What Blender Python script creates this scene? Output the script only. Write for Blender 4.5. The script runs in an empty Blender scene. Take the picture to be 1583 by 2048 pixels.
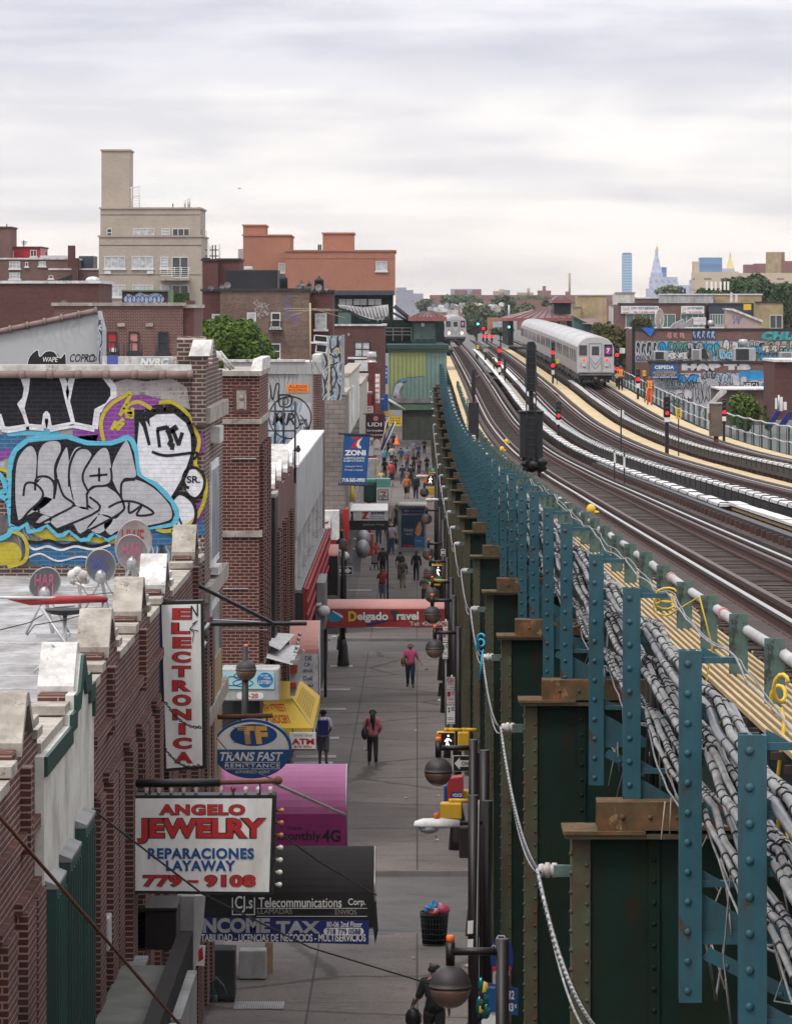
# camera, sky, sun and exposure first; then ground, near buildings, signs, far blocks, railway, trains, background, street furniture, people
import bpy,bmesh,math,random
from mathutils import Vector,Matrix,noise
from mathutils.geometry import tessellate_polygon
random.seed(7)
R=math.radians
SC=bpy.context.scene
COL=SC.collection
F,CX,HY=9000.0,791.5,612.0
cd=bpy.data.cameras.new('camera');cam=bpy.data.objects.new('camera',cd);COL.objects.link(cam)
cam.location=(0,0,0);cam.rotation_euler=(R(90),0,0)
cd.sensor_fit='VERTICAL';cd.sensor_height=36.0;cd.sensor_width=36.0*1583/2048
cd.lens=F/2048*36.0;cd.shift_y=-(1024-HY)/2048
cd.clip_start=1.0;cd.clip_end=30000
SC.camera=cam
SC.view_settings.view_transform='Standard';SC.view_settings.look='None'
SC.view_settings.gamma=1;SC.view_settings.exposure=0.62
SUN_EL,SUN_AZ=58,215
w=bpy.data.worlds.new('World');SC.world=w;w.use_nodes=True
nt=w.node_tree;N=nt.nodes;L=nt.links;N.clear()
def nd(t,**k):
 n=N.new(t)
 for a,b in k.items():setattr(n,a,b)
 return n
out=nd('ShaderNodeOutputWorld');bg=nd('ShaderNodeBackground');bg.inputs['Strength'].default_value=0.108
sky=nd('ShaderNodeTexSky',sky_type='NISHITA',sun_disc=False);sky.sun_elevation=R(SUN_EL);sky.sun_rotation=R(SUN_AZ);sky.dust_density=4.0
tc=nd('ShaderNodeTexCoord');sp=nd('ShaderNodeSeparateXYZ');L.new(tc.outputs['Generated'],sp.inputs[0])
mp=nd('ShaderNodeMapping');mp.inputs['Scale'].default_value=(9,9,110);L.new(tc.outputs['Generated'],mp.inputs[0])
n1=nd('ShaderNodeTexNoise');n1 .inputs['Scale'].default_value=1.0;n1 .inputs['Detail'].default_value=5;n1 .inputs['Roughness'].default_value=.55
n1 .inputs['Distortion'].default_value=.35
L.new(mp.outputs[0],n1 .inputs['Vector'])
ra=nd('ShaderNodeValToRGB');e=ra.color_ramp.elements
e[0].position=.40;e[0].color=(.79,.80,.85,1);e[1].position=.58;e[1].color=(1.06,1.05,1.035,1)
mp2=nd('ShaderNodeMapping');mp2 .inputs['Scale'].default_value=(22,22,70);mp2 .inputs['Location'].default_value=(3.1,0,1.7);L.new(tc.outputs['Generated'],mp2 .inputs[0])
n2=nd('ShaderNodeTexNoise');n2 .inputs['Scale'].default_value=1.0;n2 .inputs['Detail'].default_value=6;n2 .inputs['Roughness'].default_value=.5;n2 .inputs['Distortion'].default_value=.2;L.new(mp2 .outputs[0],n2 .inputs['Vector'])
nm_=nd('ShaderNodeMix',data_type='FLOAT');nm_.inputs[0].default_value=.5;L.new(n1 .outputs['Fac'],nm_.inputs[2]);L.new(n2 .outputs['Fac'],nm_.inputs[3]);L.new(nm_.outputs[0],ra.inputs[0])
rb=nd('ShaderNodeValToRGB');e=rb.color_ramp.elements
e[0].position=.0;e[0].color=(6.6,6.0,5.4,1);e[1].position=1.0;e[1].color=(13.0,13.0,13.3,1)
for p,c in((.012,(6.6,6.1,5.65,1)),(.028,(6.9,6.6,6.3,1)),(.046,(6.6,6.4,6.25,1)),(.055,(5.2,5.2,5.6,1)),(.068,(5.8,5.75,6.1,1)),(.10,(5.6,5.6,5.9,1)),(.3,(7.4,7.4,7.7,1))):
 x=e.new(p);x.color=c
mm=nd('ShaderNodeMath',operation='MULTIPLY_ADD');L.new(n1 .outputs['Fac'],mm.inputs[0]);mm.inputs[1].default_value=.03;mm.inputs[2].default_value=-.015
ma=nd('ShaderNodeMath',operation='ADD');L.new(sp.outputs['Z'],ma.inputs[0]);L.new(mm.outputs[0],ma.inputs[1]);L.new(ma.outputs[0],rb.inputs[0])
mu=nd('ShaderNodeMix',data_type='RGBA',blend_type='MULTIPLY');mu.inputs[0].default_value=1.0
L.new(rb.outputs[0],mu.inputs[6]);L.new(ra.outputs[0],mu.inputs[7])
mx=nd('ShaderNodeMix',data_type='RGBA');mx.inputs[0].default_value=.95
L.new(sky.outputs[0],mx.inputs[6]);L.new(mu.outputs[2],mx.inputs[7])
L.new(mx.outputs[2],bg.inputs['Color']);L.new(bg.outputs[0],out.inputs[0])
sd=bpy.data.lights.new('sun','SUN');sd.energy=1.0;sd.angle=R(14);sd.color=(1,.96,.9)
so=bpy.data.objects.new('sun',sd);COL.objects.link(so);so.location=(0,0,50)
az=R(SUN_AZ);so.rotation_euler=Vector((math.sin(az)*math.cos(R(SUN_EL)),math.cos(az)*math.cos(R(SUN_EL)),math.sin(R(SUN_EL)))).to_track_quat('Z','Y').to_euler()
SC.cycles.max_bounces=5;SC.cycles.diffuse_bounces=2;SC.cycles.glossy_bounces=2;SC.cycles.transmission_bounces=3;SC.cycles.volume_bounces=0
SC.cycles.use_adaptive_sampling=True;SC.cycles.adaptive_threshold=0.015
SC.cycles.use_denoising=True
SK=0.0047
def P(px,py,Y):return Vector(((px-CX)*Y/F,Y,(HY-py)*Y/F))
def XO(o,Y):return o+SK*Y
def table(t):
 def f(y):
  if y<=t[0][0]:return t[0][1]
  for(a,b),(c,d)in zip(t,t[1:]):
   if y<=c:
    s=(y-a)/(c-a);return b+(d-b)*s
  return t[-1][1]
 return f
G0=table([(0,-11.9),(80,-12.85),(132,-13.5),(166,-14.0),(210,-14.45),(260,-14.6),(20000,-14.6)])
RT=[(0,-2.45),(20,-2.7),(47,-3.28),(84,-4.06),(110,-4.58),(136,-5.1),(186,-5.92),(240,-6.3),(280,-6.15),(321,-5.8),(400,-5.35),(511,-4.95),(800,-4.6)]
def RZ(y):
 i=0
 while i<len(RT)-2 and y>RT[i+1][0]:i+=1
 (x1,y1),(x2,y2)=RT[i],RT[i+1]
 x0,y0=RT[i-1]if i>0 else(x1-20,y1+.25)
 x3,y3=RT[i+2]if i+2<len(RT)else(x2+100,y2)
 m1=(y2-y0)/(x2-x0)*(x2-x1);m2=(y3-y1)/(x3-x1)*(x2-x1)
 t=max(0,min(1,(y-x1)/(x2-x1)))
 return(2*t**3-3*t*t+1)*y1+(t**3-2*t*t+t)*m1+(-2*t**3+3*t*t)*y2+(t**3-t*t)*m2
def solve(fz,py,lo=20,hi=3000):
 for _ in range(60):
  m=(lo+hi)/2
  if HY-fz(m)*F/m>py:lo=m
  else:hi=m
 return(lo+hi)/2
def Yrail(py):return solve(RZ,py,25,800)
def Yground(py):return solve(G0,py,40,3000)
class MB:
 def __init__(s):s.v=[];s.f=[];s.m=[];s.c=0;s.sm=[];s.smooth=False
 def face(s,pts):
  i=len(s.v);s.v+=[tuple(p)for p in pts];s.f.append(tuple(range(i,i+len(pts))));s.m.append(s.c);s.sm.append(s.smooth)
 def add(s,vs,fs,smooth=False):
  i=len(s.v);s.v+=[tuple(p)for p in vs]
  for f in fs:s.f.append(tuple(i+k for k in f));s.m.append(s.c);s.sm.append(smooth)
 def hexa(s,p):
  s.add(p,[(3,2,1,0),(4,5,6,7),(0,1,5,4),(1,2,6,5),(2,3,7,6),(3,0,4,7)])
 def box(s,x0,x1,y0,y1,z0,z1):
  s.hexa([(x0,y0,z0),(x1,y0,z0),(x1,y1,z0),(x0,y1,z0),(x0,y0,z1),(x1,y0,z1),(x1,y1,z1),(x0,y1,z1)])
 def sbox(s,o0,o1,y0,y1,z0,z1,dz=0):
  a,b,c,d=XO(o0,y0),XO(o1,y0),XO(o1,y1),XO(o0,y1)
  s.hexa([(a,y0,z0),(b,y0,z0),(c,y1,z0+dz),(d,y1,z0+dz),(a,y0,z1),(b,y0,z1),(c,y1,z1+dz),(d,y1,z1+dz)])
 def pbox(s,px0,py0,px1,py1,Y,d):
  a=P(px0,py1,Y);b=P(px1,py0,Y);s.box(a.x,b.x,Y,Y+d,a.z,b.z)
 def prism(s,pts,Y,d):
  n=len(pts);i=len(s.v)
  s.v+=[(p[0],Y,p[1])for p in pts]+[(p[0],Y+d,p[1])for p in pts]
  tri=tessellate_polygon([[Vector((p[0],p[1],0))for p in pts]])
  for t in tri:
   a,b,c=[pts[k]for k in t]
   if(b[0]-a[0])*(c[1]-a[1])-(b[1]-a[1])*(c[0]-a[0])<0:t=t[::-1]
   s.f.append(tuple(i+k for k in t));s.f.append(tuple(i+n+k for k in t[::-1]));s.m+=[s.c]*2;s.sm+=[False]*2
  area=sum(pts[k][0]*pts[(k+1)%n][1]-pts[(k+1)%n][0]*pts[k][1]for k in range(n))
  for k in range(n):
   q=(i+k,i+(k+1)%n,i+n+(k+1)%n,i+n+k)
   s.f.append(q if area<0 else q[::-1]);s.m.append(s.c);s.sm.append(False)
 def pprism(s,pts,Y,d):s.prism([((p[0]-CX)*Y/F,(HY-p[1])*Y/F)for p in pts],Y,d)
 def yprism(s,pts,o0,o1):
  n=len(pts);i=len(s.v)
  s.v+=[(XO(o0,p[0]),p[0],p[1])for p in pts]+[(XO(o1,p[0]),p[0],p[1])for p in pts]
  for t in tessellate_polygon([[Vector((p[0],p[1],0))for p in pts]]):
   s.f.append(tuple(i+k for k in t));s.f.append(tuple(i+n+k for k in t[::-1]));s.m+=[s.c]*2;s.sm+=[False]*2
  for k in range(n):s.f.append((i+k,i+(k+1)%n,i+n+(k+1)%n,i+n+k));s.m.append(s.c);s.sm.append(False)
 def flat(s,pts,Y):
  for t in tessellate_polygon([[Vector((p[0],p[1],0))for p in pts]]):
   a,b,c=[pts[k]for k in t]
   if(b[0]-a[0])*(c[1]-a[1])-(b[1]-a[1])*(c[0]-a[0])<0:t=t[::-1]
   s.face([(pts[k][0],Y,pts[k][1])for k in t])
 def tube(s,pts,r,n=8,caps=True):
  pts=[Vector(p)for p in pts];rr=r if isinstance(r,(list,tuple))else[r]*len(pts)
  i=len(s.v);up=None
  for k,p in enumerate(pts):
   d=(pts[min(k+1,len(pts)-1)]-pts[max(k-1,0)]).normalized()
   if up is None:up=Vector((0,0,1))if abs(d.z)<.9 else Vector((1,0,0))
   a=d.cross(up).normalized();b=a.cross(d).normalized();up=b
   for q in range(n):
    t=2*math.pi*q/n;s.v.append(tuple(p+(a*math.cos(t)+b*math.sin(t))*rr[k]))
  for k in range(len(pts)-1):
   for q in range(n):
    s.f.append((i+k*n+q,i+k*n+(q+1)%n,i+(k+1)*n+(q+1)%n,i+(k+1)*n+q));s.m.append(s.c);s.sm.append(True)
  if caps:
   s.f.append(tuple(i+q for q in range(n))[::-1]);s.f.append(tuple(i+(len(pts)-1)*n+q for q in range(n)));s.m+=[s.c]*2;s.sm+=[False]*2
 def lathe(s,c,prof,n=20,axis='z'):
  i=len(s.v);c=Vector(c)
  for r,h in prof:
   for q in range(n):
    t=2*math.pi*q/n;x,y=r*math.cos(t),r*math.sin(t)
    s.v.append(tuple(c+(Vector((x,y,h))if axis=='z' else Vector((x,h,y))if axis=='y' else Vector((h,x,y)))))
  for k in range(len(prof)-1):
   for q in range(n):s.f.append((i+k*n+q,i+k*n+(q+1)%n,i+(k+1)*n+(q+1)%n,i+(k+1)*n+q));s.m.append(s.c);s.sm.append(True)
  if prof[0][0]>1e-4:s.f.append(tuple(i+q for q in range(n))[::-1]);s.m.append(s.c);s.sm.append(False)
  if prof[-1][0]>1e-4:s.f.append(tuple(i+(len(prof)-1)*n+q for q in range(n)));s.m.append(s.c);s.sm.append(False)
 def ball(s,c,r,n=14,sx=1,sy=1,sz=1):
  i=len(s.v);m=max(5,n//2)
  for a in range(m+1):
   for q in range(n):
    t=math.pi*a/m;u=2*math.pi*q/n
    s.v.append((c[0]+r*sx*math.sin(t)*math.cos(u),c[1]+r*sy*math.sin(t)*math.sin(u),c[2]+r*sz*math.cos(t)))
  for a in range(m):
   for q in range(n):s.f.append((i+a*n+q,i+a*n+(q+1)%n,i+(a+1)*n+(q+1)%n,i+(a+1)*n+q)[::-1]);s.m.append(s.c);s.sm.append(True)
 def stroke(s,pts,wd,Y,close=False):
  pts=[Vector(p)for p in pts]
  if close:pts.append(pts[0])
  for k,(a,b)in enumerate(zip(pts,pts[1:])):
   d=b-a
   if d.length<1e-6:continue
   nrm=Vector((-d.y,d.x)).normalized()*wd/2;e=d.normalized()*wd*.18
   q=[a-e-nrm,b+e-nrm,b+e+nrm,a-e+nrm]
   s.face([(p.x,Y-.0004*(k%3),p.y)for p in q])
 def build(s,name,mat,parent=None,label=None,origin=None,bevel=0):
  me=bpy.data.meshes.new(name)
  if parent is not None:off=Vector(parent['_o'])
  elif origin is not None:off=Vector(origin)
  else:
   xs=[v[0]for v in s.v];ys=[v[1]for v in s.v];zs=[v[2]for v in s.v]
   off=Vector(((min(xs)+max(xs))/2,(min(ys)+max(ys))/2,min(zs)))
  me.from_pydata([(v[0]-off.x,v[1]-off.y,v[2]-off.z)for v in s.v],[],s.f)
  mats=mat if isinstance(mat,(list,tuple))else[mat]
  for m in mats:me.materials.append(m)
  me.polygons.foreach_set('material_index',[min(k,len(mats)-1)for k in s.m])
  me.polygons.foreach_set('use_smooth',s.sm);me.validate();me.update()
  o=bpy.data.objects.new(name,me);COL.objects.link(o);o['_o']=tuple(off)
  if parent is not None:o.parent=parent
  else:o.location=off
  if label:o['label']=label
  if bevel:
   b=o.modifiers.new('edge','BEVEL');b.width=bevel;b.segments=2;b.limit_method='ANGLE'
  return o
def tag(o,label,cat,group=None):
 o['label']=label;o['category']=cat
 if group:o['group']=group
 return o
def struct(o,kind='structure'):o['kind']=kind;return o
def thing(name,label,cat,loc,group=None):
 o=bpy.data.objects.new(name,None);COL.objects.link(o);o.location=loc;o['_o']=tuple(loc);o.empty_display_size=.2
 return tag(o,label,cat,group)
def kids(o):return[c for c in bpy.data.objects if c.parent==o]
def dup(o,loc,label=None,group=None):
 tree=[(o,None)];new={}
 i=0
 while i<len(tree):
  a,_=tree[i];i+=1
  for c in a.children:tree.append((c,a))
 for a,p in tree:
  b=a.copy();COL.objects.link(b);new[a.name]=b
  if p is not None:b.parent=new[p.name]
 r=new[o.name];r.location=loc;r['_o']=tuple(loc)
 if label:r['label']=label
 if group:r['group']=group
 return r
_tc={}
def text_geo(s,bold=0.0,shear=0.0,space=1.0):
 k=(s,bold,shear,space)
 if k not in _tc:
  c=bpy.data.curves.new('lettering','FONT');c.body=s;c.size=1;c.offset=bold;c.shear=shear;c.space_character=space;c.resolution_u=4
  o=bpy.data.objects.new('lettering',c);COL.objects.link(o)
  dg=bpy.context.evaluated_depsgraph_get();dg.update()
  me=bpy.data.meshes.new_from_object(o.evaluated_get(dg))
  vs=[(v.co.x,v.co.y)for v in me.vertices];fs=[tuple(p.vertices)for p in me.polygons]
  bpy.data.objects.remove(o);bpy.data.curves.remove(c);bpy.data.meshes.remove(me)
  _tc[k]=(vs,fs)
 return _tc[k]
def write(mb,s,px0,py0,px1,py1,Y,bold=.015,shear=0,space=1.0):
 vs,fs=text_geo(s,bold,shear,space)
 if not vs:return
 x0=min(v[0]for v in vs);x1=max(v[0]for v in vs);y0=min(v[1]for v in vs);y1=max(v[1]for v in vs)
 a=P(px0,py1,Y);b=P(px1,py0,Y)
 mb.add([(a.x+(v[0]-x0)/(x1-x0)*(b.x-a.x),Y,a.z+(v[1]-y0)/(y1-y0)*(b.z-a.z))for v in vs],fs)
def _m(name):
 m=bpy.data.materials.new(name);m.use_nodes=True;t=m.node_tree;t.nodes.clear()
 o=t.nodes.new('ShaderNodeOutputMaterial');b=t.nodes.new('ShaderNodeBsdfPrincipled');t.links.new(b.outputs[0],o.inputs[0])
 return m,t,b
def _n(t,typ,**k):
 n=t.nodes.new(typ)
 for a,b in k.items():
  if a in n.inputs:n.inputs[a].default_value=b
  else:setattr(n,a,b)
 return n
def _noise(t,scale,detail=4,rough=.6,sc=None,coord='Object'):
 c=t.nodes.new('ShaderNodeTexCoord');v=c.outputs[coord]
 if sc:
  m=t.nodes.new('ShaderNodeMapping');m.inputs['Scale'].default_value=sc;t.links.new(v,m.inputs[0]);v=m.outputs[0]
 n=_n(t,'ShaderNodeTexNoise',Scale=scale,Detail=detail,Roughness=rough);t.links.new(v,n.inputs['Vector']);return n
def _ramp(t,src,stops):
 r=t.nodes.new('ShaderNodeValToRGB');e=r.color_ramp.elements
 e[0].position=stops[0][0];e[0].color=(*stops[0][1],1);e[1].position=stops[-1][0];e[1].color=(*stops[-1][1],1)
 for p,c in stops[1:-1]:x=e.new(p);x.color=(*c,1)
 t.links.new(src,r.inputs[0]);return r
def _mix(t,a,b,fac,blend='MIX'):
 m=t.nodes.new('ShaderNodeMix');m.data_type='RGBA';m.blend_type=blend
 for s,i in((a,6),(b,7)):
  if isinstance(s,tuple):m.inputs[i].default_value=(*s,1)
  else:t.links.new(s,m.inputs[i])
 if isinstance(fac,(int,float)):m.inputs[0].default_value=fac
 else:t.links.new(fac,m.inputs[0])
 return m.outputs[2]
def _bump(t,b,h,strength,dist=.02):
 u=_n(t,'ShaderNodeBump',Strength=strength,Distance=dist);t.links.new(h,u.inputs['Height']);t.links.new(u.outputs[0],b.inputs['Normal'])
def g(k):return tuple(max(0,min(1,x*k))for x in())
def mul(c,k):return tuple(max(0,min(1,x*k))for x in c)
def plain(name,c,rough=.6,metal=0,var=.18,scale=2.0,bump=0,dirt=None,dirt_amt=.4,dirt_scale=1.2,spec=.4,dsc=None,chips=None):
 m,t,b=_m(name)
 n=_noise(t,scale,6,.65)
 col=_ramp(t,n.outputs[0],[(.3,mul(c,1-var)),(.7,mul(c,1+var))]).outputs[0]
 if dirt:
  n2=_noise(t,dirt_scale,8,.7,dsc)
  k=_ramp(t,n2 .outputs[0],[(.5-.25*dirt_amt,(0,0,0)),(.8-.2*dirt_amt,(1,1,1))])
  col=_mix(t,col,dirt,k.outputs[0])
 if chips:
  n3=_noise(t,chips[1],6,.75,(1,1,.6));k3=_ramp(t,n3 .outputs[0],[(chips[2],(0,0,0)),(chips[2]+.03,(.9,.9,.9))]);col=_mix(t,col,chips[0],k3 .outputs[0])
 t.links.new(col,b.inputs['Base Color']);b.inputs['Roughness'].default_value=rough;b.inputs['Metallic'].default_value=metal
 b.inputs['Specular IOR Level'].default_value=spec
 if bump:_bump(t,b,n.outputs[0],bump)
 return m
def _brickvec(t):
 c=t.nodes.new('ShaderNodeTexCoord');s=t.nodes.new('ShaderNodeSeparateXYZ');t.links.new(c.outputs['Object'],s.inputs[0])
 a=_n(t,'ShaderNodeMath',operation='ADD');t.links.new(s.outputs[0],a.inputs[0]);t.links.new(s.outputs[1],a.inputs[1])
 k=t.nodes.new('ShaderNodeCombineXYZ');t.links.new(a.outputs[0],k.inputs[0]);t.links.new(s.outputs[2],k.inputs[1]);return k.outputs[0]
def brick(name,c1,c2,mortar,bw=.215,bh=.072,ms=.011,stain=(.03,.025,.022),stain_amt=.35,paint=None,paint_wear=.3,bump=.6,drips=True,jt=.80,bl=1.0):
 m,t,b=_m(name)
 br=_n(t,'ShaderNodeTexBrick',**{'Scale':1.0,'Mortar Size':ms,'Mortar Smooth':.2,'Bias':0.0,'Brick Width':bw,'Row Height':bh})
 br.inputs['Color1'].default_value=(*c1,1);br.inputs['Color2'].default_value=(*c2,1);br.inputs['Mortar'].default_value=(*mortar,1)
 t.links.new(_brickvec(t),br.inputs['Vector'])
 n1=_noise(t,.55,6,.7);col=br.outputs['Color']
 var=_ramp(t,n1 .outputs[0],[(.3,(1-.38*bl,)*3),(.7,(1+.25*bl,1+.22*bl,1+.2*bl))]);col=_mix(t,col,var.outputs[0],1.0,'MULTIPLY')
 n2=_noise(t,.9,7,.75,(1,1,.25))if drips else _noise(t,.9,7,.75)
 k=_ramp(t,n2 .outputs[0],[(.62-.25*stain_amt,(0,0,0)),(.9-.2*stain_amt,(.75,.75,.75))]);col=_mix(t,col,stain,k.outputs[0])
 if paint is not None:
  n3=_noise(t,1.6,8,.75);w_=_ramp(t,n3 .outputs[0],[(.52,(1,1,1)),(.52+.9*(1-paint_wear)*.35+.02,(1-paint_wear,)*3)])
  n4=_noise(t,9,5,.6);pc=_ramp(t,n4 .outputs[0],[(.3,mul(paint,.82)),(.7,mul(paint,1.1))])
  j=_ramp(t,br.outputs['Fac'],[(0,(1,1,1)),(1,(jt,jt,jt))])
  col=_mix(t,col,pc.outputs[0],_mix(t,w_.outputs[0],j.outputs[0],1.0,'MULTIPLY'))
 t.links.new(col,b.inputs['Base Color']);b.inputs['Roughness'].default_value=.85;b.inputs['Specular IOR Level'].default_value=.25
 inv=_n(t,'ShaderNodeMath',operation='SUBTRACT');inv.inputs[0].default_value=1;t.links.new(br.outputs['Fac'],inv.inputs[1]);_bump(t,b,inv.outputs[0],bump,.012)
 return m
def mess(name,stops,scale=2.2,base=None,sc=None):
 m,t,b=_m(name)
 n0=_noise(t,scale*.45,3,.5);n=_noise(t,scale,3,.45,sc)
 v=t.nodes.new('ShaderNodeTexWave');v.inputs['Scale'].default_value=scale*.5;v.inputs['Distortion'].default_value=9;v.inputs['Detail'].default_value=2
 c=t.nodes.new('ShaderNodeTexCoord');t.links.new(c.outputs['Object'],v.inputs['Vector'])
 s=_mix(t,n.outputs[0],v.outputs['Fac'],.3)
 r=_ramp(t,s,stops);r.color_ramp.interpolation='LINEAR'
 col=r.outputs[0]
 if base:
  k=_ramp(t,n0 .outputs[0],[(.42,(0,0,0)),(.58,(1,1,1))]);col=_mix(t,base,col,k.outputs[0])
 t.links.new(col,b.inputs['Base Color']);b.inputs['Roughness'].default_value=.7
 return m
def glass(name,c=(.02,.025,.03),rough=.12):
 m,t,b=_m(name);n=_noise(t,.8,3);col=_ramp(t,n.outputs[0],[(.35,mul(c,.7)),(.65,mul(c,1.4))])
 t.links.new(col.outputs[0],b.inputs['Base Color']);b.inputs['Roughness'].default_value=rough;b.inputs['Specular IOR Level'].default_value=.6;return m
def emit(name,c,s):
 m,t,b=_m(name);b.inputs['Base Color'].default_value=(*c,1);b.inputs['Emission Color'].default_value=(*c,1);b.inputs['Emission Strength'].default_value=s;return m
def leafy(name,c,scale=1.5,var=.55):
 m,t,b=_m(name);n=_noise(t,scale,5,.7);n2=_noise(t,scale*.22,3)
 c1=_ramp(t,n.outputs[0],[(.3,mul(c,1-var)),(.52,c),(.75,(min(1,c[0]*1.9),min(1,c[1]*1.55),c[2]*1.1))]).outputs[0]
 c2=_ramp(t,n2 .outputs[0],[(.35,(.7,.75,.75)),(.65,(1.2,1.15,.95))]).outputs[0]
 t.links.new(_mix(t,c1,c2,1.0,'MULTIPLY'),b.inputs['Base Color']);b.inputs['Roughness'].default_value=.7;b.inputs['Specular IOR Level'].default_value=.2;return m
M={}
def mk(name,*a,**k):M[name]=plain(name,*a,**k);return M[name]
mk('white_paint',(.72,.71,.70),var=.08,dirt=(.30,.28,.26),dirt_amt=.25)
mk('sign_white',(.74,.73,.71),rough=.35,var=.04,dirt=(.52,.49,.44),dirt_amt=.3,dirt_scale=2.2,dsc=(1,1,.3))
mk('sign_red',(.42,.022,.022),rough=.4,var=.12)
mk('sign_blue',(.012,.07,.22),rough=.4,var=.1)
mk('navy',(.010,.018,.13),rough=.5,var=.15)
mk('black',(.010,.010,.011),rough=.5,var=.2)
mk('black_paint',(.012,.012,.014),rough=.6,var=.3,scale=6)
mk('char',(.028,.028,.03),rough=.7,var=.3)
mk('grey',(.22,.22,.22),rough=.6,var=.15,dirt=(.10,.09,.085),dirt_amt=.3)
mk('pale_grey',(.42,.42,.42),rough=.7,var=.12,dirt=(.22,.20,.18),dirt_amt=.4,dirt_scale=1.6,dsc=(1,1,.25))
mk('steel',(.42,.42,.43),rough=.35,metal=.75,var=.12,dirt=(.18,.15,.13),dirt_amt=.25)
mk('galv',(.45,.45,.45),rough=.4,metal=.5,var=.15)
mk('rust',(.14,.055,.028),rough=.9,var=.45,scale=7,dirt=(.04,.03,.02),dirt_amt=.4,bump=.3)
mk('dark_brown',(.012,.008,.008),rough=.45,var=.2)
mk('blue_steel',(.020,.092,.122),rough=.55,chips=((.060,.032,.018),5.5,.615),var=.2,scale=1.2,dirt=(.030,.040,.040),dirt_amt=.30,dirt_scale=4,dsc=(1,1,.3))
mk('pale_green',(.10,.165,.145),rough=.6,chips=((.03,.035,.03),4,.56),var=.2,dirt=(.03,.04,.035),dirt_amt=.35,dirt_scale=2.5)
mk('el_green',(.075,.095,.055),rough=.7,var=.25,scale=3,dirt=(.09,.045,.022),dirt_amt=.45,dirt_scale=2.2)
mk('el_dark',(.006,.022,.017),rough=.7,chips=((.026,.016,.009),3.0,.63),var=.35,scale=1.5,spec=.12,dirt=(.018,.017,.008),dirt_amt=.35,dirt_scale=2.2,dsc=(1,1,.22))
mk('tie',(.036,.022,.018),rough=.95,var=.55,scale=5,dirt=(.075,.055,.045),dirt_amt=.15)
mk('rail_side',(.075,.034,.026),rough=.8,var=.3,scale=4)
mk('rail_top',(.46,.43,.41),rough=.28,metal=.9,var=.1,scale=6)
mk('guard_top',(.085,.050,.042),rough=.55,metal=.3,var=.25)
mk('cover',(.66,.65,.64),rough=.7,var=.15,scale=1.5,dirt=(.2,.18,.16),dirt_amt=.22,dirt_scale=3)
mk('ply',(.52,.40,.22),rough=.8,var=.10,scale=.8,dirt=(.34,.26,.16),dirt_amt=.25)
mk('ply_grey',(.38,.34,.27),rough=.85,var=.15,dirt=(.2,.17,.13),dirt_amt=.3)
mk('grate',(.44,.32,.17),rough=.7,var=.15)
mk('cable',(.105,.105,.112),rough=.36,var=.4,scale=8,spec=.7)
mk('cable_white',(.42,.42,.43),rough=.5,var=.2,scale=8)
mk('yellow',(.58,.33,.02),rough=.5,var=.15)
mk('yellow_bright',(.70,.46,.03),rough=.6,var=.15,scale=2,bump=.2,dirt=(.5,.33,.06),dirt_amt=.25,dirt_scale=2)
mk('asphalt',(.088,.082,.080),rough=.9,var=.3,scale=1.2,dirt=(.125,.115,.108),dirt_amt=.35,dirt_scale=.35,bump=.15)
mk('curb',(.15,.137,.13),rough=.85,var=.2,scale=2)
mk('silver_roof',(.44,.44,.445),rough=.6,var=.25,scale=.9,dirt=(.16,.145,.14),dirt_amt=.75,dirt_scale=1.3,dsc=(1,.35,1))
mk('tar',(.03,.03,.032),rough=.9,var=.3)
mk('coping',(.40,.36,.31),rough=.85,var=.15,scale=2,dirt=(.17,.14,.115),dirt_amt=.5,dirt_scale=2.6,bump=.25,chips=((.13,.10,.085),5,.60))
mk('white_cap',(.62,.61,.59),rough=.8,var=.12,dirt=(.24,.21,.18),dirt_amt=.4,dirt_scale=2.6,bump=.2,chips=((.16,.12,.10),5,.62))
mk('stucco_white',(.55,.535,.49),rough=.85,var=.08,scale=1.5,dirt=(.24,.22,.19),dirt_amt=.22,dirt_scale=1.0)
mk('dark_green',(.010,.050,.040),rough=.45,var=.15,dirt=(.02,.03,.027),dirt_amt=.2)
mk('terracotta',(.22,.15,.135),rough=.75,var=.2,scale=3)
mk('red',(.32,.02,.022),rough=.55,var=.22,bump=.15,dirt=(.22,.03,.03),dirt_amt=.3)
mk('pink_lit',(.40,.10,.25),rough=.55,var=.12,scale=1.4,bump=.25,dirt=(.33,.09,.21),dirt_amt=.3,dirt_scale=2)  # overhead light on the awning cloth painted in as a brighter pink
mk('pink_shaded',(.25,.016,.125),rough=.6,var=.2,scale=1.4,bump=.3)  # shade on the upright awning front painted in as a darker pink
mk('wood',(.32,.22,.12),rough=.8,var=.25,scale=3)
mk('orange',(.75,.16,.03),rough=.6,var=.1)
mk('skin',(.28,.15,.09),rough=.6,var=.08)
mk('shoe',(.03,.028,.027),rough=.6,var=.2)
mk('globe_top',(.040,.033,.034),rough=.55,var=.2)
M['globe_glass']=glass('globe_glass',(.15,.085,.06),.25)
M['window']=glass('window',(.035,.04,.045),.08)
M['window_pale']=plain('window_pale',(.42,.44,.45),rough=.2,var=.3,scale=1.3)
M['window_frame']=plain('window_frame',(.62,.62,.60),rough=.5,var=.06)
M['red_light']=emit('red_light',(1,.015,.02),1.7)
M['white_light']=emit('white_light',(1,1,1),1.1)
M['head_light']=emit('head_light',(1,.85,.55),9)
M['green_light']=emit('green_light',(.1,.9,.6),3)
M['brick_red']=brick('brick_red',(.102,.037,.027),(.070,.027,.021),(.29,.21,.185),bw=.46,ms=.010)
M['brick_pier']=brick('brick_pier',(.102,.031,.024),(.068,.023,.019),(.34,.23,.20),bw=.21,bh=.077,ms=.009,stain_amt=.2)
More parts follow.
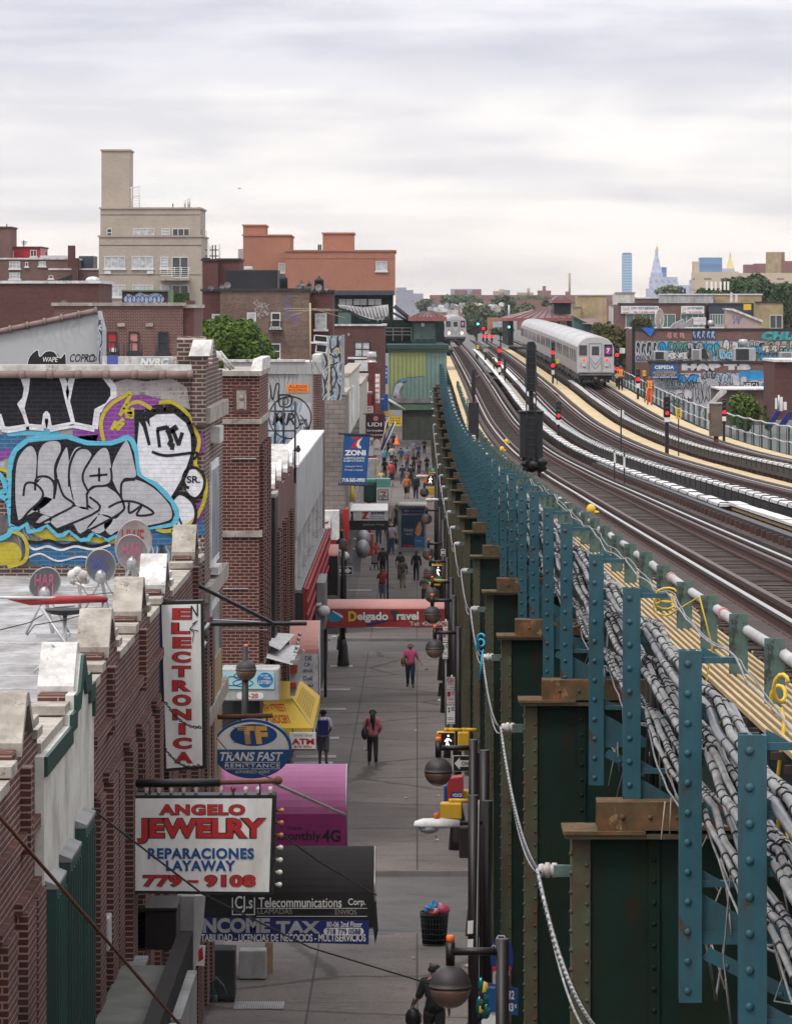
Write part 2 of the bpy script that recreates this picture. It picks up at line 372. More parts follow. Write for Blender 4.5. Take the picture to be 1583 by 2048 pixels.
M['brick_old']=brick('brick_old',(.115,.060,.052),(.080,.047,.042),(.33,.28,.25),bh=.078,bw=.23,ms=.012,stain_amt=.55)
M['brick_far']=brick('brick_far',(.155,.065,.052),(.115,.048,.04),(.26,.19,.17),ms=.012,stain_amt=.25,bl=.6)
M['brick_brown']=brick('brick_brown',(.160,.088,.062),(.075,.042,.034),(.24,.19,.16),ms=.013,stain_amt=.3)
M['brick_dark']=brick('brick_dark',(.125,.050,.042),(.088,.036,.033),(.13,.075,.068),ms=.010,bl=.5,stain_amt=.3)
M['brick_beige']=brick('brick_beige',(.42,.35,.285),(.36,.30,.245),(.46,.40,.34),ms=.012,bl=.3,stain_amt=.15,stain=(.2,.16,.13))
M['brick_orange']=brick('brick_orange',(.40,.165,.105),(.34,.135,.09),(.40,.22,.16),ms=.010,bl=.3,stain_amt=.1,stain=(.28,.10,.06))
M['brick_tan']=brick('brick_tan',(.40,.30,.16),(.34,.26,.145),(.42,.34,.22),ms=.012,stain_amt=.15,stain=(.2,.15,.09))
M['block_grey']=brick('block_grey',(.24,.205,.185),(.20,.175,.16),(.13,.11,.10),bw=.5,bh=.21,ms=.014,stain_amt=.2)
def painted(name,c,wear=.35):M[name]=brick(name,(.115,.060,.052),(.080,.047,.042),(.40,.36,.33),bh=.078,bw=.23,ms=.012,stain_amt=.22,stain=(.12,.11,.10),paint=c,paint_wear=wear,bump=.7,jt=.97 if c[1]<.02 else .82);return M[name]
for nm,c,wr in(('spray_black',(.012,.012,.016),.12),('spray_grey',(.40,.40,.42),.25),('spray_white',(.66,.66,.70),.2),('spray_pale',(.34,.31,.30),.7),('spray_cyan',(.09,.42,.58),.12),('spray_purple',(.21,.045,.27),.22),('spray_yellow',(.46,.38,.03),.3),('spray_blue',(.025,.12,.25),.3)):
 painted(nm,c,wr)
def strip(o0,o1,ys,fz,mb):
 for a,b in zip(ys,ys[1:]):
  mb.face([(XO(o0,a),a,fz(a)),(XO(o1,a),a,fz(a)),(XO(o1,b),b,fz(b)),(XO(o0,b),b,fz(b))])
def rng(a,b,st):
 n=max(1,int(round((b-a)/st)));return[a+(b-a)*i/n for i in range(n+1)]
KH=.13
mb=MB();ys=rng(-60,400,10)+[500,700,1000,1600,3000,5700]
for a,b in zip(ys,ys[1:]):
 xa,xb=120+abs(a)*1.2,120+abs(b)*1.2
 mb.face([(-xa,a,G0(a)-KH),(xa,a,G0(a)-KH),(xb,b,G0(b)-KH),(-xb,b,G0(b)-KH)])
struct(mb.build('ground',M['asphalt']))
m_,t_,b_=_m('paving');br=_n(t_,'ShaderNodeTexBrick',**{'Scale':1.0,'Mortar Size':.022,'Mortar Smooth':.1,'Brick Width':2.0,'Row Height':3.1})
br.offset=0.0
br.inputs['Color1'].default_value=(.160,.135,.121,1);br.inputs['Color2'].default_value=(.128,.108,.097,1);br.inputs['Mortar'].default_value=(.040,.036,.034,1)
tcn=t_.nodes.new('ShaderNodeTexCoord');mpn=t_.nodes.new('ShaderNodeMapping');mpn.inputs['Rotation'].default_value=(0,0,SK);mpn.inputs['Location'].default_value=(0,.4,0)
t_.links.new(tcn.outputs['Object'],mpn.inputs[0]);t_.links.new(mpn.outputs[0],br.inputs['Vector'])
n_=_noise(t_,.5,8,.75);v_=_ramp(t_,n_.outputs[0],[(.3,(.72,.71,.70)),(.7,(1.25,1.24,1.23))])
n2_=_noise(t_,14,4,.7);v2_=_ramp(t_,n2_.outputs[0],[(.3,(.68,.68,.68)),(.7,(1.25,1.25,1.25))])
vo_=_n(t_,'ShaderNodeTexVoronoi',Scale=.22);vo_.feature='DISTANCE_TO_EDGE';wd_=_noise(t_,1.3,5,.7);wm_=_mix(t_,tcn.outputs['Object'],wd_.outputs['Color'],.35);t_.links.new(wm_,vo_.inputs['Vector']);vc_=_ramp(t_,vo_.outputs['Distance'],[(.010,(.42,.41,.40)),(.022,(1,1,1))])
n5_=_noise(t_,.9,3,.5);vs_=_ramp(t_,n5_.outputs[0],[(.60,(1,1,1)),(.70,(.74,.73,.72))])
n3_=_noise(t_,7,2,.4);v3_=_ramp(t_,n3_.outputs[0],[(.70,(1,1,1)),(.73,(.45,.44,.43))])
cc=_mix(t_,br.outputs['Color'],v_.outputs[0],1.0,'MULTIPLY');cc=_mix(t_,cc,v2_.outputs[0],1.0,'MULTIPLY');cc=_mix(t_,cc,v3_.outputs[0],1.0,'MULTIPLY');cc=_mix(t_,cc,vc_.outputs[0],1.0,'MULTIPLY');cc=_mix(t_,cc,vs_.outputs[0],1.0,'MULTIPLY')
t_.links.new(cc,b_.inputs['Base Color']);b_.inputs['Roughness'].default_value=.8;_bump(t_,b_,n2_.outputs[0],.2,.01);M['paving']=m_
def pavement(y0,y1,o0,o1,name):
 mb=MB();ys=rng(y0,y1,6);strip(o0,o1,ys,G0,mb);k=struct(mb.build(name,M['paving'],origin=(0,0,0)))
 mb=MB()
 for a,b in zip(ys,ys[1:]):
  za,zb=G0(a),G0(b)
  mb.hexa([(XO(o1,a),a,za-.3),(XO(o1+.16,a),a,za-.3),(XO(o1+.16,b),b,zb-.3),(XO(o1,b),b,zb-.3),(XO(o1,a),a,za),(XO(o1+.16,a),a,za),(XO(o1+.16,b),b,zb),(XO(o1,b),b,zb)])
 for ye,s in((y0,-1),(y1,1)):
  z=G0(ye);mb.sbox(o0,o1+.16,min(ye,ye+s*.16),max(ye,ye+s*.16),z-.3,z-.004)
 struct(mb.build('kerb',M['curb'],origin=(0,0,0)))
pavement(20,93.4,-6,1.35,'sidewalk');pavement(105,184.6,-6,1.35,'sidewalk');pavement(193.5,520,-6,1.35,'sidewalk')
pavement(20,520,17.2,22,'sidewalk')
mb=MB();gw=1.2
def grating(px,py,wpx,label):
 Y=Yground(py);z=G0(Y)+.004;c=P(px,py,Y);hw=wpx*Y/F/2
 mb=MB();d=.95;s=(G0(Y+1)-G0(Y))
 def zz(y):return G0(y)
 mb.hexa([(c.x-hw,Y-d/2,zz(Y-d/2)+.002),(c.x+hw,Y-d/2,zz(Y-d/2)+.002),(c.x+hw,Y+d/2,zz(Y+d/2)+.002),(c.x-hw,Y+d/2,zz(Y+d/2)+.002),(c.x-hw,Y-d/2,zz(Y-d/2)+.012),(c.x+hw,Y-d/2,zz(Y-d/2)+.012),(c.x+hw,Y+d/2,zz(Y+d/2)+.012),(c.x-hw,Y+d/2,zz(Y+d/2)+.012)])
 k=thing('sidewalk_grating',label,'grating',(c.x,Y,zz(Y)),'iron gratings along the shop side of the pavement')
 mb.build('plate',M['grey'],k)
 mb=MB()
 nb=22
 for i in range(nb):
  x=c.x-hw+2*hw*(i+.5)/nb
  mb.hexa([(x-.012,Y-d/2,zz(Y-d/2)+.013),(x+.012,Y-d/2,zz(Y-d/2)+.013),(x+.012,Y+d/2,zz(Y+d/2)+.013),(x-.012,Y+d/2,zz(Y+d/2)+.013)]+[(x-.012,Y-d/2,zz(Y-d/2)+.022),(x+.012,Y-d/2,zz(Y-d/2)+.022),(x+.012,Y+d/2,zz(Y+d/2)+.022),(x-.012,Y+d/2,zz(Y+d/2)+.022)])
 mb.build('bars',M['steel'],k)
for px,py,wp,lb in((682,1333,46,'pale iron grating on the pavement nearest the far crossing'),(668,1380,62,'pale iron grating on the pavement beside the rounded red awning'),(652,1419,80,'pale iron grating on the pavement beside the yellow awning corner'),(640,1477,76,'pale iron grating on the pavement beside the backpack wearer'),(632,1514,80,'upper of two close gratings at the feet of the backpack wearer'),(626,1527,78,'lower of two close gratings at the feet of the backpack wearer'),(518,2012,100,'wide iron grating on the pavement under the dark blue tax banner'),(722,1181,40,'short iron grating by the one-way sign post')):grating(px,py,wp,lb)
OF=-3.86
def YF(px,o=OF):return 9000*-o/(833-px)
peaks=[33.5,38.6,44.0,50.5,56.2,62.7,68.6,77.7]
ZB,ZP,ZR=-4.55,-3.88,-4.85
def profile(y0,y1):
 pts=[(y0,ZB)]
 for p in peaks:
  if p-1.9<y0 or p+1.9>y1+.3:continue
  pts+=[(p-1.75,ZB),(p-1.75,ZB+.12),(p-1.15,ZB+.12),(p-1.15,ZB+.28),(p-.62,ZB+.28),(p-.13,ZP-.03),(p+.13,ZP-.03),(p+.55,ZB+.36),(p+1.15,ZB+.36),(p+1.15,ZB+.2),(p+1.75,ZB+.2),(p+1.75,ZB)]
 return pts+[(y1,ZB)]
bA=thing('brick_building','near two-storey red brick building with stepped gables along its roof edge','building',(XO(OF,55),55,-13))
pr=profile(28,80.9)
mb=MB();mb.yprism(pr+[(80.9,-13),(28,-13)],OF-.30,OF);mb.build('wall',M['brick_red'],bA)
mb=MB();mb.sbox(OF-14,OF-.302,28,80.9,-13,ZR);mb.build('roof',M['silver_roof'],bA)
mb=MB()
for y in rng(30,80,1.9):mb.sbox(OF-14,OF-.7,y,y+.06,ZR+.001,ZR+.012)
mb.sbox(OF-.46,OF-.303,28,80.8,ZR,ZR+.2)
mb.build('flashing',M['white_cap'],bA)
def cope(mb,seg,o0,o1,th):
 for(a,za),(b,zb)in zip(seg,seg[1:]):
  if abs(b-a)<.02:continue
  e=.05 if zb==za else 0
  mb.hexa([(XO(o0,a-e),a-e,za),(XO(o1,a-e),a-e,za),(XO(o1,b+e),b+e,zb),(XO(o0,b+e),b+e,zb),(XO(o0,a-e),a-e,za+th),(XO(o1,a-e),a-e,za+th),(XO(o1,b+e),b+e,zb+th),(XO(o0,b+e),b+e,zb+th)])
for p in peaks:
 white=p in(50.5,68.6)
 mb=MB();q=[(p-.68,ZB+.21),(p-.13,ZP-.03),(p+.13,ZP-.03),(p+.60,ZB+.33)]
 for(a,za),(b,zb)in zip(q,q[1:]):
  mb.hexa([(XO(OF-.34,a),a,za),(XO(OF+.06,a),a,za),(XO(OF+.06,b),b,zb),(XO(OF-.34,b),b,zb),(XO(OF-.34,a),a,za+.13),(XO(OF+.06,a),a,za+.13),(XO(OF+.06,b),b,zb+.13),(XO(OF-.34,b),b,zb+.13)])
 mb.build('gable_coping',M['white_cap']if white else M['coping'],bA)
 for a,b,h in((-1.74,-1.2,.12),(.68,1.14,.36),(1.24,1.76,.2)):
  mb=MB();cope(mb,[(p+a,ZB+h),(p+b,ZB+h)],OF-.35+random.uniform(0,.03),OF+.05+random.uniform(0,.02),random.uniform(.085,.105));mb.build('step_coping',M['white_cap']if white and a>0 else M['coping'],bA)
mb=MB()
for a,b in zip(peaks,peaks[1:]):mb.build('coping',M['coping'],bA)if mb.v else None;mb=MB();cope(mb,[(a+1.8,ZB),(b-1.8,ZB)],OF-.34,OF+.04,.1)
cope(mb,[(79.5,ZB),(80.85,ZB)],OF-.34,OF+.04,.1)
mb.build('coping',M['coping'],bA)
mb=MB()
for p0,p1 in zip(peaks,peaks[1:]+[83]):
 c0=p0+1.0;n=3
 for i in range(n):
  y=c0+(p1-p0-1.2)*i/(n-1);h=-5.85+.0
  if 45.5<y<53.3:continue
  mb.sbox(OF+.001,OF+.12,y-.5,y+.5,-12.5,h);mb.sbox(OF+.001,OF+.08,y-.62,y+.62,h+.001,h+.1)
 if not 45.5<p0<53.3:
  mb.sbox(OF+.001,OF+.10,p0-.14,p0+.14,-5.35,-4.5)
mb.sbox(OF+.001,OF+.07,28,45.6,-5.25,-5.12);mb.sbox(OF+.001,OF+.07,53.4,80.8,-5.25,-5.12)
mb.build('pilasters',M['brick_red'],bA)
mb=MB()
for p0,p1 in zip(peaks,peaks[1:]):
 if 45<p0<54:continue
 y=(p0+p1)/2+.2;mb.sbox(OF+.002,OF+.02,y-.22,y+.1,-9.5,-6.6)
mb.build('window',M['window'],bA)
pg=[q for q in profile(28,80.9)if 45.4<=q[0]<=52.4]
pg=[(45.4,ZB)]+[q for q in pg if 48.6<=q[0]<=52.3]+[(52.4,ZB)]
mb=MB();mb.yprism(pg+[(52.4,-12.6),(45.4,-12.6)],OF+.005,OF+.10);mb.build('painted_bay',M['stucco_white'],bA,label='white-painted bay between brick bays')
mb=MB()
low=[(a,z-.22)for a,z in pg];sh=[]
for(a,z)in pg:
 d=-.14 if a<50.5 else .14;sh.append((a-d if 46<a<53 else a,z-.2))
for k in range(len(pg)-1):
 q=[pg[k],pg[k+1],sh[k+1],sh[k]]
 if abs(pg[k][0]-pg[k+1][0])+abs(pg[k][1]-pg[k+1][1])<.01:continue
 mb.yprism(q,OF+.101,OF+.135)
mb.build('edging',M['dark_green'],bA)
for y0,y1,zt in((45.5,46.7,-5.9),(47.3,48.8,-5.85),(49.5,50.9,-5.75)):
 mb=MB();mb.sbox(OF+.102,OF+.22,y0,y1,-12.4,zt);mb.c=1
 for k in range(5):mb.sbox(OF+.221,OF+.235,y0+.1+k*(y1-y0)/5,y0+.2+k*(y1-y0)/5,-12.3,zt-.1)
 mb.c=2;mb.hexa([(XO(OF+.10,y0),y0-.01,zt+.002),(XO(OF+.23,y0),y0-.01,zt+.002),(XO(OF+.23,y1),y1,zt+.002),(XO(OF+.10,y1),y1,zt+.002)]+[(XO(OF+.10,y0),y0-.01,zt+.09),(XO(OF+.23,y0),y0-.01,zt+.04),(XO(OF+.23,y1),y1,zt+.04),(XO(OF+.10,y1),y1,zt+.09)])
 mb.build('shutter',[M['dark_green'],M['dark_green'],M['grey']],bA)
YG=81.0
def zpx(py,Y):return(HY-py)*Y/F
def xpx(px,Y):return(px-CX)*Y/F
bB=thing('brick_building','brick building whose side wall over the silver roof is covered in giant painted letters','building',(XO(OF,YG),YG,-13))
x0=xpx(-120,YG);x1=xpx(409,YG);ztop=zpx(742,YG)
mb=MB();mb.box(x0,x1,YG,YG+.4,-13,ztop);mb.box(x0,x1,YG+.401,89,-13,ztop-.5);mb.build('wall',M['brick_old'],bB)
mb=MB();mb.box(x0,xpx(384,YG),YG-.12,YG+.5,ztop-.0,ztop+.11);mb.build('flashing',M['white_cap'],bB)
mb=MB()
for i in range(9):
 a=x0+(xpx(384,YG)-x0)*i/9;b=x0+(xpx(384,YG)-x0)*(i+1)/9
 mb.tube([(a,YG-.10,ztop-.06),(b,YG-.10,ztop-.06)],.068,10);mb.tube([(b-.08,YG-.10,ztop-.06),(b+.03,YG-.10,ztop-.06)],.082,10)
mb.build('coping',M['terracotta'],bB)
zc=zpx(712,YG);xr=xpx(410,YG)
mb=MB();mb.box(xpx(385,YG),xr+.01,YG-.12,YG+.7,zpx(850,YG),zc);mb.build('corner_pier',M['brick_old'],bB)
mb=MB()
a,b=xpx(378,YG),xpx(426,YG)
mb.hexa([(a,YG-.2,zc+.002),(b-.05,YG-.2,zc+.002),(b-.05,YG+.9,zc+.002),(a,YG+.9,zc+.002),(xpx(386,YG),YG+.1,zpx(680,YG)),(xpx(424,YG),YG+.1,zpx(680,YG)),(xpx(424,YG),YG+.9,zpx(680,YG)),(xpx(386,YG),YG+.9,zpx(680,YG))])
mb.build('coping',M['white_cap'],bB)
mb=MB()
mb.yprism([(YG+.7,-13),(88.9,-13),(88.9,-1.25),(87.2,-1.25),(87.2,-1.0),(86.5,-1.0),(85.2,-.62),(84.4,-1.1),(83,-1.1),(83,-.8),(82.0,-.55),(YG+.71,-.62)],OF-.5,OF+.02)
mb.build('front_wall',M['brick_old'],bB)
mb=MB()
for y0,y1,z0 in((81.1,88.95,-2.12),(81.1,88.95,-5.35),(81.1,88.95,-7.6)):mb.sbox(OF+.021,OF+.14,y0,y1,z0,z0+.28)
mb.build('stone_band',M['coping'],bB)
mb=MB();mb.sbox(OF+.021,OF+.20,83.6,85.2,-2.55,-2.25);mb.sbox(OF+.021,OF+.17,83.7,85.1,-5.0,-4.86);mb.build('stone_ledge',M['white_cap'],bB)
for y0,y1,z0,z1 in((83.2,86.5,-4.85,-2.9),(83.2,86.5,-7.2,-5.5)):
 mb=MB();mb.sbox(OF+.022,OF+.06,y0,y1,z0,z1);f=mb.build('window_frame',M['white_paint'],bB)
 mb=MB();mb.sbox(OF+.062,OF+.07,y0+.2,y1-.2,z0+.15,z1-.15);mb.build('pane',M['window_pale'],f)
mb=MB();mb.sbox(OF+.022,OF+.09,82.0,86.9,-10.4,-6.6);mb.build('boarding',M['wood'],bB)
mb=MB();mb.sbox(OF-14,OF-.502,YG+.402+8.1,89.3,-13,-2);mb.build('rear_wall',M['brick_old'],bB)
def c3(p):return(xpx(p[0]*.2906,YG),zpx(680+p[1]*.2906,YG))
LY=[YG-.004]
def paint(name,mat,polys=(),strokes=(),letters=(),label=None):
 mb=MB();Y=LY[0];LY[0]-=.003
 for pl in polys:mb.flat([c3(p)for p in pl],Y)
 for pts,wd in strokes:mb.stroke([c3(p)for p in pts],wd*.2906*YG/F,Y)
 for s,x0,y0,x1,y1 in letters:write(mb,s,x0*.2906,680+y0*.2906,x1*.2906,680+y1*.2906,Y,.03)
 return mb.build(name,M[mat],bB)
def curve(pts,n=5):
 out=[];m=len(pts)
 for i in range(m-1):
  p0,p1,p2,p3=pts[max(i-1,0)],pts[i],pts[i+1],pts[min(i+2,m-1)]
  for k in range(n):
   t=k/n
   out.append(tuple(.5*((2*p1[j])+(-p0[j]+p2[j])*t+(2*p0[j]-5*p1[j]+4*p2[j]-p3[j])*t*t+(-p0[j]+3*p1[j]-3*p2[j]+p3[j])*t**3)for j in(0,1)))
 return out+[pts[-1]]
mess('mural',[(.30,(.012,.016,.03)),(.38,(.02,.08,.18)),(.45,(.14,.25,.36)),(.49,(.45,.47,.52)),(.54,(.02,.07,.16)),(.60,(.34,.29,.04)),(.66,(.03,.10,.14)),(.72,(.45,.47,.50))],1.6,(.10,.085,.08),(1,1,1.2))
M['mural']=bpy.data.materials['mural']
mess('mural_pale',[(.30,(.30,.22,.20)),(.40,(.48,.45,.45)),(.46,(.20,.36,.46)),(.52,(.52,.52,.55)),(.58,(.34,.22,.36)),(.64,(.55,.55,.57)),(.7,(.30,.34,.20))],2.6,(.30,.26,.25),(1,1,1.3))
M['mural_pale']=bpy.data.materials['mural_pale']
paint('mural_band','mural',[[(-420,1180),(0,1200),(700,1330),(1330,1250),(1330,1560),(-420,1560)]])
paint('mural_band','mural_pale',[[(-420,600),(20,610),(660,590),(700,720),(0,900),(-420,900)]])
paint('yellow_patch','spray_yellow',[curve([(-60,1420),(20,1390),(110,1400),(150,1460),(130,1530),(40,1550),(-60,1540),(-60,1420)]),[(200,1320),(330,1300),(420,1350),(600,1360),(800,1350),(790,1400),(500,1400),(300,1370)]])
paint('blue_patch','spray_blue',[curve([(180,1400),(400,1380),(700,1400),(820,1450),(780,1540),(500,1550),(250,1545),(190,1480),(180,1400)]),[(1040,1310),(1180,1300),(1400,1220),(1412,1330),(1230,1400),(1050,1420)]])
paint('blue_patch','spray_blue',[curve([(-420,640),(-100,660),(60,640),(180,650),(140,720),(40,800),(-100,900),(-420,880),(-420,640)])])
paint('cyan_patch','spray_cyan',[curve([(40,620),(130,610),(220,630),(330,615),(420,640),(300,660),(160,655),(60,660),(40,620)])])
paint('violet_patch','spray_purple',[curve([(500,620),(600,600),(690,610),(700,690),(600,700),(520,690),(500,620)]),[(-60,790),(60,740),(90,780),(20,830)],[(1310,640),(1400,640),(1410,760),(1360,800)],[(1330,1180),(1400,1080),(1412,1180),(1350,1300)],[(440,700),(560,660),(680,650),(660,720),(500,735)]])
paint('white_waves','spray_white',[],[(curve([(180,1400),(240,1440),(330,1420),(420,1445),(520,1420),(640,1440),(760,1410)]),16),(curve([(190,1500),(280,1470),(400,1520),(560,1490),(700,1530)]),12)])
paint('black_waves','spray_black',[],[(curve([(160,1378),(260,1395),(340,1380),(440,1415),(540,1395),(640,1420),(740,1395)]),22)])
paint('pale_patch','spray_pale',[[(770,300),(870,265),(1010,285),(1180,260),(1290,330),(1310,480),(1180,430),(1010,380),(850,375),(740,420)]])
Rr=[[(-420,215),(100,218),(150,255),(176,330),(165,400),(130,440),(165,510),(188,585),(60,606),(30,600),(5,515),(-420,560)],[(205,225),(300,218),(405,226),(432,300),(462,430),(500,570),(352,598),(336,512),(322,496),(308,512),(296,592),(195,584),(162,470),(192,350)],[(520,228),(640,220),(715,258),(770,330),(772,385),(735,440),(660,480),(644,598),(512,572),(476,420),(500,300)]]
paint('white_letter_edges','spray_white',[],[(q+[q[0]],66)for q in Rr])
paint('black_letters','spray_black',Rr)
paint('white_letter_edges','spray_white',[],[(q+[q[0]],17)for q in Rr])
paint('purple_cloud','spray_purple',[curve([(690,690),(680,590),(700,500),(745,430),(830,385),(950,380),(1060,395),(1120,430),(1000,470),(930,540),(925,690),(690,690)])])
paint('white_body','spray_white',[curve([(945,720),(935,560),(955,480),(1000,560),(1040,520),(1110,490),(1220,500),(1290,560),(1325,680),(1318,800),(1275,930),(1230,1040),(1180,1110),(1060,1020),(960,940),(945,720)]),curve([(1180,1100),(1240,1065),(1310,1110),(1345,1190),(1320,1270),(1220,1290),(1190,1230),(1180,1100)]),curve([(1262,960),(1290,905),(1350,890),(1398,940),(1395,1030),(1345,1082),(1290,1040),(1262,960)])])
yl=[[(715,690),(697,590),(715,510),(770,440),(840,395),(900,370),(850,470),(828,515)],[(828,515),(890,445),(960,428),(1040,470)],[(1100,430),(1190,430),(1290,505),(1335,600),(1372,700),(1345,850),(1412,960),(1412,1080),(1365,1200),(1290,1275),(1150,1315),(1080,1300)],[(870,480),(880,530),(895,490),(910,535),(915,470)],[(790,600),(850,545)],[(770,615),(800,560)],[(810,615),(850,570)],[(1190,1310),(1215,1380),(1225,1320)],[(60,1310),(150,1340),(190,1420),(170,1520),(60,1560)],[(-60,880),(50,900),(60,960)]]
paint('yellow_lines','spray_yellow',[],[(curve(q),26)for q in yl])
bl=[[(935,720),(925,580),(940,490),(985,560),(1030,720)],[(985,530),(1040,720)],[(1090,600),(1100,730)]]
body=[(1000,510),(1100,478),(1220,490),(1300,560),(1335,690),(1325,790),(1280,920),(1235,1010),(1180,1100)]
paint('black_lines','spray_black',[[(925,480),(985,480),(1040,720),(1020,725),(985,600),(960,560),(945,720),(930,720)],[(1000,540),(1040,480),(1200,455),(1300,530),(1340,640),(1342,770),(1318,770),(1312,650),(1280,570),(1200,505),(1080,510),(1030,540),(1035,600)]],[(curve(body),26),(curve([(1050,770),(1150,795),(1340,775),(1355,800),(1320,825)]),20),([(1085,620),(1100,735)],22),([(1085,615),(1150,600),(1180,690),(1165,720),(1190,715),(1185,750)],30),([(1190,620),(1230,720),(1255,640)],26),([(1155,640),(1215,600)],40),(curve([(1280,1010),(1262,950),(1290,890),(1350,880),(1405,940),(1400,1030),(1345,1090),(1270,1050)]),20),(curve([(1180,1105),(1240,1055),(1320,1105),(1350,1190),(1320,1280),(1210,1300)]),22),([(1218,1180),(1212,1270)],22),([(1215,1185),(1250,1265)],14),(curve([(1270,1010),(1300,1015)]),20)],[('SR.',1285,935,1378,985)])
cy=[(55,1120),(75,980),(75,850),(110,760),(200,690),(330,672),(470,668),(600,708),(770,710),(880,672),(930,740),(958,930),(1080,1000),(1180,1110),(1215,1190),(1190,1262),(1020,1285)]
zig=[(800,1345),(742,1375),(715,1335),(690,1345),(650,1310),(610,1370),(560,1375),(505,1330),(480,1300),(440,1340),(400,1345),(345,1290),(320,1260),(285,1300),(240,1310),(200,1320),(185,1255),(130,1300),(80,1290),(60,1120)]
paint('cyan_edges','spray_cyan',[],[(curve(cy,3),36),(zig,28),(curve([(-40,880),(25,960),(40,1030),(0,1060),(70,1120),(90,1230),(60,1340),(-60,1380)]),34)])
paint('black_backing','spray_black',[[(75,1260),(85,900),(120,770),(200,705),(330,695),(460,680),(600,725),(770,725),(880,690),(925,770),(945,930),(1065,1005),(1175,1120),(1205,1200),(1180,1255),(1020,1290),(800,1335),(740,1365),(640,1320),(560,1365),(480,1305),(400,1330),(330,1265),(250,1300),(190,1250),(130,1285)]])
gf=[[(130,1240),(110,1100),(115,880),(150,780),(215,728),(255,800),(250,980),(300,945),(372,980),(370,1080),(300,1150),(220,1190)],[(262,960),(270,780),(320,705),(405,700),(420,760),(385,850),(385,960),(330,940)],[(225,1170),(300,1080),(378,1085),(400,960),(395,880),(450,750),(470,770),(490,1000),(505,1130),(380,1210),(340,1210)],[(480,1000),(475,860),(520,745),(590,745),(635,800),(590,870),(572,960),(600,1040),(605,1160),(520,1130)],[(612,1030),(580,960),(590,890),(650,800),(705,745),(745,760),(768,880),(765,960),(735,990),(660,1005)],[(775,960),(780,850),(850,715),(885,705),(925,850),(935,940),(850,955),(830,1060)],[(610,1130),(605,1060),(660,1015),(740,1005),(815,1050),(850,1120),(840,1180),(790,1230),(680,1190)],[(845,1080),(845,975),(935,960),(1060,1020),(1165,1130),(1185,1210),(1150,1245),(1020,1275),(820,1310),(760,1340),(720,1260),(850,1170)],[(340,1240),(520,1145),(680,1195),(560,1330),(500,1260),(410,1300)],[(600,1290),(690,1200),(780,1235),(690,1330)],[(250,1255),(300,1205),(360,1230),(330,1260)]]
paint('grey_letters','spray_grey',[curve(q+[q[0]],4)for q in gf])
gl=[[(165,1070),(180,990),(240,985),(295,1040),(285,1100),(200,1180),(130,1270)],[(245,1030),(255,950),(330,940),(375,990),(375,1090)],[(385,960),(385,860),(440,745)],[(400,960),(440,1070),(510,1135),(380,1210),(250,1280)],[(270,1145),(270,1210)],[(478,1005),(482,870),(530,760),(600,745),(640,790),(580,900),(575,970),(610,1040)],[(620,935),(740,925)],[(685,880),(685,970)],[(600,1060),(605,1165)],[(620,1080),(685,1170),(400,1300)],[(765,880),(770,960),(735,1000),(640,1010),(600,1060)],[(740,1000),(810,1050),(850,1120),(830,1190),(570,1330)],[(750,1150),(840,1110),(950,1120),(1060,1190),(945,1205),(975,1140),(895,1190),(890,1120)],[(835,1060),(845,975),(930,960)]]
paint('black_lines','spray_black',[],[(curve(q,4),15)for q in gl])
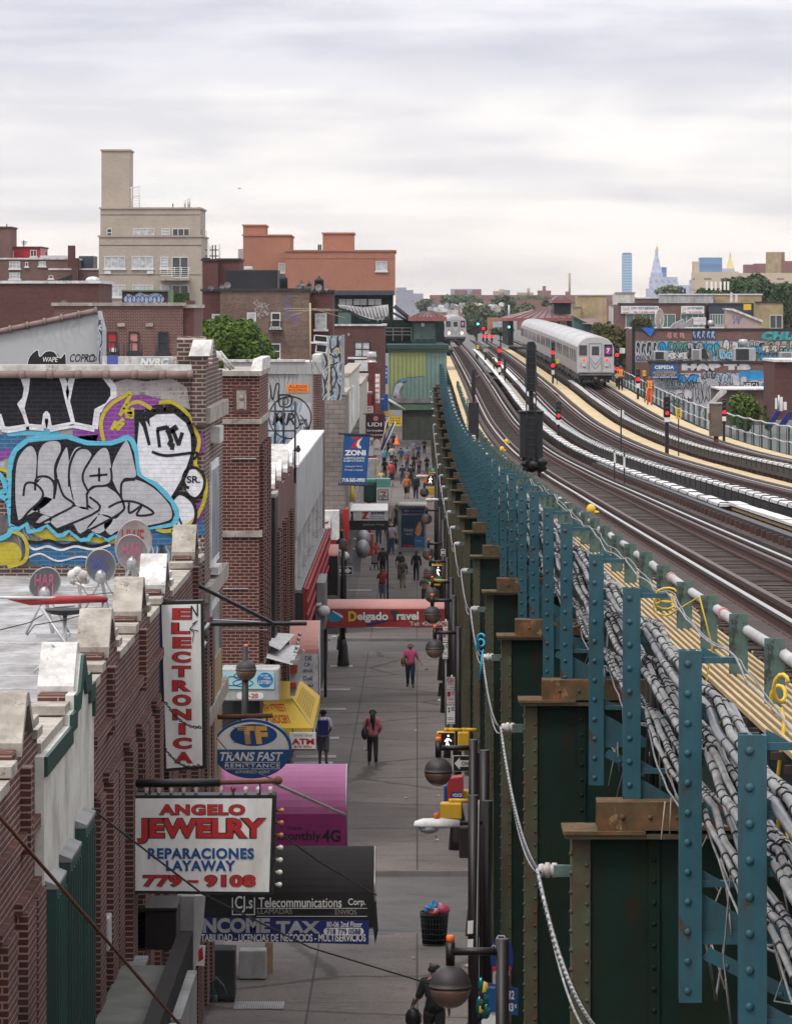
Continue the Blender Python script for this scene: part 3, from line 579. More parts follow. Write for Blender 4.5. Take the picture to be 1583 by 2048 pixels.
def dish(px,py,Y,wpx,hpx,label,cat='dish',face=None,word=None,wc='spray',zroof=ZR,group=None,tilt=0.0):
 c=P(px,py,Y);s=Y/F;rx,rz=wpx*s/2,hpx*s/2
 t=thing('satellite_dish',label,'satellite dish',(c.x,Y,zroof),group or 'satellite dishes on the near roof')
 mb=MB();n=28;rings=6;i0=0
 for side in(0,1):
  vs=[];fs=[]
  for k in range(rings+1):
   r=k/rings;dep=.22*min(rx,rz)*(r*r-1)
   for q in range(n):
    a=2*math.pi*q/n;vs.append((c.x+rx*r*math.cos(a)+tilt*rz*r*math.sin(a),Y-dep*1.0+(.012 if side else 0)-.35*rz*r*math.sin(a),c.z+rz*r*math.sin(a)))
  for k in range(rings):
   for q in range(n):
    f=(k*n+q,k*n+(q+1)%n,(k+1)*n+(q+1)%n,(k+1)*n+q);fs.append(f if side else f[::-1])
  mb.add(vs,fs,True)
 rim=[(c.x+rx*math.cos(2*math.pi*q/24)+tilt*rz*math.sin(2*math.pi*q/24),Y-.35*rz*math.sin(2*math.pi*q/24),c.z+rz*math.sin(2*math.pi*q/24))for q in range(25)]
 mb.c=1;mb.tube(rim,.010,5,False)
 r_=mb.build('reflector',[face or M['grey'],M['pale_grey']],t)
 if word:
  mb=MB();wl=[Vector(p)for p in()]
  k=wpx*.34;write(mb,word,px-k,py-hpx*.30,px+k*.9,py+hpx*.08,Y-.10,.02,.15)
  mb.v=[(x,y-.35*(z-c.z)-.01,z)for x,y,z in mb.v]
  for dx in(-.2,.05,.25):
   p=P(px+wpx*dx,py+hpx*.08,Y-.1);mb.box(p.x-.008,p.x+.008,Y-.115-.35*(p.z-c.z)*.8,Y-.11-.35*(p.z-c.z)*.8,p.z-.14,p.z)
  mb.build('scrawl',wc,r_)
 mb=MB();b=c+Vector((0,-.02+.35*rz,-rz*.55));mb.ball((c.x,Y-.06,c.z-rz*.62),.09,10,1,.7,1.3);mb.build('bracket',M['galv'],t)
 mb=MB();mb.tube([(c.x,Y+.06,c.z-rz*.2),(c.x,Y+.10,c.z-rz*.8),(c.x+.12,Y+.02,zroof+.03)],.028,8)
 mb.tube([(c.x+.02,Y+.08,c.z-rz*.6),(c.x+.35,Y+.25,zroof+.02)],.016,6);mb.tube([(c.x+.02,Y+.08,c.z-rz*.6),(c.x-.3,Y+.3,zroof+.02)],.016,6)
 mb.box(c.x-.12,c.x+.36,Y-.12,Y+.16,zroof+.002,zroof+.05);mb.build('mast',M['galv'],t)
 mb=MB();mb.tube([(c.x,Y-.05,c.z-rz*.9),(c.x+.02,Y-.35,c.z-rz*.75),(c.x+.02,Y-.45,c.z-rz*.5)],.012,6);mb.box(c.x-.03,c.x+.07,Y-.50,Y-.40,c.z-rz*.55,c.z-rz*.36);mb.build('feed_arm',M['galv'],t)
 return t
M['pinkspray']=plain('pinkspray',(.50,.13,.22),var=.2);M['redspray']=plain('redspray',(.40,.04,.05),var=.2);M['bluespray']=plain('bluespray',(.09,.10,.35),var=.2)
M['dish_grey']=plain('dish_grey',(.19,.19,.195),rough=.5,var=.2);M['dish_mid']=plain('dish_mid',(.26,.255,.26),rough=.5,var=.15,dirt=(.4,.39,.39));M['dish_white']=plain('dish_white',(.50,.47,.47),rough=.5,var=.1,dirt=(.35,.1,.1),dirt_amt=.2,dirt_scale=4)
dish(90,1167,66,62,66,'smallest dish, grey with pink scrawl, nearest the left edge of the silver roof',face=M['dish_grey'],word='HAR',wc=M['pinkspray'],tilt=.15)
dish(202,1132,70.5,60,68,'dark grey dish with blue scrawl between two pink-scrawled dishes',face=M['dish_grey'],word='BBC',wc=M['bluespray'])
dish(264,1105,73.0,62,72,'light grey dish with pink and blue scrawl in front of the red-scrawled dish',face=M['dish_mid'],word='HAR',wc=M['pinkspray'],tilt=-.05)
dish(267,1088,75.5,72,98,'tallest dish, white with red scrawl, standing behind a grey one',face=M['dish_white'],word='HWF',wc=M['redspray'],tilt=.1)
t=thing('satellite_dish','dark dish lying tilted back on its mast behind the red pole','satellite dish',(xpx(125,60),60,ZR),'satellite dishes on the near roof')
mb=MB();c=P(128,1222,60);mb.lathe((c.x,60.2,c.z-.02),[(.001,-.06),(.18,-.035),(.30,.02),(.31,.03),(.29,.035),(.001,.0)],24);mb.build('reflector',M['char'],t)
mb=MB();mb.tube([(c.x,60.2,c.z-.05),(c.x,60.1,ZR)],.03,8);mb.box(c.x-.12,c.x+.12,59.9,60.2,ZR+.001,ZR+.16);mb.tube([(c.x-.3,59.9,c.z+.06),(c.x+.3,59.6,ZR+.02)],.022,6);mb.tube([(c.x-.05,59.8,ZR+.3),(c.x-.35,59.4,ZR+.02)],.014,6);mb.build('mast',M['galv'],t)
mb=MB();mb.c=0;mb.tube([P(18,1198,58),P(60,1203,58.1),P(120,1200,58.2),P(190,1198,58.3),P(212,1199,58.4)],[.012,.05,.055,.05,.04],10);mb.c=1;mb.tube([P(-30,1195,57.8),P(216,1197,58.45)],.022,6)
mb.tube([P(-20,1196,57.9),Vector((xpx(-20,57.9),57.9,ZR))],.02,6);mb.tube([P(206,1199,58.4),Vector((xpx(206,58.4),58.4,ZR))],.02,6)
tag(mb.build('wrapped_pole',[M['red'],M['galv']]),'horizontal pole wrapped in a red cloth banner above the silver roof','pole')
tag((lambda m:(m.tube([P(0,1260,60),P(60,1245,61),P(110,1215,62),P(150,1212,62.5)],.008,5),m.tube([P(55,1270,58),P(70,1250,59),P(130,1240,60),P(170,1228,61)],.008,5),m.tube([P(150,1150,69),P(175,1190,66),P(230,1185,64),P(250,1200,63)],.007,5),m.build('roof_cable',M['black']))[-1])(MB()),'loose black cable looping over the silver roof between the dishes','cable')
tag((lambda m:([m.ball(P(x,y,72),r,10)for x,y,r in((146,1150,.09),(155,1143,.08),(165,1152,.1),(158,1160,.09),(172,1160,.07),(148,1160,.08))],m.tube([P(150,1165,72),P(175,1175,70.5),P(200,1172,70.5)],.02,6),m.tube([P(160,1165,72),Vector((xpx(160,72),72,ZR))],.03,6),m.build('foil_bundle',M['white_cap']))[-1])(MB()),'crumpled white bundle on a bracket behind the dark grey dish','bundle')
def poly_oval(cx,cy,rx,ry,a0=0,a1=360,n=48):return[(cx+rx*math.cos(R(a0+(a1-a0)*k/n)),cy-ry*math.sin(R(a0+(a1-a0)*k/n)))for k in range(n+1)]
def pflat(mb,pts,Y):mb.flat([((p[0]-CX)*Y/F,(HY-p[1])*Y/F)for p in pts],Y)
def outlined(t,s,x0,y0,x1,y1,Y,mat,edge,bold=.02,e=1.6,space=1.0,shear=0):
 if edge:
  mb=MB();write(mb,s,x0-e*.6,y0-e*.6,x1+e*.6,y1+e*.6,Y-.004,bold+.03,shear,space);mb.build('lettering_edge',M[edge],t)
 mb=MB();write(mb,s,x0,y0,x1,y1,Y-.008,bold,shear,space);return mb.build('lettering',M[mat],t)
Y=67.5
t=thing('vertical_sign','tall white sign with red letters stacked one under another','sign',(xpx(364,Y),Y,zpx(1540,Y)))
mb=MB();mb.pprism([(316,1203),(406,1201),(412,1537),(327,1543)],Y,.28);mb.build('cabinet',M['black'],t)
mb=MB();pflat(mb,[(323,1210),(401,1208),(405,1531),(333,1537)],Y-.006);mb.build('panel',M['sign_white'],t)
mb=MB();mb.box(xpx(318,Y),xpx(321,Y),Y-.01,Y+.2,zpx(1535,Y),zpx(1215,Y));mb.build('blue_edge',M['sign_blue'],t)
word='ELECTRONICA'
for i,ch in enumerate(word):
 y=1217+i*28.75;dx=i*.35
 w_=37 if ch!='I' else 13;c_=361.5+dx+(2 if ch in 'AE' else 0)
 outlined(t,ch,c_-w_/2,y,c_+w_/2,y+21.5,Y-.008,'sign_red','black',.035,1.4)
mb=MB();f=lambda p:(xpx(p[0],Y),zpx(p[1],Y))
mb.stroke([f(p)for p in((383,1238),(383,1212),(395,1232),(395,1208))],.02,Y-.02);mb.stroke([f(p)for p in((385,1248),(395,1241),(380,1258),(397,1262))],.014,Y-.02);mb.stroke([f(p)for p in((380,1258),(388,1264),(385,1285))],.010,Y-.02);mb.build('scrawl',M['black'],t)
mb=MB();mb.tube([(xpx(405,Y),Y+.1,zpx(1235,Y)),(XO(OF,Y+2),Y+2.2,zpx(1230,Y))],.03,6);mb.tube([(xpx(350,Y),Y+.1,zpx(1205,Y)),(XO(OF-.1,Y),Y+.2,zpx(1195,Y))],.03,6);mb.build('bracket',M['char'],t)
Y=85.0
t=thing('oval_sign','oval blue and white sign with orange stripes for initials','sign',(xpx(504,Y),Y,zpx(1556,Y)))
mb=MB();mb.pprism(poly_oval(504,1498,79,59)[:-1],Y,.22);mb.build('cabinet',M['sign_blue'],t)
mb=MB();pflat(mb,poly_oval(503,1499,75,55)[:-1],Y-.005);mb.build('panel',M['sign_white'],t)
mb=MB();pflat(mb,[(503+76*math.cos(R(a)),1499-56*math.sin(R(a)))for a in range(180,361,4)],Y-.010);pflat(mb,poly_oval(507,1470,47,22)[:-1],Y-.010);mb.build('blue_field',M['sign_blue'],t)
M['sign_orange']=plain('sign_orange',(.72,.38,.10),rough=.4,var=.08)
outlined(t,'TF',474,1452,536,1488,Y-.010,'sign_orange',None,.06,shear=-.12)
mb=MB()
for k in range(8):y=1455+k*4.2;mb.stroke([(xpx(466,Y),zpx(y,Y)),(xpx(492 if k<4 else 505,Y),zpx(y,Y))],1.1*Y/F,Y-.028)
mb.build('initial_stripes',M['sign_blue'],t)
outlined(t,'TRANS FAST',440,1504,566,1522,Y-.008,'sign_white',None,.025,shear=.25)
outlined(t,'REMITTANCE',450,1527,560,1535,Y-.008,'sign_white',None,.012,space=1.15)
outlined(t,'AUTHORIZED  AGENT',470,1541,540,1546.5,Y-.008,'sign_white',None,.0)
mb=MB();mb.stroke([(xpx(450,Y),zpx(1524.5,Y)),(xpx(560,Y),zpx(1524.5,Y))],.010,Y-.016);mb.stroke([(xpx(450,Y),zpx(1537.5,Y)),(xpx(560,Y),zpx(1537.5,Y))],.010,Y-.016);mb.build('rule',M['sign_white'],t)
mb=MB();mb.tube([(XO(OF-.1,Y),Y+.1,zpx(1436,Y)),(xpx(545,Y),Y+.1,zpx(1432,Y))],.045,8);mb.tube([(xpx(480,Y),Y+.1,zpx(1436,Y)),(xpx(480,Y),Y+.1,zpx(1446,Y))],.02,6);mb.tube([(xpx(533,Y),Y+.1,zpx(1434,Y)),(xpx(533,Y),Y+.1,zpx(1446,Y))],.02,6);mb.build('bracket',M['rust'],t)
Y=59.8
t=thing('bulb_sign','white rectangular shop sign in red and blue letters with light bulbs along its edges','sign',(xpx(400,Y),Y,zpx(1790,Y)))
mb=MB();mb.pprism([(252,1591),(552,1590),(546,1790),(248,1787)],Y,.38);mb.build('cabinet',M['black'],t)
mb=MB();pflat(mb,[(259,1597),(544,1597),(538,1784),(254,1781)],Y-.006);mb.build('panel',M['sign_white'],t)
outlined(t,'ANGELO',318,1609,490,1630,Y-.008,'sign_red','black',.04,1.4,1.12)
outlined(t,'JEWELRY',275,1637,532,1687,Y-.008,'sign_red','black',.045,2.4,1.0)
outlined(t,'REPARACIONES',296,1696,508,1718,Y-.008,'sign_blue',None,.042,1,1.1)
outlined(t,'LAYAWAY',332,1721,471,1742,Y-.008,'sign_blue',None,.042,1,1.1)
outlined(t,'779',286,1750,364,1774,Y-.008,'sign_red','black',.04,1.4,1.05);outlined(t,'9108',409,1750,511,1774,Y-.008,'sign_red','black',.04,1.4,1.05)
mb=MB();mb.box(xpx(375,Y),xpx(397,Y),Y-.016,Y-.010,zpx(1765,Y),zpx(1760,Y));mb.build('dash',M['sign_red'],t)
M['bulb']=plain('bulb',(.70,.66,.58),rough=.2,var=.05);M['bulb_red']=plain('bulb_red',(.22,.05,.03),rough=.2);M['bulb_amber']=plain('bulb_amber',(.45,.17,.06),rough=.2)
def bulb(px,py,d,mat):
 c=P(px,py,Y+.12);mb=MB()
 if d=='up':prof=[(.014,0),(.016,.025),(.032,.06),(.036,.08),(.026,.105),(.001,.113)]
 else:prof=[(.014,0),(.016,.025),(.032,.06),(.036,.08),(.026,.105),(.001,.113)]
 mb.lathe((c.x,c.y,c.z),prof,10,'z' if d=='up' else 'x')
 if d=='left':mb.v=[(2*c.x-x,y,z)for x,y,z in mb.v]
 b=mb.build('bulb',M[mat],t)
 mb=MB();mb.lathe((c.x,c.y,c.z),[(.02,-.03),(.02,.02)],8,'z' if d=='up' else 'x');mb.build('socket',M['char'],b)
for k in range(12):
 if k!=6:bulb(268+k*24.8,1589,'up',('bulb_red' if k==8 else 'bulb'))
for k in range(7):bulb(552-k*.8,1621+k*24.7,'right',('bulb_amber' if k in(0,1,2)else 'bulb'))
for k in range(7):bulb(249,1625+k*24.7,'left','bulb')
mb=MB();mb.tube([P(234,1567,Y+.1),P(440,1565,Y+.1)],.055,8);mb.c=1;mb.tube([P(440,1565,Y+.1),P(560,1562,Y+.1)],.032,8);mb.ball(P(556,1561,Y+.1),.06,10);mb.c=0
mb.tube([P(520,1563,Y+.1),P(520,1592,Y+.1)],.012,6);mb.tube([P(300,1567,Y+.1),P(300,1592,Y+.1)],.012,6);mb.build('hanger',[M['black'],M['rust']],t)
def cable(name,pts,r,mat,label,cat='cable',sag=0,group=None,n=14):
 q=[]
 for a,b in zip(pts,pts[1:]):
  a,b=Vector(a),Vector(b)
  for k in range(n):s=k/n;q.append(a.lerp(b,s)-Vector((0,0,sag*4*s*(1-s))))
 q.append(Vector(pts[-1]));mb=MB();mb.tube(q,r,6);return tag(mb.build(name,M[mat]),label,cat,group)
def chain(a,b,label):
 a,b=Vector(a),Vector(b);n=int((b-a).length/.075);mb=MB()
 for k in range(n):
  p=a.lerp(b,(k+.5)/n)-Vector((0,0,.12*4*(k/n)*(1-k/n)));d=(b-a).normalized();u=Vector((0,1,0))if k%2 else d.cross(Vector((0,1,0)))
  mb.tube([p+d*.048*math.cos(R(x))+u*.026*math.sin(R(x))for x in range(0,361,45)],.009,5,False)
 tag(mb.build('stay_chain',M['char']),label,'chain')
chain(P(330,1405,67),P(402,1452,66),'upper rusty chain crossing the tall vertical sign');chain(P(328,1497,64),P(400,1528,63),'lower rusty chain crossing the foot of the tall vertical sign')
chain(P(434,1477,84),P(556,1561,60),'chain running from the oval sign down to the bulb sign')
cable('stay_rod',[P(545,1565,60),P(690,1630,72)],.022,'galv','bright steel rod from the bulb sign out over the pink awning','rod')
cable('stay_wire',[P(560,1667,60),P(640,1725,66),P(752,1790,76)],.014,'black','black wire from the bulb sign down to the black awning','wire')
cable('stay_wire',[P(0,1440,44),P(180,1615,52),P(405,1788,60),P(620,1895,66),P(860,1968,72)],.013,'char','long dark wire slanting down to the globe lamp at the bottom','wire')
M['rust_rod']=plain('rust_rod',(.12,.035,.02),rough=.8,var=.5,scale=9)
cable('stay_rod',[P(-10,1622,40),P(365,2056,52)],.019,'rust_rod','thick rusty rod crossing the bottom left corner','rod')
cable('stay_wire',[P(395,1170,74),P(545,1246,80)],.035,'black','thick black stay from the brick front to the corner tower','wire')
cable('iron_bar',[P(410,1248,80),P(610,1247,84)],.045,'black','long black horizontal arm in front of the corner tower','bar')
cable('iron_bar',[P(425,1240,80),P(520,1244,82)],.02,'galv','thin steel arm above the long black arm','bar')
for px,py,lb in((410,1256,'upper small spotlight on the brick front beside the tall sign'),(404,1293,'lower small spotlight on the brick front beside the tall sign')):
 t=thing('spotlight',lb,'spotlight',P(px,py,77));mb=MB();p=P(px,py,77);mb.tube([p+Vector((.07,0,.09)),p+Vector((.02,-.02,.01)),p+Vector((-.06,-.06,-.06))],[.03,.05,.085],10);mb.build('housing',M['steel'],t);mb=MB();mb.tube([p+Vector((.05,0,.06)),(XO(OF,77),77.6,p.z+.12)],.014,6);mb.build('arm',M['char'],t)
def awning(name,label,px0,px1,ptop,pmid,pbot,Y,depth,mats,cat='awning',group=None,lip=True):
 """a barrel awning: flat valance facing the camera from pbot to pmid, then curving up and back to ptop"""
 x0,x1=xpx(px0,Y),xpx(px1,Y);zb,zm,zt=zpx(pbot,Y),zpx(pmid,Y),zpx(ptop,Y)
 t=thing(name,label,cat,((x0+x1)/2,Y,zb),group);n=10;pr=[(Y,zb),(Y,zm)]
 for k in range(1,n+1):
  a=math.pi/2*k/n;pr.append((Y+depth*(1-math.cos(a)),zm+(zt-zm)*math.sin(a)))
 mb=MB()
 for k,((a,za),(b,zb_))in enumerate(zip(pr,pr[1:])):
  mb.c=0 if k==0 else 1
  mb.face([(x0,a,za),(x1,a,za),(x1,b,zb_),(x0,b,zb_)])
 mb.c=0
 for x in(x0,x1):
  ring=[(x,a,z)for a,z in pr]+[(x,Y+depth,zb)]
  mb.face(ring if x==x0 else ring[::-1])
 mb.face([(x0,Y+depth,zb),(x1,Y+depth,zb),(x1,Y+depth,zt),(x0,Y+depth,zt)])
 mb.build('cover',mats,t)
 mb=MB();r=.014
 for x in(x0+.01,x1-.01):mb.tube([(x,a,z)for a,z in pr]+[(x,Y+depth,zb)],r,5)
 mb.tube([(x0,Y,zb),(x1,Y,zb)],r,5);mb.build('rail',M['steel']if lip else mats[0],t)
 return t
Y=89.0
t=awning('shop_awning','pink barrel awning with dark lettering, its top coloured as lit, its front as shaded',430,693,1541,1628,1707,Y,1.3,[M['pink_shaded'],M['pink_lit']])
outlined(t,'monthly',556,1662,642,1686,Y-.002,'black',None,.015);outlined(t,'4G',644,1660,681,1684,Y-.002,'black',None,.03);outlined(t,'T  Mobile',560,1652,604,1660,Y-.002,'dark_brown',None,0)
Y=76.0
M['awn_grey']=plain('awn_grey',(.020,.018,.018),rough=.85,spec=.15,var=.12)
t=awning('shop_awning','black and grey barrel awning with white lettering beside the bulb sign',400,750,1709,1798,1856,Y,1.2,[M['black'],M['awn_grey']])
outlined(t,'Telecommunications',517,1795,683,1815,Y-.002,'sign_white',None,.01);outlined(t,'Corp.',696,1797,731,1814,Y-.002,'sign_white',None,.01)
outlined(t,'LLAMADAS',515,1817,584,1828,Y-.002,'coping',None,.0);outlined(t,'PASAJES',600,1818,656,1829,Y-.002,'dark_brown',None,.0);outlined(t,'ENVIOS',670,1819,713,1829,Y-.002,'coping',None,.0)
mb=MB()
for y in(1816,1832):mb.box(xpx(513,Y),xpx(734,Y),Y-.012,Y-.006,zpx(y+1,Y),zpx(y,Y))
for q in((464,1795,466,1829),(508,1795,510,1829),(464,1828,510,1830)):mb.box(xpx(q[0],Y),xpx(q[2],Y),Y-.012,Y-.006,zpx(q[3],Y),zpx(q[1],Y))
mb.build('rule',M['sign_white'],t);outlined(t,'CJ.s',470,1792,505,1825,Y-.002,'sign_white',None,.01)
mb=MB();mb.prism([(xpx(742,Y),zpx(1810,Y)),(xpx(752,Y),zpx(1800,Y)),(xpx(756,Y),zpx(1860,Y)),(xpx(750,Y),zpx(1888,Y)),(xpx(745,Y),zpx(1850,Y))],Y-.05,.03);mb.build('torn_flap',M['awn_grey'],t)
t=thing('banner','dark blue tax banner with white lettering hung under the black awning','banner',(xpx(570,Y),Y-.06,zpx(1888,Y)))
mb=MB();pts=[(395,1834),(738,1842),(737,1889),(395,1880)];mb.pprism(pts,Y-.06,.02);mb.build('cloth',M['navy'],t)
outlined(t,'INCOME',396,1836,540,1866,Y-.062,'pale_grey',None,.05);outlined(t,'TAX',552,1842,640,1867,Y-.062,'pale_grey',None,.05)
outlined(t,'80-06 2nd Floor',653,1843,724,1854,Y-.062,'sign_white',None,.015);outlined(t,'TABILIDAD - LICENCIAS DE NEGOCIOS - MULTISERVICIOS',402,1868,731,1883,Y-.062,'sign_white',None,.02)
mb=MB();pflat(mb,poly_oval(654,1863,7,7.5,90,270,12)+poly_oval(720,1863,7,7.5,-90,90,12),Y-.066);mb.build('number_panel',M['sign_white'],t)
outlined(t,'718 779 0588',653,1857,721,1869,Y-.068,'navy',None,.02)
def bx(name,label,cat,px0,py0,px1,py1,Y,d,mat,bevel=.02,group=None):
 mb=MB();mb.pbox(px0,py0,px1,py1,Y,d);return tag(mb.build(name,M[mat]if isinstance(mat,str)else mat,bevel=bevel),label,cat,group)
t=thing('air_conditioner','cream air conditioner sticking out beside the green shutters','air conditioner',P(206,1900,55))
mb=MB();mb.pbox(184,1836,219,1903,55,.55);mb.build('casing',M['pale_grey'],t,bevel=.02)
mb=MB()
for k in range(8):mb.box(xpx(187,55),xpx(196,55),54.985,54.992,zpx(1850+k*5,55),zpx(1848+k*5,55))
mb.build('louvre',M['char'],t)
t=thing('sign_cabinet','brown flat end of a sign box under the bulb sign','sign box',P(315,1900,62));mb=MB();mb.pbox(273,1822,353,1900,62,1.2);mb.build('cabinet',M['dark_brown'],t,bevel=.02);mb=MB();mb.pbox(271,1816,354,1822,61.95,1.3);mb.build('cap',M['dark_brown'],t)
t=thing('sign_cabinet','tall pale grey edge-on sign box hanging below the bulb sign','sign box',P(380,1950,66));mb=MB();mb.pprism([(353,1792),(388,1792),(386,1950),(352,1948)],66,1.0);mb.build('cabinet',M['grey'],t,bevel=.015);mb=MB();mb.pprism([(388.5,1792),(407,1792),(402,1862),(386.5,1952)],66.05,.9);mb.build('face',M['pale_grey'],t)
mb=MB();mb.pbox(363,1878,375,1895,65.9,.1);mb.build('switch_box',M['galv'],t)
t=thing('shop_canopy','grey-green flat canopy over the shop fronts in the bottom left corner','canopy',P(230,2060,60))
mb=MB();mb.sbox(OF+.1,OF+.74,44,57,-8.75,-8.4);mb.build('top',M['grey'],t)
M['canopy']=plain('canopy',(.10,.105,.09),rough=.75,var=.15,dirt=(.05,.045,.04))
mb=MB();mb.sbox(OF+.1,OF+.75,43.9,57.05,-8.398,-8.36);mb.build('sheet',M['canopy'],t)
mb=MB();mb.sbox(OF+.76,OF+.95,43,58.5,-9.3,-8.12);mb.build('side_sign',M['awn_grey'],t)
for k,(lb)in enumerate(('front','middle','back')):
 mb=MB();mb.sbox(OF+.96,OF+1.08,44.6+k*4.2,48.5+k*4.2,-9.4,-8.4);mb.build('sign_face',M['grey']if k!=1 else M['pale_grey'],t)
t=thing('sign_cabinet','black slanted sign box on the bottom left canopy','sign box',P(250,1980,58));mb=MB();mb.pprism([(190,1938),(288,1945),(284,1984),(186,1980)],59,.8);mb.build('cabinet',M['black'],t,bevel=.02);mb=MB();mb.pbox(190,1931,290,1938,58.95,.9);mb.build('cap',M['grey'],t)
bx('carton','white carton standing under the tax banner','carton',478,1902,532,1958,Yground(1960),.5,'pale_grey');bx('carton','brown plywood sheet behind the white carton','board',530,1885,546,1955,Yground(1955)+.6,.1,'wood',.004)
t=thing('shop_notice','small white notice with a red figure beside the pale sign box','notice',P(400,1932,69));mb=MB();mb.pprism([(392,1890),(411,1891),(409,1932),(391,1931)],69,.02);mb.build('panel',M['sign_white'],t);mb=MB();mb.pprism([(397,1900),(405,1893),(407,1918),(397,1924)],68.99,.005);mb.build('red_figure',M['sign_red'],t)
bx('storage_rack','dark rack of goods in the shop doorway at the bottom','rack',405,1900,470,2000,Yground(2005),.7,'char')
mb=MB();mb.sbox(OF,OF+.06,66,89,-13,-8.7);tag(mb.build('shop_window',M['window']),'dark shop front under the black awning','shop front')
mb=MB();mb.tube([P(428,1990,78),P(424,1970,78),P(432,1955,78),P(446,1972,78),P(452,1988,78)],.03,6);mb.tube([P(428,1990,78),P(428,2003,78)],.06,8);tag(mb.build('green_broom',M['pale_green']),'green broom head lying by the shop doorway','broom')
O2=-3.75
def Y2(px,o=O2):return 9000*-o/(833-px)
Y=107.0
bC=thing('corner_building','red brick corner building with a slim tower and stone bands beyond the crossing','building',(xpx(480,Y),Y,-13.2))
mb=MB();mb.box(xpx(443,Y),xpx(518,Y),Y,114.6,zpx(1336,Y),zpx(752,Y));mb.build('tower',M['brick_pier'],bC)
mb=MB()
for k in range(4):mb.box(xpx(518,Y)+.001,xpx(518,Y)+.10,Y+.5+k*1.9,Y+1.2+k*1.9,zpx(1330,Y),zpx(890,Y))
mb.build('buttress',M['brick_pier'],bC)
mb=MB()
for py,h,pr in((838,10,.06),(1062,12,.07),(1330,12,.08)):mb.box(xpx(443,Y)-pr,xpx(518,Y)+pr,Y-pr,114.7,zpx(py+h,Y),zpx(py,Y))
mb.build('stone_band',M['coping'],bC)
mb=MB();mb.box(xpx(440,Y),xpx(523,Y),Y-.1,114.7,zpx(752,Y)+.002,zpx(742,Y));mb.build('coping',M['coping'],bC)
mb=MB();a=zpx(742,Y)+.002;mb.hexa([(xpx(500,Y),Y-.1,a),(xpx(524,Y),Y-.1,a),(xpx(524,Y),114,a),(xpx(500,Y),114,a),(xpx(506,Y),Y+.5,zpx(718,Y)),(xpx(524,Y),Y+.5,zpx(718,Y)),(xpx(524,Y),114,zpx(718,Y)),(xpx(506,Y),114,zpx(718,Y))]);mb.build('gable_coping',M['white_cap'],bC)
mb=MB()
for q in((466,772,500,779),(466,819,500,826),(466,779,472,819),(494,779,500,819)):mb.box(xpx(q[0],Y),xpx(q[2],Y),Y-.03,Y-.001,zpx(q[3],Y),zpx(q[1],Y))
mb.build('brick_frame',M['brick_dark'],bC)
mb=MB();mb.box(xpx(473,Y),xpx(493,Y),Y-.012,Y-.001,zpx(819,Y),zpx(779,Y));mb.lathe((xpx(483,Y),Y-.012,zpx(795,Y)),[(.07,-.02),(.05,-.05),(.001,-.06)],10,'y');mb.box(xpx(478,Y),xpx(488,Y),Y-.05,Y-.013,zpx(817,Y),zpx(803,Y));mb.build('carved_stone',M['coping'],bC)
mb=MB();mb.box(xpx(443,Y),xpx(535,Y),Y-.03,Y-.005,zpx(1260,Y),zpx(1259,Y));mb.box(xpx(446,Y),xpx(497,Y),Y-.05,Y-.01,zpx(1178,Y),zpx(1176,Y));mb.box(xpx(461,Y),xpx(513,Y),Y-.05,Y-.01,zpx(918,Y),zpx(916,Y));mb.build('conduit',M['pale_grey'],bC)
mb=MB();mb.box(xpx(400,Y),xpx(519,Y),Y+.2,114.5,-13.4,zpx(1337,Y)-.002);mb.build('shop_front',M['char'],bC)
mb=MB();mb.sbox(O2-9,O2-.95,114.7,137.9,-13.5,-5.4);mb.build('roof',M['silver_roof'],bC)
pts=[(114.7,-4.95)]
for p in(118,123.5,129.5,134.5):pts+=[(p-1.5,-4.95),(p-1.5,-4.75),(p-.8,-4.75),(p,-4.25),(p+.8,-4.75),(p+1.5,-4.75),(p+1.5,-4.95)]
pts+=[(137.9,-4.95)]
mb=MB();mb.yprism(pts+[(137.9,-13.6),(114.7,-13.6)],O2-.4,O2);mb.build('front_wall',M['brick_pier'],bC)
for p in(118,123.5,129.5,134.5):
 mb=MB()
 for(a,za),(b,zb)in(((p-.85,-4.77),(p,-4.25)),((p,-4.25),(p+.85,-4.77))):
  mb.hexa([(XO(O2-.95,a),a,za),(XO(O2+.05,a),a,za),(XO(O2+.05,b),b,zb),(XO(O2-.95,b),b,zb),(XO(O2-.95,a),a,za+.13),(XO(O2+.05,a),a,za+.13),(XO(O2+.05,b),b,zb+.13),(XO(O2-.95,b),b,zb+.13)])
 mb.build('coping',M['white_cap'],bC)
mb=MB();mb.sbox(O2-.3,O2+.12,114.9,117.0,-12.4,-4.9);mb.c=1;mb.sbox(O2-.35,O2+.15,114.85,117.05,-4.895,-4.8);tag(mb.build('sign_board',[M['black'],M['coping']]),'tall black board beside the corner tower','board')
mb=MB()
for y in(119.5,121.5,125.5,127.5,131.5,133):mb.sbox(O2+.001,O2+.12,y,y+.7,-13.2,-6)
mb.build('pilaster',M['brick_pier'],bC)
mb=MB()
for x in(470,502,520,540):pass
pA=[P(x,1000,137)for x in(550,567,590)]
for p in pA:mb.tube([(p.x,137,-5.4),(p.x,137,-2.9)],.035,6)
for z in(-3.2,-3.8,-4.4):mb.tube([(pA[0].x-.5,137,z),(pA[2].x,137,z)],.025,6)
tag(mb.build('antenna_frame',M['black']),'black lattice frame on the roof behind the corner tower','frame')
bD=thing('panelled_building','building with a long pale grey parapet panel over dark windows','building',(XO(O2,157),157,-13.8))
mb=MB();mb.sbox(O2-.75,O2+.06,138,176.4,-7.15,-4.95);mb.build('parapet_panel',M['pale_grey'],bD)
mb=MB();mb.sbox(O2-.8,O2+.12,137.9,176.5,-4.948,-4.86);mb.build('coping',M['cover'],bD)
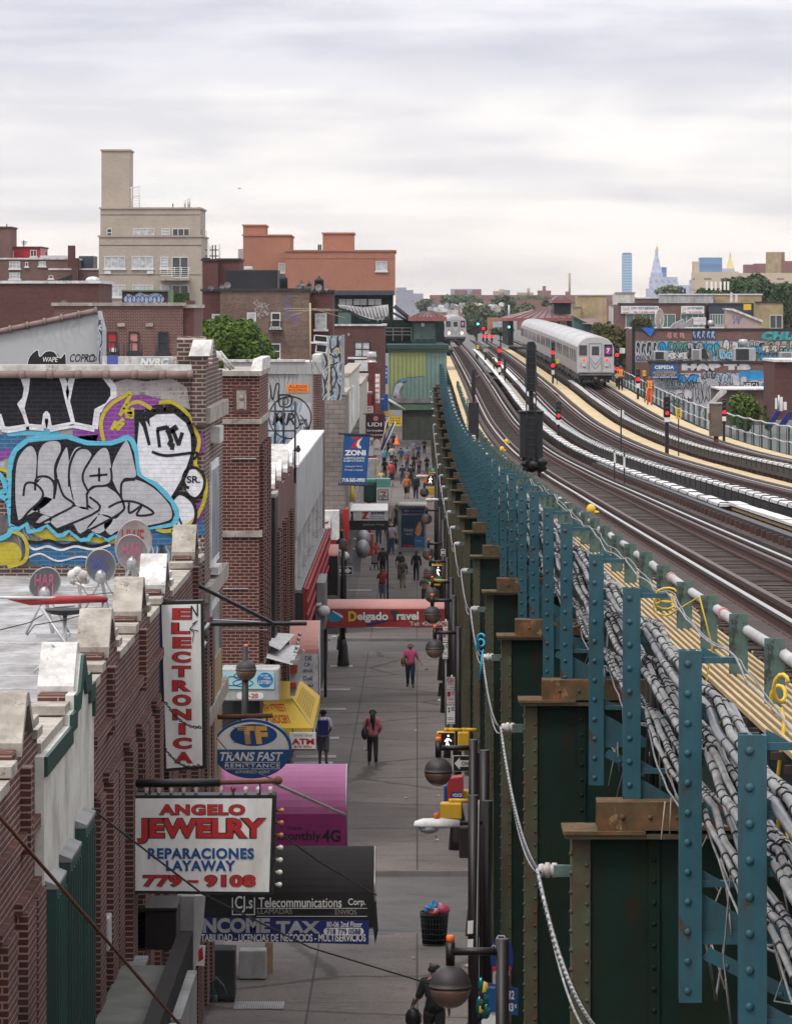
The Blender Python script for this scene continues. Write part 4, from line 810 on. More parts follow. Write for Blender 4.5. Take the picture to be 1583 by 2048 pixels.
mb=MB();mb.sbox(O2-8,O2-.15,138.02,176.4,-14,-5.8);mb.build('wall',M['char'],bD)
mb=MB();mb.sbox(O2-.14,O2-.12,138.1,176.3,-8.7,-7.16);mb.build('window',M['window'],bD)
mb=MB()
for k in range(7):y=138.3+k*6.2;mb.sbox(O2-.118,O2+.05,y,y+.5,-8.7,-7.152)
mb.build('mullion',M['cover'],bD)
mb=MB();mb.sbox(O2-.3,O2+.2,138,176.4,-8.8,-8.71);mb.build('ledge',M['grey'],bD)
mb=MB();mb.sbox(O2-.1,O2+.25,138,176.4,-13.9,-8.82);mb.build('shop_front',M['char'],bD)
t=thing('lattice_sign','long red lattice shop sign under the dark windows','sign',(XO(O2+.3,157),157,-11.9))
mb=MB();n=44
for k in range(n+1):y=138.5+k*37.5/n;mb.sbox(O2+.30,O2+.36,y,y+.3,-10.0,-8.7)
for z in(-10.0,-9.6,-9.2,-8.8):mb.sbox(O2+.361,O2+.40,138.4,176.3,z,z+.1)
mb.build('lattice',M['red'],t);mb=MB();mb.sbox(O2+.26,O2+.295,138.4,176.3,-10.05,-8.66);mb.build('backing',M['sign_red'],t)
bird=MB();c=P(596,899,139.5);bird.ball(c,.10,8,.8,1.3,.9);bird.ball((c.x,c.y-.12,c.z+.09),.05,8);bird.tube([(c.x,c.y+.1,c.z),(c.x,c.y+.24,c.z-.04)],[.05,.02],6);bird.tube([(c.x-.03,c.y,c.z-.08),(c.x-.03,c.y,-4.86)],.008,4);bird.tube([(c.x+.03,c.y,c.z-.08),(c.x+.03,c.y,-4.86)],.008,4)
tag(bird.build('pigeon',M['char']),'dark pigeon perched on the pale grey parapet','pigeon')
Y=177.0
bE=thing('spray_painted_building','brick building with a whitewashed spray-painted side wall and an orange roofing notice','building',(xpx(600,Y),Y,-14))
mess('mural_grey',[(.3,(.30,.29,.285)),(.42,(.36,.35,.345)),(.5,(.27,.265,.26)),(.56,(.05,.05,.055)),(.60,(.36,.36,.37)),(.7,(.33,.32,.32))],1.6,(.30,.29,.28));M['mural_grey']=bpy.data.materials['mural_grey']
mess('mural_blue',[(.3,(.50,.52,.55)),(.40,(.24,.38,.50)),(.46,(.02,.03,.05)),(.5,(.48,.5,.54)),(.56,(.18,.32,.46)),(.62,(.03,.04,.06)),(.7,(.5,.5,.53))],1.5,(.40,.40,.42));M['mural_blue']=bpy.data.materials['mural_blue']
mb=MB();mb.box(xpx(520,Y),xpx(626,Y),Y,Y+.4,-14,zpx(748,Y));mb.build('side_wall',M['mural_grey'],bE)
mb=MB();mb.box(xpx(520,Y),xpx(626,Y),Y+.401,185,-14,zpx(752,Y));mb.build('wall',M['brick_far'],bE)
mb=MB();mb.box(xpx(520,Y),xpx(622,Y),Y-.006,Y-.002,zpx(900,Y),zpx(805,Y));mb.build('painted_band',M['mural_blue'],bE)
mb=MB();mb.box(xpx(626.2,Y),xpx(643,Y),Y-.1,185,-14,zpx(735,Y));mb.build('corner_pier',M['brick_red'],bE)
mb=MB();mb.box(xpx(624,Y),xpx(640,Y),Y-.15,184,zpx(735,Y)+.002,zpx(710,Y));mb.box(xpx(593,Y),xpx(624,Y)-.01,Y-.1,184,zpx(742,Y),zpx(724,Y));mb.box(xpx(520,Y),xpx(593,Y)-.01,Y-.1,Y+.5,zpx(748,Y)+.002,zpx(742,Y));mb.build('coping',M['white_cap'],bE)
mb=MB();f=lambda p:(xpx(p[0],Y),zpx(p[1],Y))
for pts,wd in((poly_oval(580,835,42,42),2.5),(curve([(545,850),(560,822),(572,850),(588,820),(600,850)]),2.2),(curve([(558,795),(560,790),(582,792),(580,812),(560,812),(558,795)]),3),(poly_oval(571,802,5,7),2),(curve([(540,770),(545,800),(552,770),(558,770),(556,790)]),2.5),(curve([(605,860),(612,880),(620,850)]),2),(curve([(600,830),(615,850),(606,870)]),2)):mb.stroke([f(p)for p in pts],wd*Y/F,Y-.012)
write(mb,'MR',545,826,590,850,Y-.014,.01,.2);write(mb,'UPS',590,838,614,858,Y-.014,.01,.2)
mb.build('black_scrawl',M['black'],bE)
t=thing('roofing_notice','small orange notice with red letters high on the spray-painted wall','sign',P(595,785,Y));mb=MB();mb.pbox(574,768,617,785,Y-.03,.025);mb.build('panel',plain('notice_orange',(.72,.26,.03),var=.05),t);outlined(t,'ALEXIS',577,770,614,776,Y-.031,'sign_red',None,.02);outlined(t,'ROOFING',577,777.5,614,783,Y-.031,'sign_red',None,.02)
Yq=150.0
t=thing('parapet_wall','low scribbled roof parapet with a white gable cap left of the roofing notice','wall',P(560,745,Yq));mb=MB();mb.pbox(448,724,645,748,Yq,.4);mb.build('wall',M['mural_grey'],t)
mb=MB();mb.pbox(446,719,505,724,Yq-.05,.5);mb.pbox(530,719,610,724,Yq-.05,.5);mb.build('coping',M['white_cap'],t)
Y=165.0
M['mural_bw']=mess('mural_bw',[(.3,(.03,.03,.035)),(.40,(.05,.06,.08)),(.45,(.50,.52,.55)),(.50,(.42,.46,.50)),(.53,(.04,.06,.09)),(.58,(.16,.28,.38)),(.63,(.5,.5,.5)),(.7,(.05,.05,.06))],2.4)
t=thing('painted_chimney','tall narrow chimney wall sprayed in black, white and blue','chimney',P(662,790,Y));mb=MB();mb.pbox(644,672,683,800,Y,1.2);mb.build('wall',M['mural_bw'],t);mb=MB();f=lambda p:(xpx(p[0],Y),zpx(p[1],Y))
for pts,wd in((curve([(664,700),(674,692),(680,702),(672,715),(660,708)]),2.5),(curve([(650,770),(658,740),(668,735),(672,760),(660,785)]),2.5),(curve([(652,720),(660,730),(675,725)]),2.5)):mb.stroke([f(p)for p in pts],wd*Y/F,Y-.006)
mb.build('black_scrawl',M['black'],t);mb=MB();[mb.stroke([f(p)for p in q],4*Y/F,Y-.010)for q in(curve([(656,700),(658,740),(656,790)]),curve([(668,702),(676,697),(678,706)]))];mb.build('pale_scrawl',M['ply'],t)
mb=MB();mb.pbox(683.2,670,688,790,Y,1.2);mb.build('edge_trim',M['steel'],t)
t=thing('roof_sign_frame','two black and white sprayed panels on a bracket beside the painted chimney','panel',P(645,705,Y-1));mb=MB();mb.pprism([(630,670),(654,672),(656,685),(629,682)],Y-1,.1);mb.pprism([(634,688),(655,690),(653,705),(632,703)],Y-1,.1);mb.build('panel',M['black'],t);mb=MB()
for q in([(630,670),(654,672),(656,685),(629,682)],[(634,688),(655,690),(653,705),(632,703)]):mb.stroke([f(p)for p in q],2*Y/F,Y-1.02,True)
mb.box(xpx(622,Y),xpx(656,Y),Y-1.1,Y-1.05,zpx(686.5,Y),zpx(683,Y));mb.build('white_edge',M['white_paint'],t)
t=thing('aerial_mast','thin yellowish mast with long horizontal aerial rods','aerial',P(620,740,Y));mb=MB();mb.tube([P(620,606,Y),P(621,745,Y)],.035,6);mb.build('mast',M['ply'],t);mb=MB()
for a,b in(((568,617),(660,618)),((572,622),(678,619)),((580,632),(620,620)),((623,617),(690,636)),((623,620),(684,622))):mb.tube([P(*a,Y-.1),P(*b,Y+.1)],.012,5)
mb.build('rod',M['ply_grey'],t)
Y=105.6
t=thing('lottery_sign','grey box sign with a pale teal panel and a blue round lottery mark','sign',(xpx(510,Y),Y,zpx(1410,Y)))
mb=MB();mb.pbox(443,1338,558,1402,Y,1.3);mb.build('cabinet',M['pale_grey'],t,bevel=.03)
mb=MB();mb.pbox(443,1344,548,1378,Y-.03,.028);mb.build('panel',plain('teal_pale',(.36,.60,.62),rough=.4,var=.06),t)
mb=MB();pflat(mb,poly_oval(530,1360,16,15)[:-1],Y-.034);pflat(mb,[(446,1358),(452,1350),(456,1362),(450,1371),(445,1368)],Y-.034);mb.build('round_mark',plain('lottery_blue',(.02,.17,.42),rough=.4),t)
mb=MB()
for q in((465,1362,20,9),(486,1366,20,7),(480,1352,12,6)):mb.stroke([(xpx(a,Y),zpx(b,Y))for a,b in poly_oval(*q)],1.6*Y/F,Y-.036)
mb.build('line_drawing',M['sign_blue'],t)
for s,q in(('YOUR NEW',(519,1349,537,1353)),('YORK',(527,1354,541,1358.5)),('LOTTERY',(517,1361,543,1368))):outlined(t,s,*q,Y-.036,'sign_white',None,.02)
mb=MB();pflat(mb,poly_oval(480,1391.5,7,7,90,270,12)+poly_oval(520,1391.5,7,7,-90,90,12),Y-.006);mb.build('number_plate',M['sign_white'],t);outlined(t,'79-20',484,1387,516,1396,Y-.008,'sign_red',None,.02)
t=thing('awning','yellow hipped awning with dark red lettering over the grocery','awning',(xpx(570,109),109,zpx(1456,109)))
A=P(490,1402,110.2);B=P(584,1398,110.2);Cc=P(626,1456,109);D=P(490,1456,109);E=P(603,1362,114.5);Ff=P(640,1392,114.5)
mb=MB();mb.face([D,Cc,B,A]);mb.face([Cc,Ff,E,B]);mb.face([A,B,E,Vector((A.x,E.y,E.z))]);h=Vector((0,0,-.22));mb.face([D+h,Cc+h,Cc,D]);mb.face([Cc+h,Ff+h,Ff,Cc])
mb.build('cover',M['yellow_bright'],t)
def writeq(t,s,q,mat,bold=.02):
 vs,fs=text_geo(s,bold);x0=min(v[0]for v in vs);x1=max(v[0]for v in vs);y0=min(v[1]for v in vs);y1=max(v[1]for v in vs);mb=MB();o=[]
 nrm=(q[1]-q[0]).cross(q[3]-q[0]).normalized()*.012
 for v in vs:
  u,w_=(v[0]-x0)/(x1-x0),(v[1]-y0)/(y1-y0);o.append((q[0]*(1-u)+q[1]*u)*(1-w_)+(q[3]*(1-u)+q[2]*u)*w_+nrm)
 mb.add(o,fs);return mb.build('lettering',M[mat],t)
def onq(a,b,c,d,u0,v0,u1,v1):
 f=lambda u,v:(a*(1-u)+b*u)*(1-v)+(d*(1-u)+c*u)*v
 return[f(u0,v0),f(u1,v0),f(u1,v1),f(u0,v1)]
writeq(t,'79TH STREET',onq(D,Cc,B,A,.25,.56,.76,.84),'sign_red',.02);writeq(t,'DELI & GROCERY',onq(D,Cc,B,A,.18,.15,.73,.45),'sign_red',.02)
for k in range(7):writeq(t,'HOT AND COLD SANDWICHES',onq(Cc,Ff,E,B,.12,.2+k*.1,.8,.26+k*.1),'rust',.0)
mb=MB();mb.tube([D+h,Cc+h,Ff+h],.015,5);mb.tube([Cc+h,Cc,B],.012,5);mb.build('frame',M['steel'],t)
Y=108.6
t=thing('cash_machine_sign','small white sign with red letters hanging below the yellow awning','sign',P(605,1500,Y));mb=MB();mb.pbox(579,1465,631,1500,Y,.12);mb.build('panel',M['sign_white'],t);outlined(t,'ATM',583,1477,628,1489,Y-.003,'sign_red',None,.04);outlined(t,'$10 Bills',588,1491,623,1496,Y-.003,'sign_red',None,.02);outlined(t,'CARDNET GROUP',586,1469,625,1473,Y-.003,'sign_blue',None,.0)
mb=MB();mb.pbox(579,1498,631,1500.5,Y-.006,.13);mb.build('foot_strip',M['char'],t);mb=MB();mb.tube([P(585,1465,Y+.05),P(585,1456,Y+.05)],.01,5);mb.tube([P(625,1465,Y+.05),P(625,1456,Y+.05)],.01,5);mb.build('hanger',M['char'],t)
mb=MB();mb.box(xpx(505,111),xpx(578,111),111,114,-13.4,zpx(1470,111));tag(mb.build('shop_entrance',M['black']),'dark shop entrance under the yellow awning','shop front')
mb=MB();mb.pbox(562,1520,578,1556,110.5,.4);tag(mb.build('fruit_crates',M['dark_brown'],bevel=.02),'dark crates outside the grocery under the small white sign','crates')
t=thing('shop_canopy','jumble of pale canopy sheets and a box sign above the yellow awning','canopy',P(560,1340,112))
mb=MB();mb.face([P(518,1312,110),P(585,1330,109.5),P(600,1290,117),P(540,1290,117)]);mb.face([P(523,1285,112),P(560,1300,111),P(590,1268,118),P(545,1265,118)]);mb.build('sheet',M['cover'],t)
mb=MB();mb.pprism([(580,1322),(598,1318),(605,1300),(609,1302),(606,1335),(590,1392),(580,1392)],110,.25);mb.build('side_sign',M['pale_grey'],t)
mb=MB();mb.pbox(580,1330,594,1346,109.8,.15);mb.pbox(580,1366,592,1378,109.8,.15);mb.build('red_panel',M['red'],t);mb=MB();[mb.ball(P(584+k*2.2,1332-k*9,110.5+k*1.1),.05,8)for k in range(8)];mb.build('bulb',M['steel'],t)
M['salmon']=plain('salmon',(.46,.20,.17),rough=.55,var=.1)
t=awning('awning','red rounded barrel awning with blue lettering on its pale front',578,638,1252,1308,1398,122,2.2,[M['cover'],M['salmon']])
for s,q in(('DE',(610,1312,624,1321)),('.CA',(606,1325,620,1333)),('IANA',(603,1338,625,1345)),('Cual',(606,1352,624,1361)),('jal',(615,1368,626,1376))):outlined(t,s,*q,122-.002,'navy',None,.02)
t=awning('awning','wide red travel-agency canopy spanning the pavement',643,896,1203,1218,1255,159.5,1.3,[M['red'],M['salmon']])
Y=159.5
mb=MB();pflat(mb,[(654,1234),(664,1222),(682,1226),(686,1236),(674,1244),(660,1244)],Y-.006);mb.build('blue_emblem',plain('emblem_blue',(.02,.22,.38),rough=.4),t)
mb=MB();pflat(mb,[(664,1220),(686,1232),(684,1236),(666,1224)],Y-.010);mb.build('white_swoosh',M['sign_white'],t)
outlined(t,'D',696,1222,713,1243,Y-.004,'yellow_bright','black',.05,1.0);outlined(t,'elgado',714,1224,776,1245,Y-.004,'sign_white','black',.035,1.0);outlined(t,'T',782,1222,796,1242,Y-.004,'dark_green','black',.06,.8);outlined(t,'ravel',793,1223,837,1240,Y-.004,'sign_white','black',.035,1.0)
outlined(t,'Tel: 426-0500',819,1243,894,1251,Y-.004,'cover',None,.02);mb=MB();pflat(mb,[(730,1248),(752,1243),(790,1240),(760,1247),(735,1252)],Y-.006);mb.build('dark_swoosh',M['navy'],t)
mb=MB();mb.tube([(xpx(650,Y),Y+.6,zpx(1255,Y)),(xpx(650,Y),Y+.6,G0(Y))],.05,8);mb.tube([(xpx(890,Y),Y+.6,zpx(1255,Y)),(xpx(890,Y),Y+.6,G0(Y))],.05,8);mb.build('post',M['char'],t)
mb=MB();mb.tube([P(775,1207,Y+.9),P(790,1207,Y+.9)],[.03,.05],6);tag(mb.build('bread_scrap',M['ply']),'small tan scrap lying on the red canopy','scrap')
bx('stone_wall_end','grey stepped masonry end of a stair beside the red canopy','wall',632,1165,650,1260,150,5,'grey',.03)
t=awning('awning','brown arched entrance hood beside the one-way sign',648,676,1093,1112,1192,172,1.6,[M['dark_brown'],M['salmon']])
O3=-3.15
def bfront(name,label,y0,y1,ztop,mat,o=O3,back=9):
 t=thing(name,label,'building',(XO(o,y0),y0,-14.6));mb=MB();mb.sbox(o-back,o,y0,y1,-14.6,ztop);mb.build('wall',mat,t)
 mb=MB();mb.sbox(o-.6,o+.08,y0-.05,y1,ztop+.002,ztop+.14);mb.build('coping',M['coping'],t);return t
t=bfront('stone_building','narrow grey block-walled building at the second crossing',197,208,zpx(790,197),M['block_grey'],back=1.02)
t=bfront('cream_building','cream fronted building with rows of tall narrow windows',208.2,246,-3.25,M['stucco_white'])
for k in range(9):
 y=210.5+k*3.9;mb=MB();mb.sbox(O3+.001,O3+.02,y,y+1.7,-9.2,-6.0);w_=mb.build('window',M['window'],t)
for y in(217,236):mb=MB();mb.sbox(O3+.001,O3+.06,y,y+5,-5.6,-3.9);mb.build('pale_panel',M['white_paint'],t)
t=bfront('white_brick_building','pale brick fronted building behind the cream one',246.3,285,-4.4,brick('brick_white',(.52,.49,.43),(.44,.42,.38),(.34,.31,.28),bw=.5,bh=.2,ms=.03))
t=bfront('maroon_building','maroon building behind the pale brick front with a metal-capped chimney',285.3,330,-5.6,M['sign_red'],o=O3+.2)
mb=MB();mb.pbox(736,727,750,830,288,1);c=t;mb.build('chimney',plain('maroon',(.12,.03,.025),rough=.8,var=.25),t)
mb=MB();q=P(743,723,288.5);s=288/F;mb.lathe((q.x,q.y,zpx(727,288)),[(7*s,0),(10.5*s,.06),(10.5*s,.1),(8.5*s,.12),(8.5*s,.32),(10*s,.34),(10*s,.5),(9*s,.6),(9*s,.75),(.001,.76)],16);mb.build('cowl',M['galv'],t)
t=thing('shop_fascia','white shop fascia with red cents mark at the second crossing','shop front',P(665,1100,196));mb=MB();mb.pbox(600,1022,678,1080,195.5,1.4);mb.build('cabinet',M['cover'],t);mb=MB();mb.pbox(640,1037,660,1067,195.4,.08);mb.build('panel',M['sign_white'],t)
outlined(t,'0¢',640,1041,657,1051,195.39,'sign_red',None,.04);outlined(t,'AL',645,1057,657,1064,195.39,'sign_blue',None,.04)
mb=MB();mb.pbox(600,1081,672,1094,195.6,1.3);mb.build('red_band',M['sign_red'],t);outlined(t,'00',640,1083,656,1092,195.59,'sign_white',None,.03);mb=MB();mb.pbox(600,1094.5,676,1290,196.2,1);mb.build('front',M['char'],t)
mb=MB();mb.sbox(O3-.1,O3+.14,196.8,199.5,-10.3,-8.9);mb.build('side_fascia',M['sign_red'],t)
mb=MB();mb.sbox(O3+.02,O3+.06,197,246,-14.5,-9.8);tag(mb.build('shop_window',M['window']),'dark glazed shop fronts below the cream building','shop front')
for nm,px,mt,lb in(('red_panel_sign',671,'red','red upright panel sign on the grey block wall'),('blue_panel_sign',677,'sign_blue','blue upright panel sign on the grey block wall')):
 Y=198+(px-671)*.4;mb=MB();mb.pprism([(px,803),(px+8,800),(px+8,832),(px,842)],Y,.1);tag(mb.build(nm,M[mt]),lb,'sign')
Y=196.2
t=thing('banner','large blue hanging banner with white lettering and a red and white emblem','banner',P(712,970,Y));mb=MB();mb.pprism([(688,867),(740,871),(732,970),(682,967)],Y,.04);mb.build('cloth',M['sign_blue'],t);mb=MB();mb.tube([P(676,867,Y),P(742,870,Y)],.05,6);mb.tube([P(676,968,Y),P(735,971,Y)],.05,6);mb.build('rod',M['char'],t)
mb=MB();pflat(mb,[(703,874),(725,875),(713,892),(722,893),(722,897),(700,896),(714,879),(702,878)],Y-.008);mb.build('emblem',M['sign_red'],t);mb=MB();pflat(mb,[(716,881),(725,875),(719,884),(718,890),(722,893),(722,897),(716,896),(712,890)],Y-.014);mb.build('emblem_highlight',M['sign_white'],t)
for s,q,b in(('ZONI',(689,900,731,911),.05),('LANGUAGE',(688,914,729,918),.01),('CENTERS',(687,919.5,728,923.5),.01),('Uniting the World',(690,931,724,935),0),('Through Language',(688,938,726,942),0),('718-565-0900',(684,956,730,964),.03)):outlined(t,s,*q,Y-.004,'sign_white',None,b)
Y=213.0
t=thing('canopy','white-topped canopy with a red and blue school sign over a black band','canopy',P(735,1060,Y));mb=MB();a,b=P(694,1021,Y),P(775,1007,Y+6);mb.face([(a.x,Y,a.z),(b.x*Y/(Y+6),Y,a.z),(b.x,Y+6,b.z),(a.x*(Y+6)/Y,Y+6,b.z)]);mb.pbox(694,1021,775,1023,Y,.2);mb.build('roof',M['sign_white'],t)
mb=MB();mb.pbox(706,1022,775,1041,Y+.05,6);mb.build('fascia',M['cover'],t);mb=MB();mb.pbox(693,1041.5,776,1060,Y-.02,6);mb.pbox(693,1023.5,705.8,1041,Y-.02,6);mb.build('band',M['black'],t)
mb=MB();pflat(mb,[(725,1023),(738,1023),(731,1035),(737,1036),(737,1038),(722,1038),(730,1027),(724,1027)],Y+.04);mb.build('emblem',M['sign_red'],t);outlined(t,'ZONI',740,1024,768,1029,Y+.044,'navy',None,.04);outlined(t,'LANGUAGE',739,1032,768,1034.5,Y+.044,'navy',None,.01);outlined(t,'CENTERS',739,1036,768,1038.5,Y+.044,'navy',None,.01);outlined(t,'Jackson Plaza',726,1047,768,1052,Y-.028,'pale_grey',None,.01)
mb=MB();[mb.tube([P(x,1060,Y+d),Vector((xpx(x,Y+d),Y+d,G0(Y)))],.05,6)for x,d in((775,.3),(697,.3))];mb.build('post',M['char'],t)
M['vinyl']=plain('vinyl',(.24,.24,.25),rough=.45,var=.12)
for(x0,x1,yt,ym,yb,Y,lb)in((712,742,1060,1078,1086,208,'upper grey vinyl dome awning under the school canopy'),(710,740,1079,1098,1145,203,'lower grey vinyl dome awning reaching the ground by the school canopy')):
 t=thing('dome_awning',lb,'awning',P((x0+x1)/2,yb,Y));mb=MB();c=P((x0+x1)/2,ym,Y+.6);s=Y/F;mb.ball((c.x,c.y,c.z),1,18,(x1-x0)*s/2,.9,(ym-yt)*s);mb.build('dome',M['vinyl'],t);mb=MB();mb.pprism([(x0-5,ym),(x0+14,ym),(x0+10,yb),(x0-6,yb-2)],Y+.2,.8);mb.build('drape',M['vinyl'],t)
Y=226.0
t=thing('shop_awning','dark green rounded shop awning with a pale teal top edge','awning',P(740,1005,Y));mb=MB();mb.lathe((xpx(741,Y),Y+1.0,zpx(1005,Y)),[(.35,0),(.36,.85),(.28,1.05),(.001,1.12)],18);mb.pbox(727,966,752,1005,Y,1.6);mb.build('cover',M['dark_green'],t,bevel=.1);mb=MB();mb.pbox(728,958,752,966,Y+.1,1.4);mb.build('edge',plain('teal',(.12,.36,.29),rough=.5,var=.1),t,bevel=.05)
t=thing('cube_sign','boxy white shop sign with a striped red, orange and green numeral','sign',P(766,1004,Y));mb=MB();mb.pbox(752.5,975,780,1004,Y-.1,1.6);mb.build('cabinet',M['sign_white'],t);mb=MB();mb.pbox(752.5,958,780,974.8,Y-.05,1.5);mb.build('top',bpy.data.materials['teal'],t)
mb=MB();mb.pbox(755.5,979,776,1000,Y-.12,.018);mb.build('panel_edge',M['dark_green'],t);mb=MB();mb.pbox(757,980.5,774.5,998.5,Y-.13,.008);mb.build('panel',M['sign_white'],t)
mb=MB();pflat(mb,[(759,982),(772,982),(772,985),(768,991),(764,991),(767,985.5),(759,985.5)],Y-.136);mb.build('numeral',plain('numeral_red',(.62,.10,.03),rough=.4),t);mb=MB();pflat(mb,[(763,995),(766.5,995),(766,998),(763,998)],Y-.136);mb.build('numeral_foot',M['sign_red'],t);outlined(t,'ELEVEN',758.5,990.5,773,994.5,Y-.134,'dark_green',None,.03)
def board(px0,py0,px1,py1,Y,mat,label,words=(),wm='sign_white',name='hanging_sign',skew=0):
 t=thing(name,label,'sign',P((px0+px1)/2,py1,Y));mb=MB();mb.pprism([(px0,py0),(px1,py0+skew),(px1,py1),(px0,py1-skew)],Y,.06);mb.build('panel',M[mat],t)
 mb=MB();mb.tube([P(px0-8,py0,Y+.03),P(px1,py0,Y+.03)],.025,5);mb.build('rod',M['char'],t)
 for s,q in words:outlined(t,s,*q,Y-.004,wm,None,.02)
 return t
M['plum']=plain('plum',(.045,.008,.012),rough=.5,var=.15)
t=board(731,828,768,876,262,'plum','plum hanging banner with three white letters',(('UDI',(735,845,763,853)),('Our Immediate',(733,859,765,863)),('431-5410',(736,868,764,872))))
mb=MB();pflat(mb,poly_oval(751,837,5,5)[:-1],262-.008);mb.build('flower_mark',M['salmon'],t)
board(747,748,759,806,300,'sign_white','tall narrow white sign with red lines of text by the maroon chimney',(('Dr.K',(748,752,758,757)),('solid',(748,763,758,768)),('Health',(748,773,758,778)),('Center',(748,782,758,787)),('tel',(749,797,757,802))),'sign_red')
board(732,812,746,826,280,'sign_white','small white sign with two red words above the plum banner',(('ES',(734,814,744,818)),('W',(734,820,744,824))),'sign_red')
board(748,806,752,830,281,'red','narrow red strip sign above the plum banner')
board(761,789,776,822,310,'sign_blue','blue upright sign above the yellow arrow',(('KRA',(762,796,768,799)),))
board(736,875,746,912,255,'sign_white','white sign with red letters below the plum banner',(('COM',(737,880,745,892)),),'sign_red')
t=thing('arched_sign','small grey arched sign below the plum banner','sign',P(753,910,252));mb=MB();mb.pprism([(747,910),(747,888)]+[(753.5+6.5*math.cos(R(a)),887-8*math.sin(R(a)))for a in range(170,9,-20)]+[(760,888),(760,910)],252,.3);mb.build('panel',M['cover'],t);outlined(t,'On',749,896,758,900,251.99,'char',None,.02)
t=thing('arrow_sign','yellow and blue stepped arrow board','sign',P(778,862,330));mb=MB();mb.pprism([(768,811),(776,814),(778,824),(785,830),(772,832),(768,828)],330,.2);mb.build('arrow',M['yellow_bright'],t);mb=MB();mb.pprism([(767,833),(776,845),(776,856),(764,862),(764,850)],330,.2);mb.build('tail',M['sign_blue'],t);mb=MB();mb.pprism([(768,858),(776,857),(776,862),(768,866)],330,.2);mb.build('base',M['yellow_bright'],t)
board(777,833,803,852,350,'yellow_bright','yellow notice with dark lines of text under the green station house',(('GOLD SILVER',(779,835,801,838)),('WE BUY',(779,840,801,843)),('COMPRAMOS',(779,845,801,848))),'dark_brown')
board(770,732,775,768,330,'sign_blue','narrow blue upright sign beside the green station house',(('A',(771,736,774,740)),('B',(771,744,774,748)),('C',(771,752,774,756))))
for(a,b,mt,lb)in(((772,842),(757,900),'salmon','slanting striped pennant pole nearer the arrow board'),((789,845),(762,905),'navy','slanting blue pennant pole with a white edge')):
 t=thing('pennant',lb,'pennant',P(b[0],b[1],262));mb=MB();mb.pprism([(a[0]-3,a[1]),(a[0]+1,a[1]),(b[0]+3,b[1]-8),(b[0]-4,b[1])],262,.03);mb.build('cloth',M[mt],t);mb=MB();mb.tube([P(a[0]+2,a[1]-2,261.95),P(b[0]+2,b[1],261.95),P(b[0]-14,b[1]+45,261.95)],.025,5);mb.build('pole',M['white_paint'],t)
t=thing('street_fixtures','pale utility cabinet with yellow stripes behind the blue banner','cabinet',P(745,955,240));mb=MB();mb.pbox(733,917,755,957,240,.8);mb.build('casing',M['cover'],t,bevel=.05);mb=MB();mb.pbox(750,925,752,950,239.96,.03);mb.build('stripe',M['yellow_bright'],t)
t=thing('hydrant_post','red rounded call box behind the blue banner','call box',P(692,1005,209));mb=MB();q=P(692,1004,209);mb.lathe(q,[(.16,0),(.14,.4),(.12,.7),(.001,.85)],12);mb.build('casing',M['red'],t);mb=MB();q=P(704,1004,209.5);mb.lathe(q,[(.1,0),(.1,.5),(.06,.8),(.001,.82)],10);mb.build('yellow_cap',M['yellow_bright'],t)
bx('vending_box','red upright vending machine behind the lower dome awning','vending machine',731,1068,746,1112,209,.8,'sign_red')
Y=Yground(1104)
t=thing('bus_shelter','glass bus shelter with a dark blue drink poster','bus shelter',P(823,1104,Y));mb=MB();mb.pbox(795,1012,852,1098,Y,.18);mb.build('frame',M['grey'],t,bevel=.02);mb=MB();mb.pbox(802,1030,848,1094,Y-.02,.018);mb.build('poster',plain('poster',(.012,.035,.075),rough=.25,var=.4,scale=.9),t)
mb=MB();mb.pbox(803,1017,847,1027,Y-.02,.018);mb.build('header',M['navy'],t);outlined(t,'Mio',808,1019,818,1024,Y-.024,'pale_grey',None,.02,shear=.2);outlined(t,'Telecommunications',820,1020,843,1023,Y-.024,'pale_grey',None,0)
outlined(t,'Relaxate',808,1056,826,1063,Y-.024,'pale_grey',None,.0);outlined(t,'GASTE',811,1066,825,1070,Y-.024,'pale_grey',None,.0)
mb=MB();s=Y/F;mb.prism([((p[0]-CX)*s,(HY-p[1])*s)for p in((829,1067),(831,1056),(838,1043),(841,1044),(843,1056),(840,1070),(834,1073))],Y-.03,.008);mb.build('bottle',plain('bottle',(.36,.16,.05),rough=.3,var=.4,scale=6),t);mb=MB();pflat(mb,[(828,1073),(848,1073),(848,1094),(828,1094)],Y-.026);mb.build('blue_field',plain('poster_blue',(.01,.10,.24),rough=.3),t);outlined(t,'Corona',831,1079,843,1083,Y-.028,'pale_grey',None,0);mb=MB();pflat(mb,[(806,1090),(826,1090),(826,1093),(806,1093)],Y-.026);mb.build('red_strip',M['sign_red'],t)
mb=MB();a=P(798,1012,Y);b=P(852,1000,Y+5);mb.box(a.x,b.x,Y-.3,Y+3.6,a.z+.002,a.z+.1);mb.build('roof',M['pale_grey'],t)
mb=MB();[mb.tube([(x,Y+3.3,a.z),(x,Y+3.3,G0(Y))],.05,6)for x in(a.x+.1,b.x-.3)];mb.pbox(797,1098,801,1106,Y+.05,.1);mb.pbox(846,1098,850,1106,Y+.05,.1);mb.build('post',M['grey'],t)
YS=rng(24,160,2.5)+rng(160,640,6)[1:]
def rbox(mb,o0,o1,dz0,dz1,ys=YS,f=RZ):
 for a,b in zip(ys,ys[1:]):
  za,zb=f(a),f(b)
  mb.hexa([(XO(o0,a),a,za+dz0),(XO(o1,a),a,za+dz0),(XO(o1,b),b,zb+dz0),(XO(o0,b),b,zb+dz0),(XO(o0,a),a,za+dz1),(XO(o1,a),a,za+dz1),(XO(o1,b),b,zb+dz1),(XO(o0,b),b,zb+dz1)])
TR=[4.65,8.7,12.7]
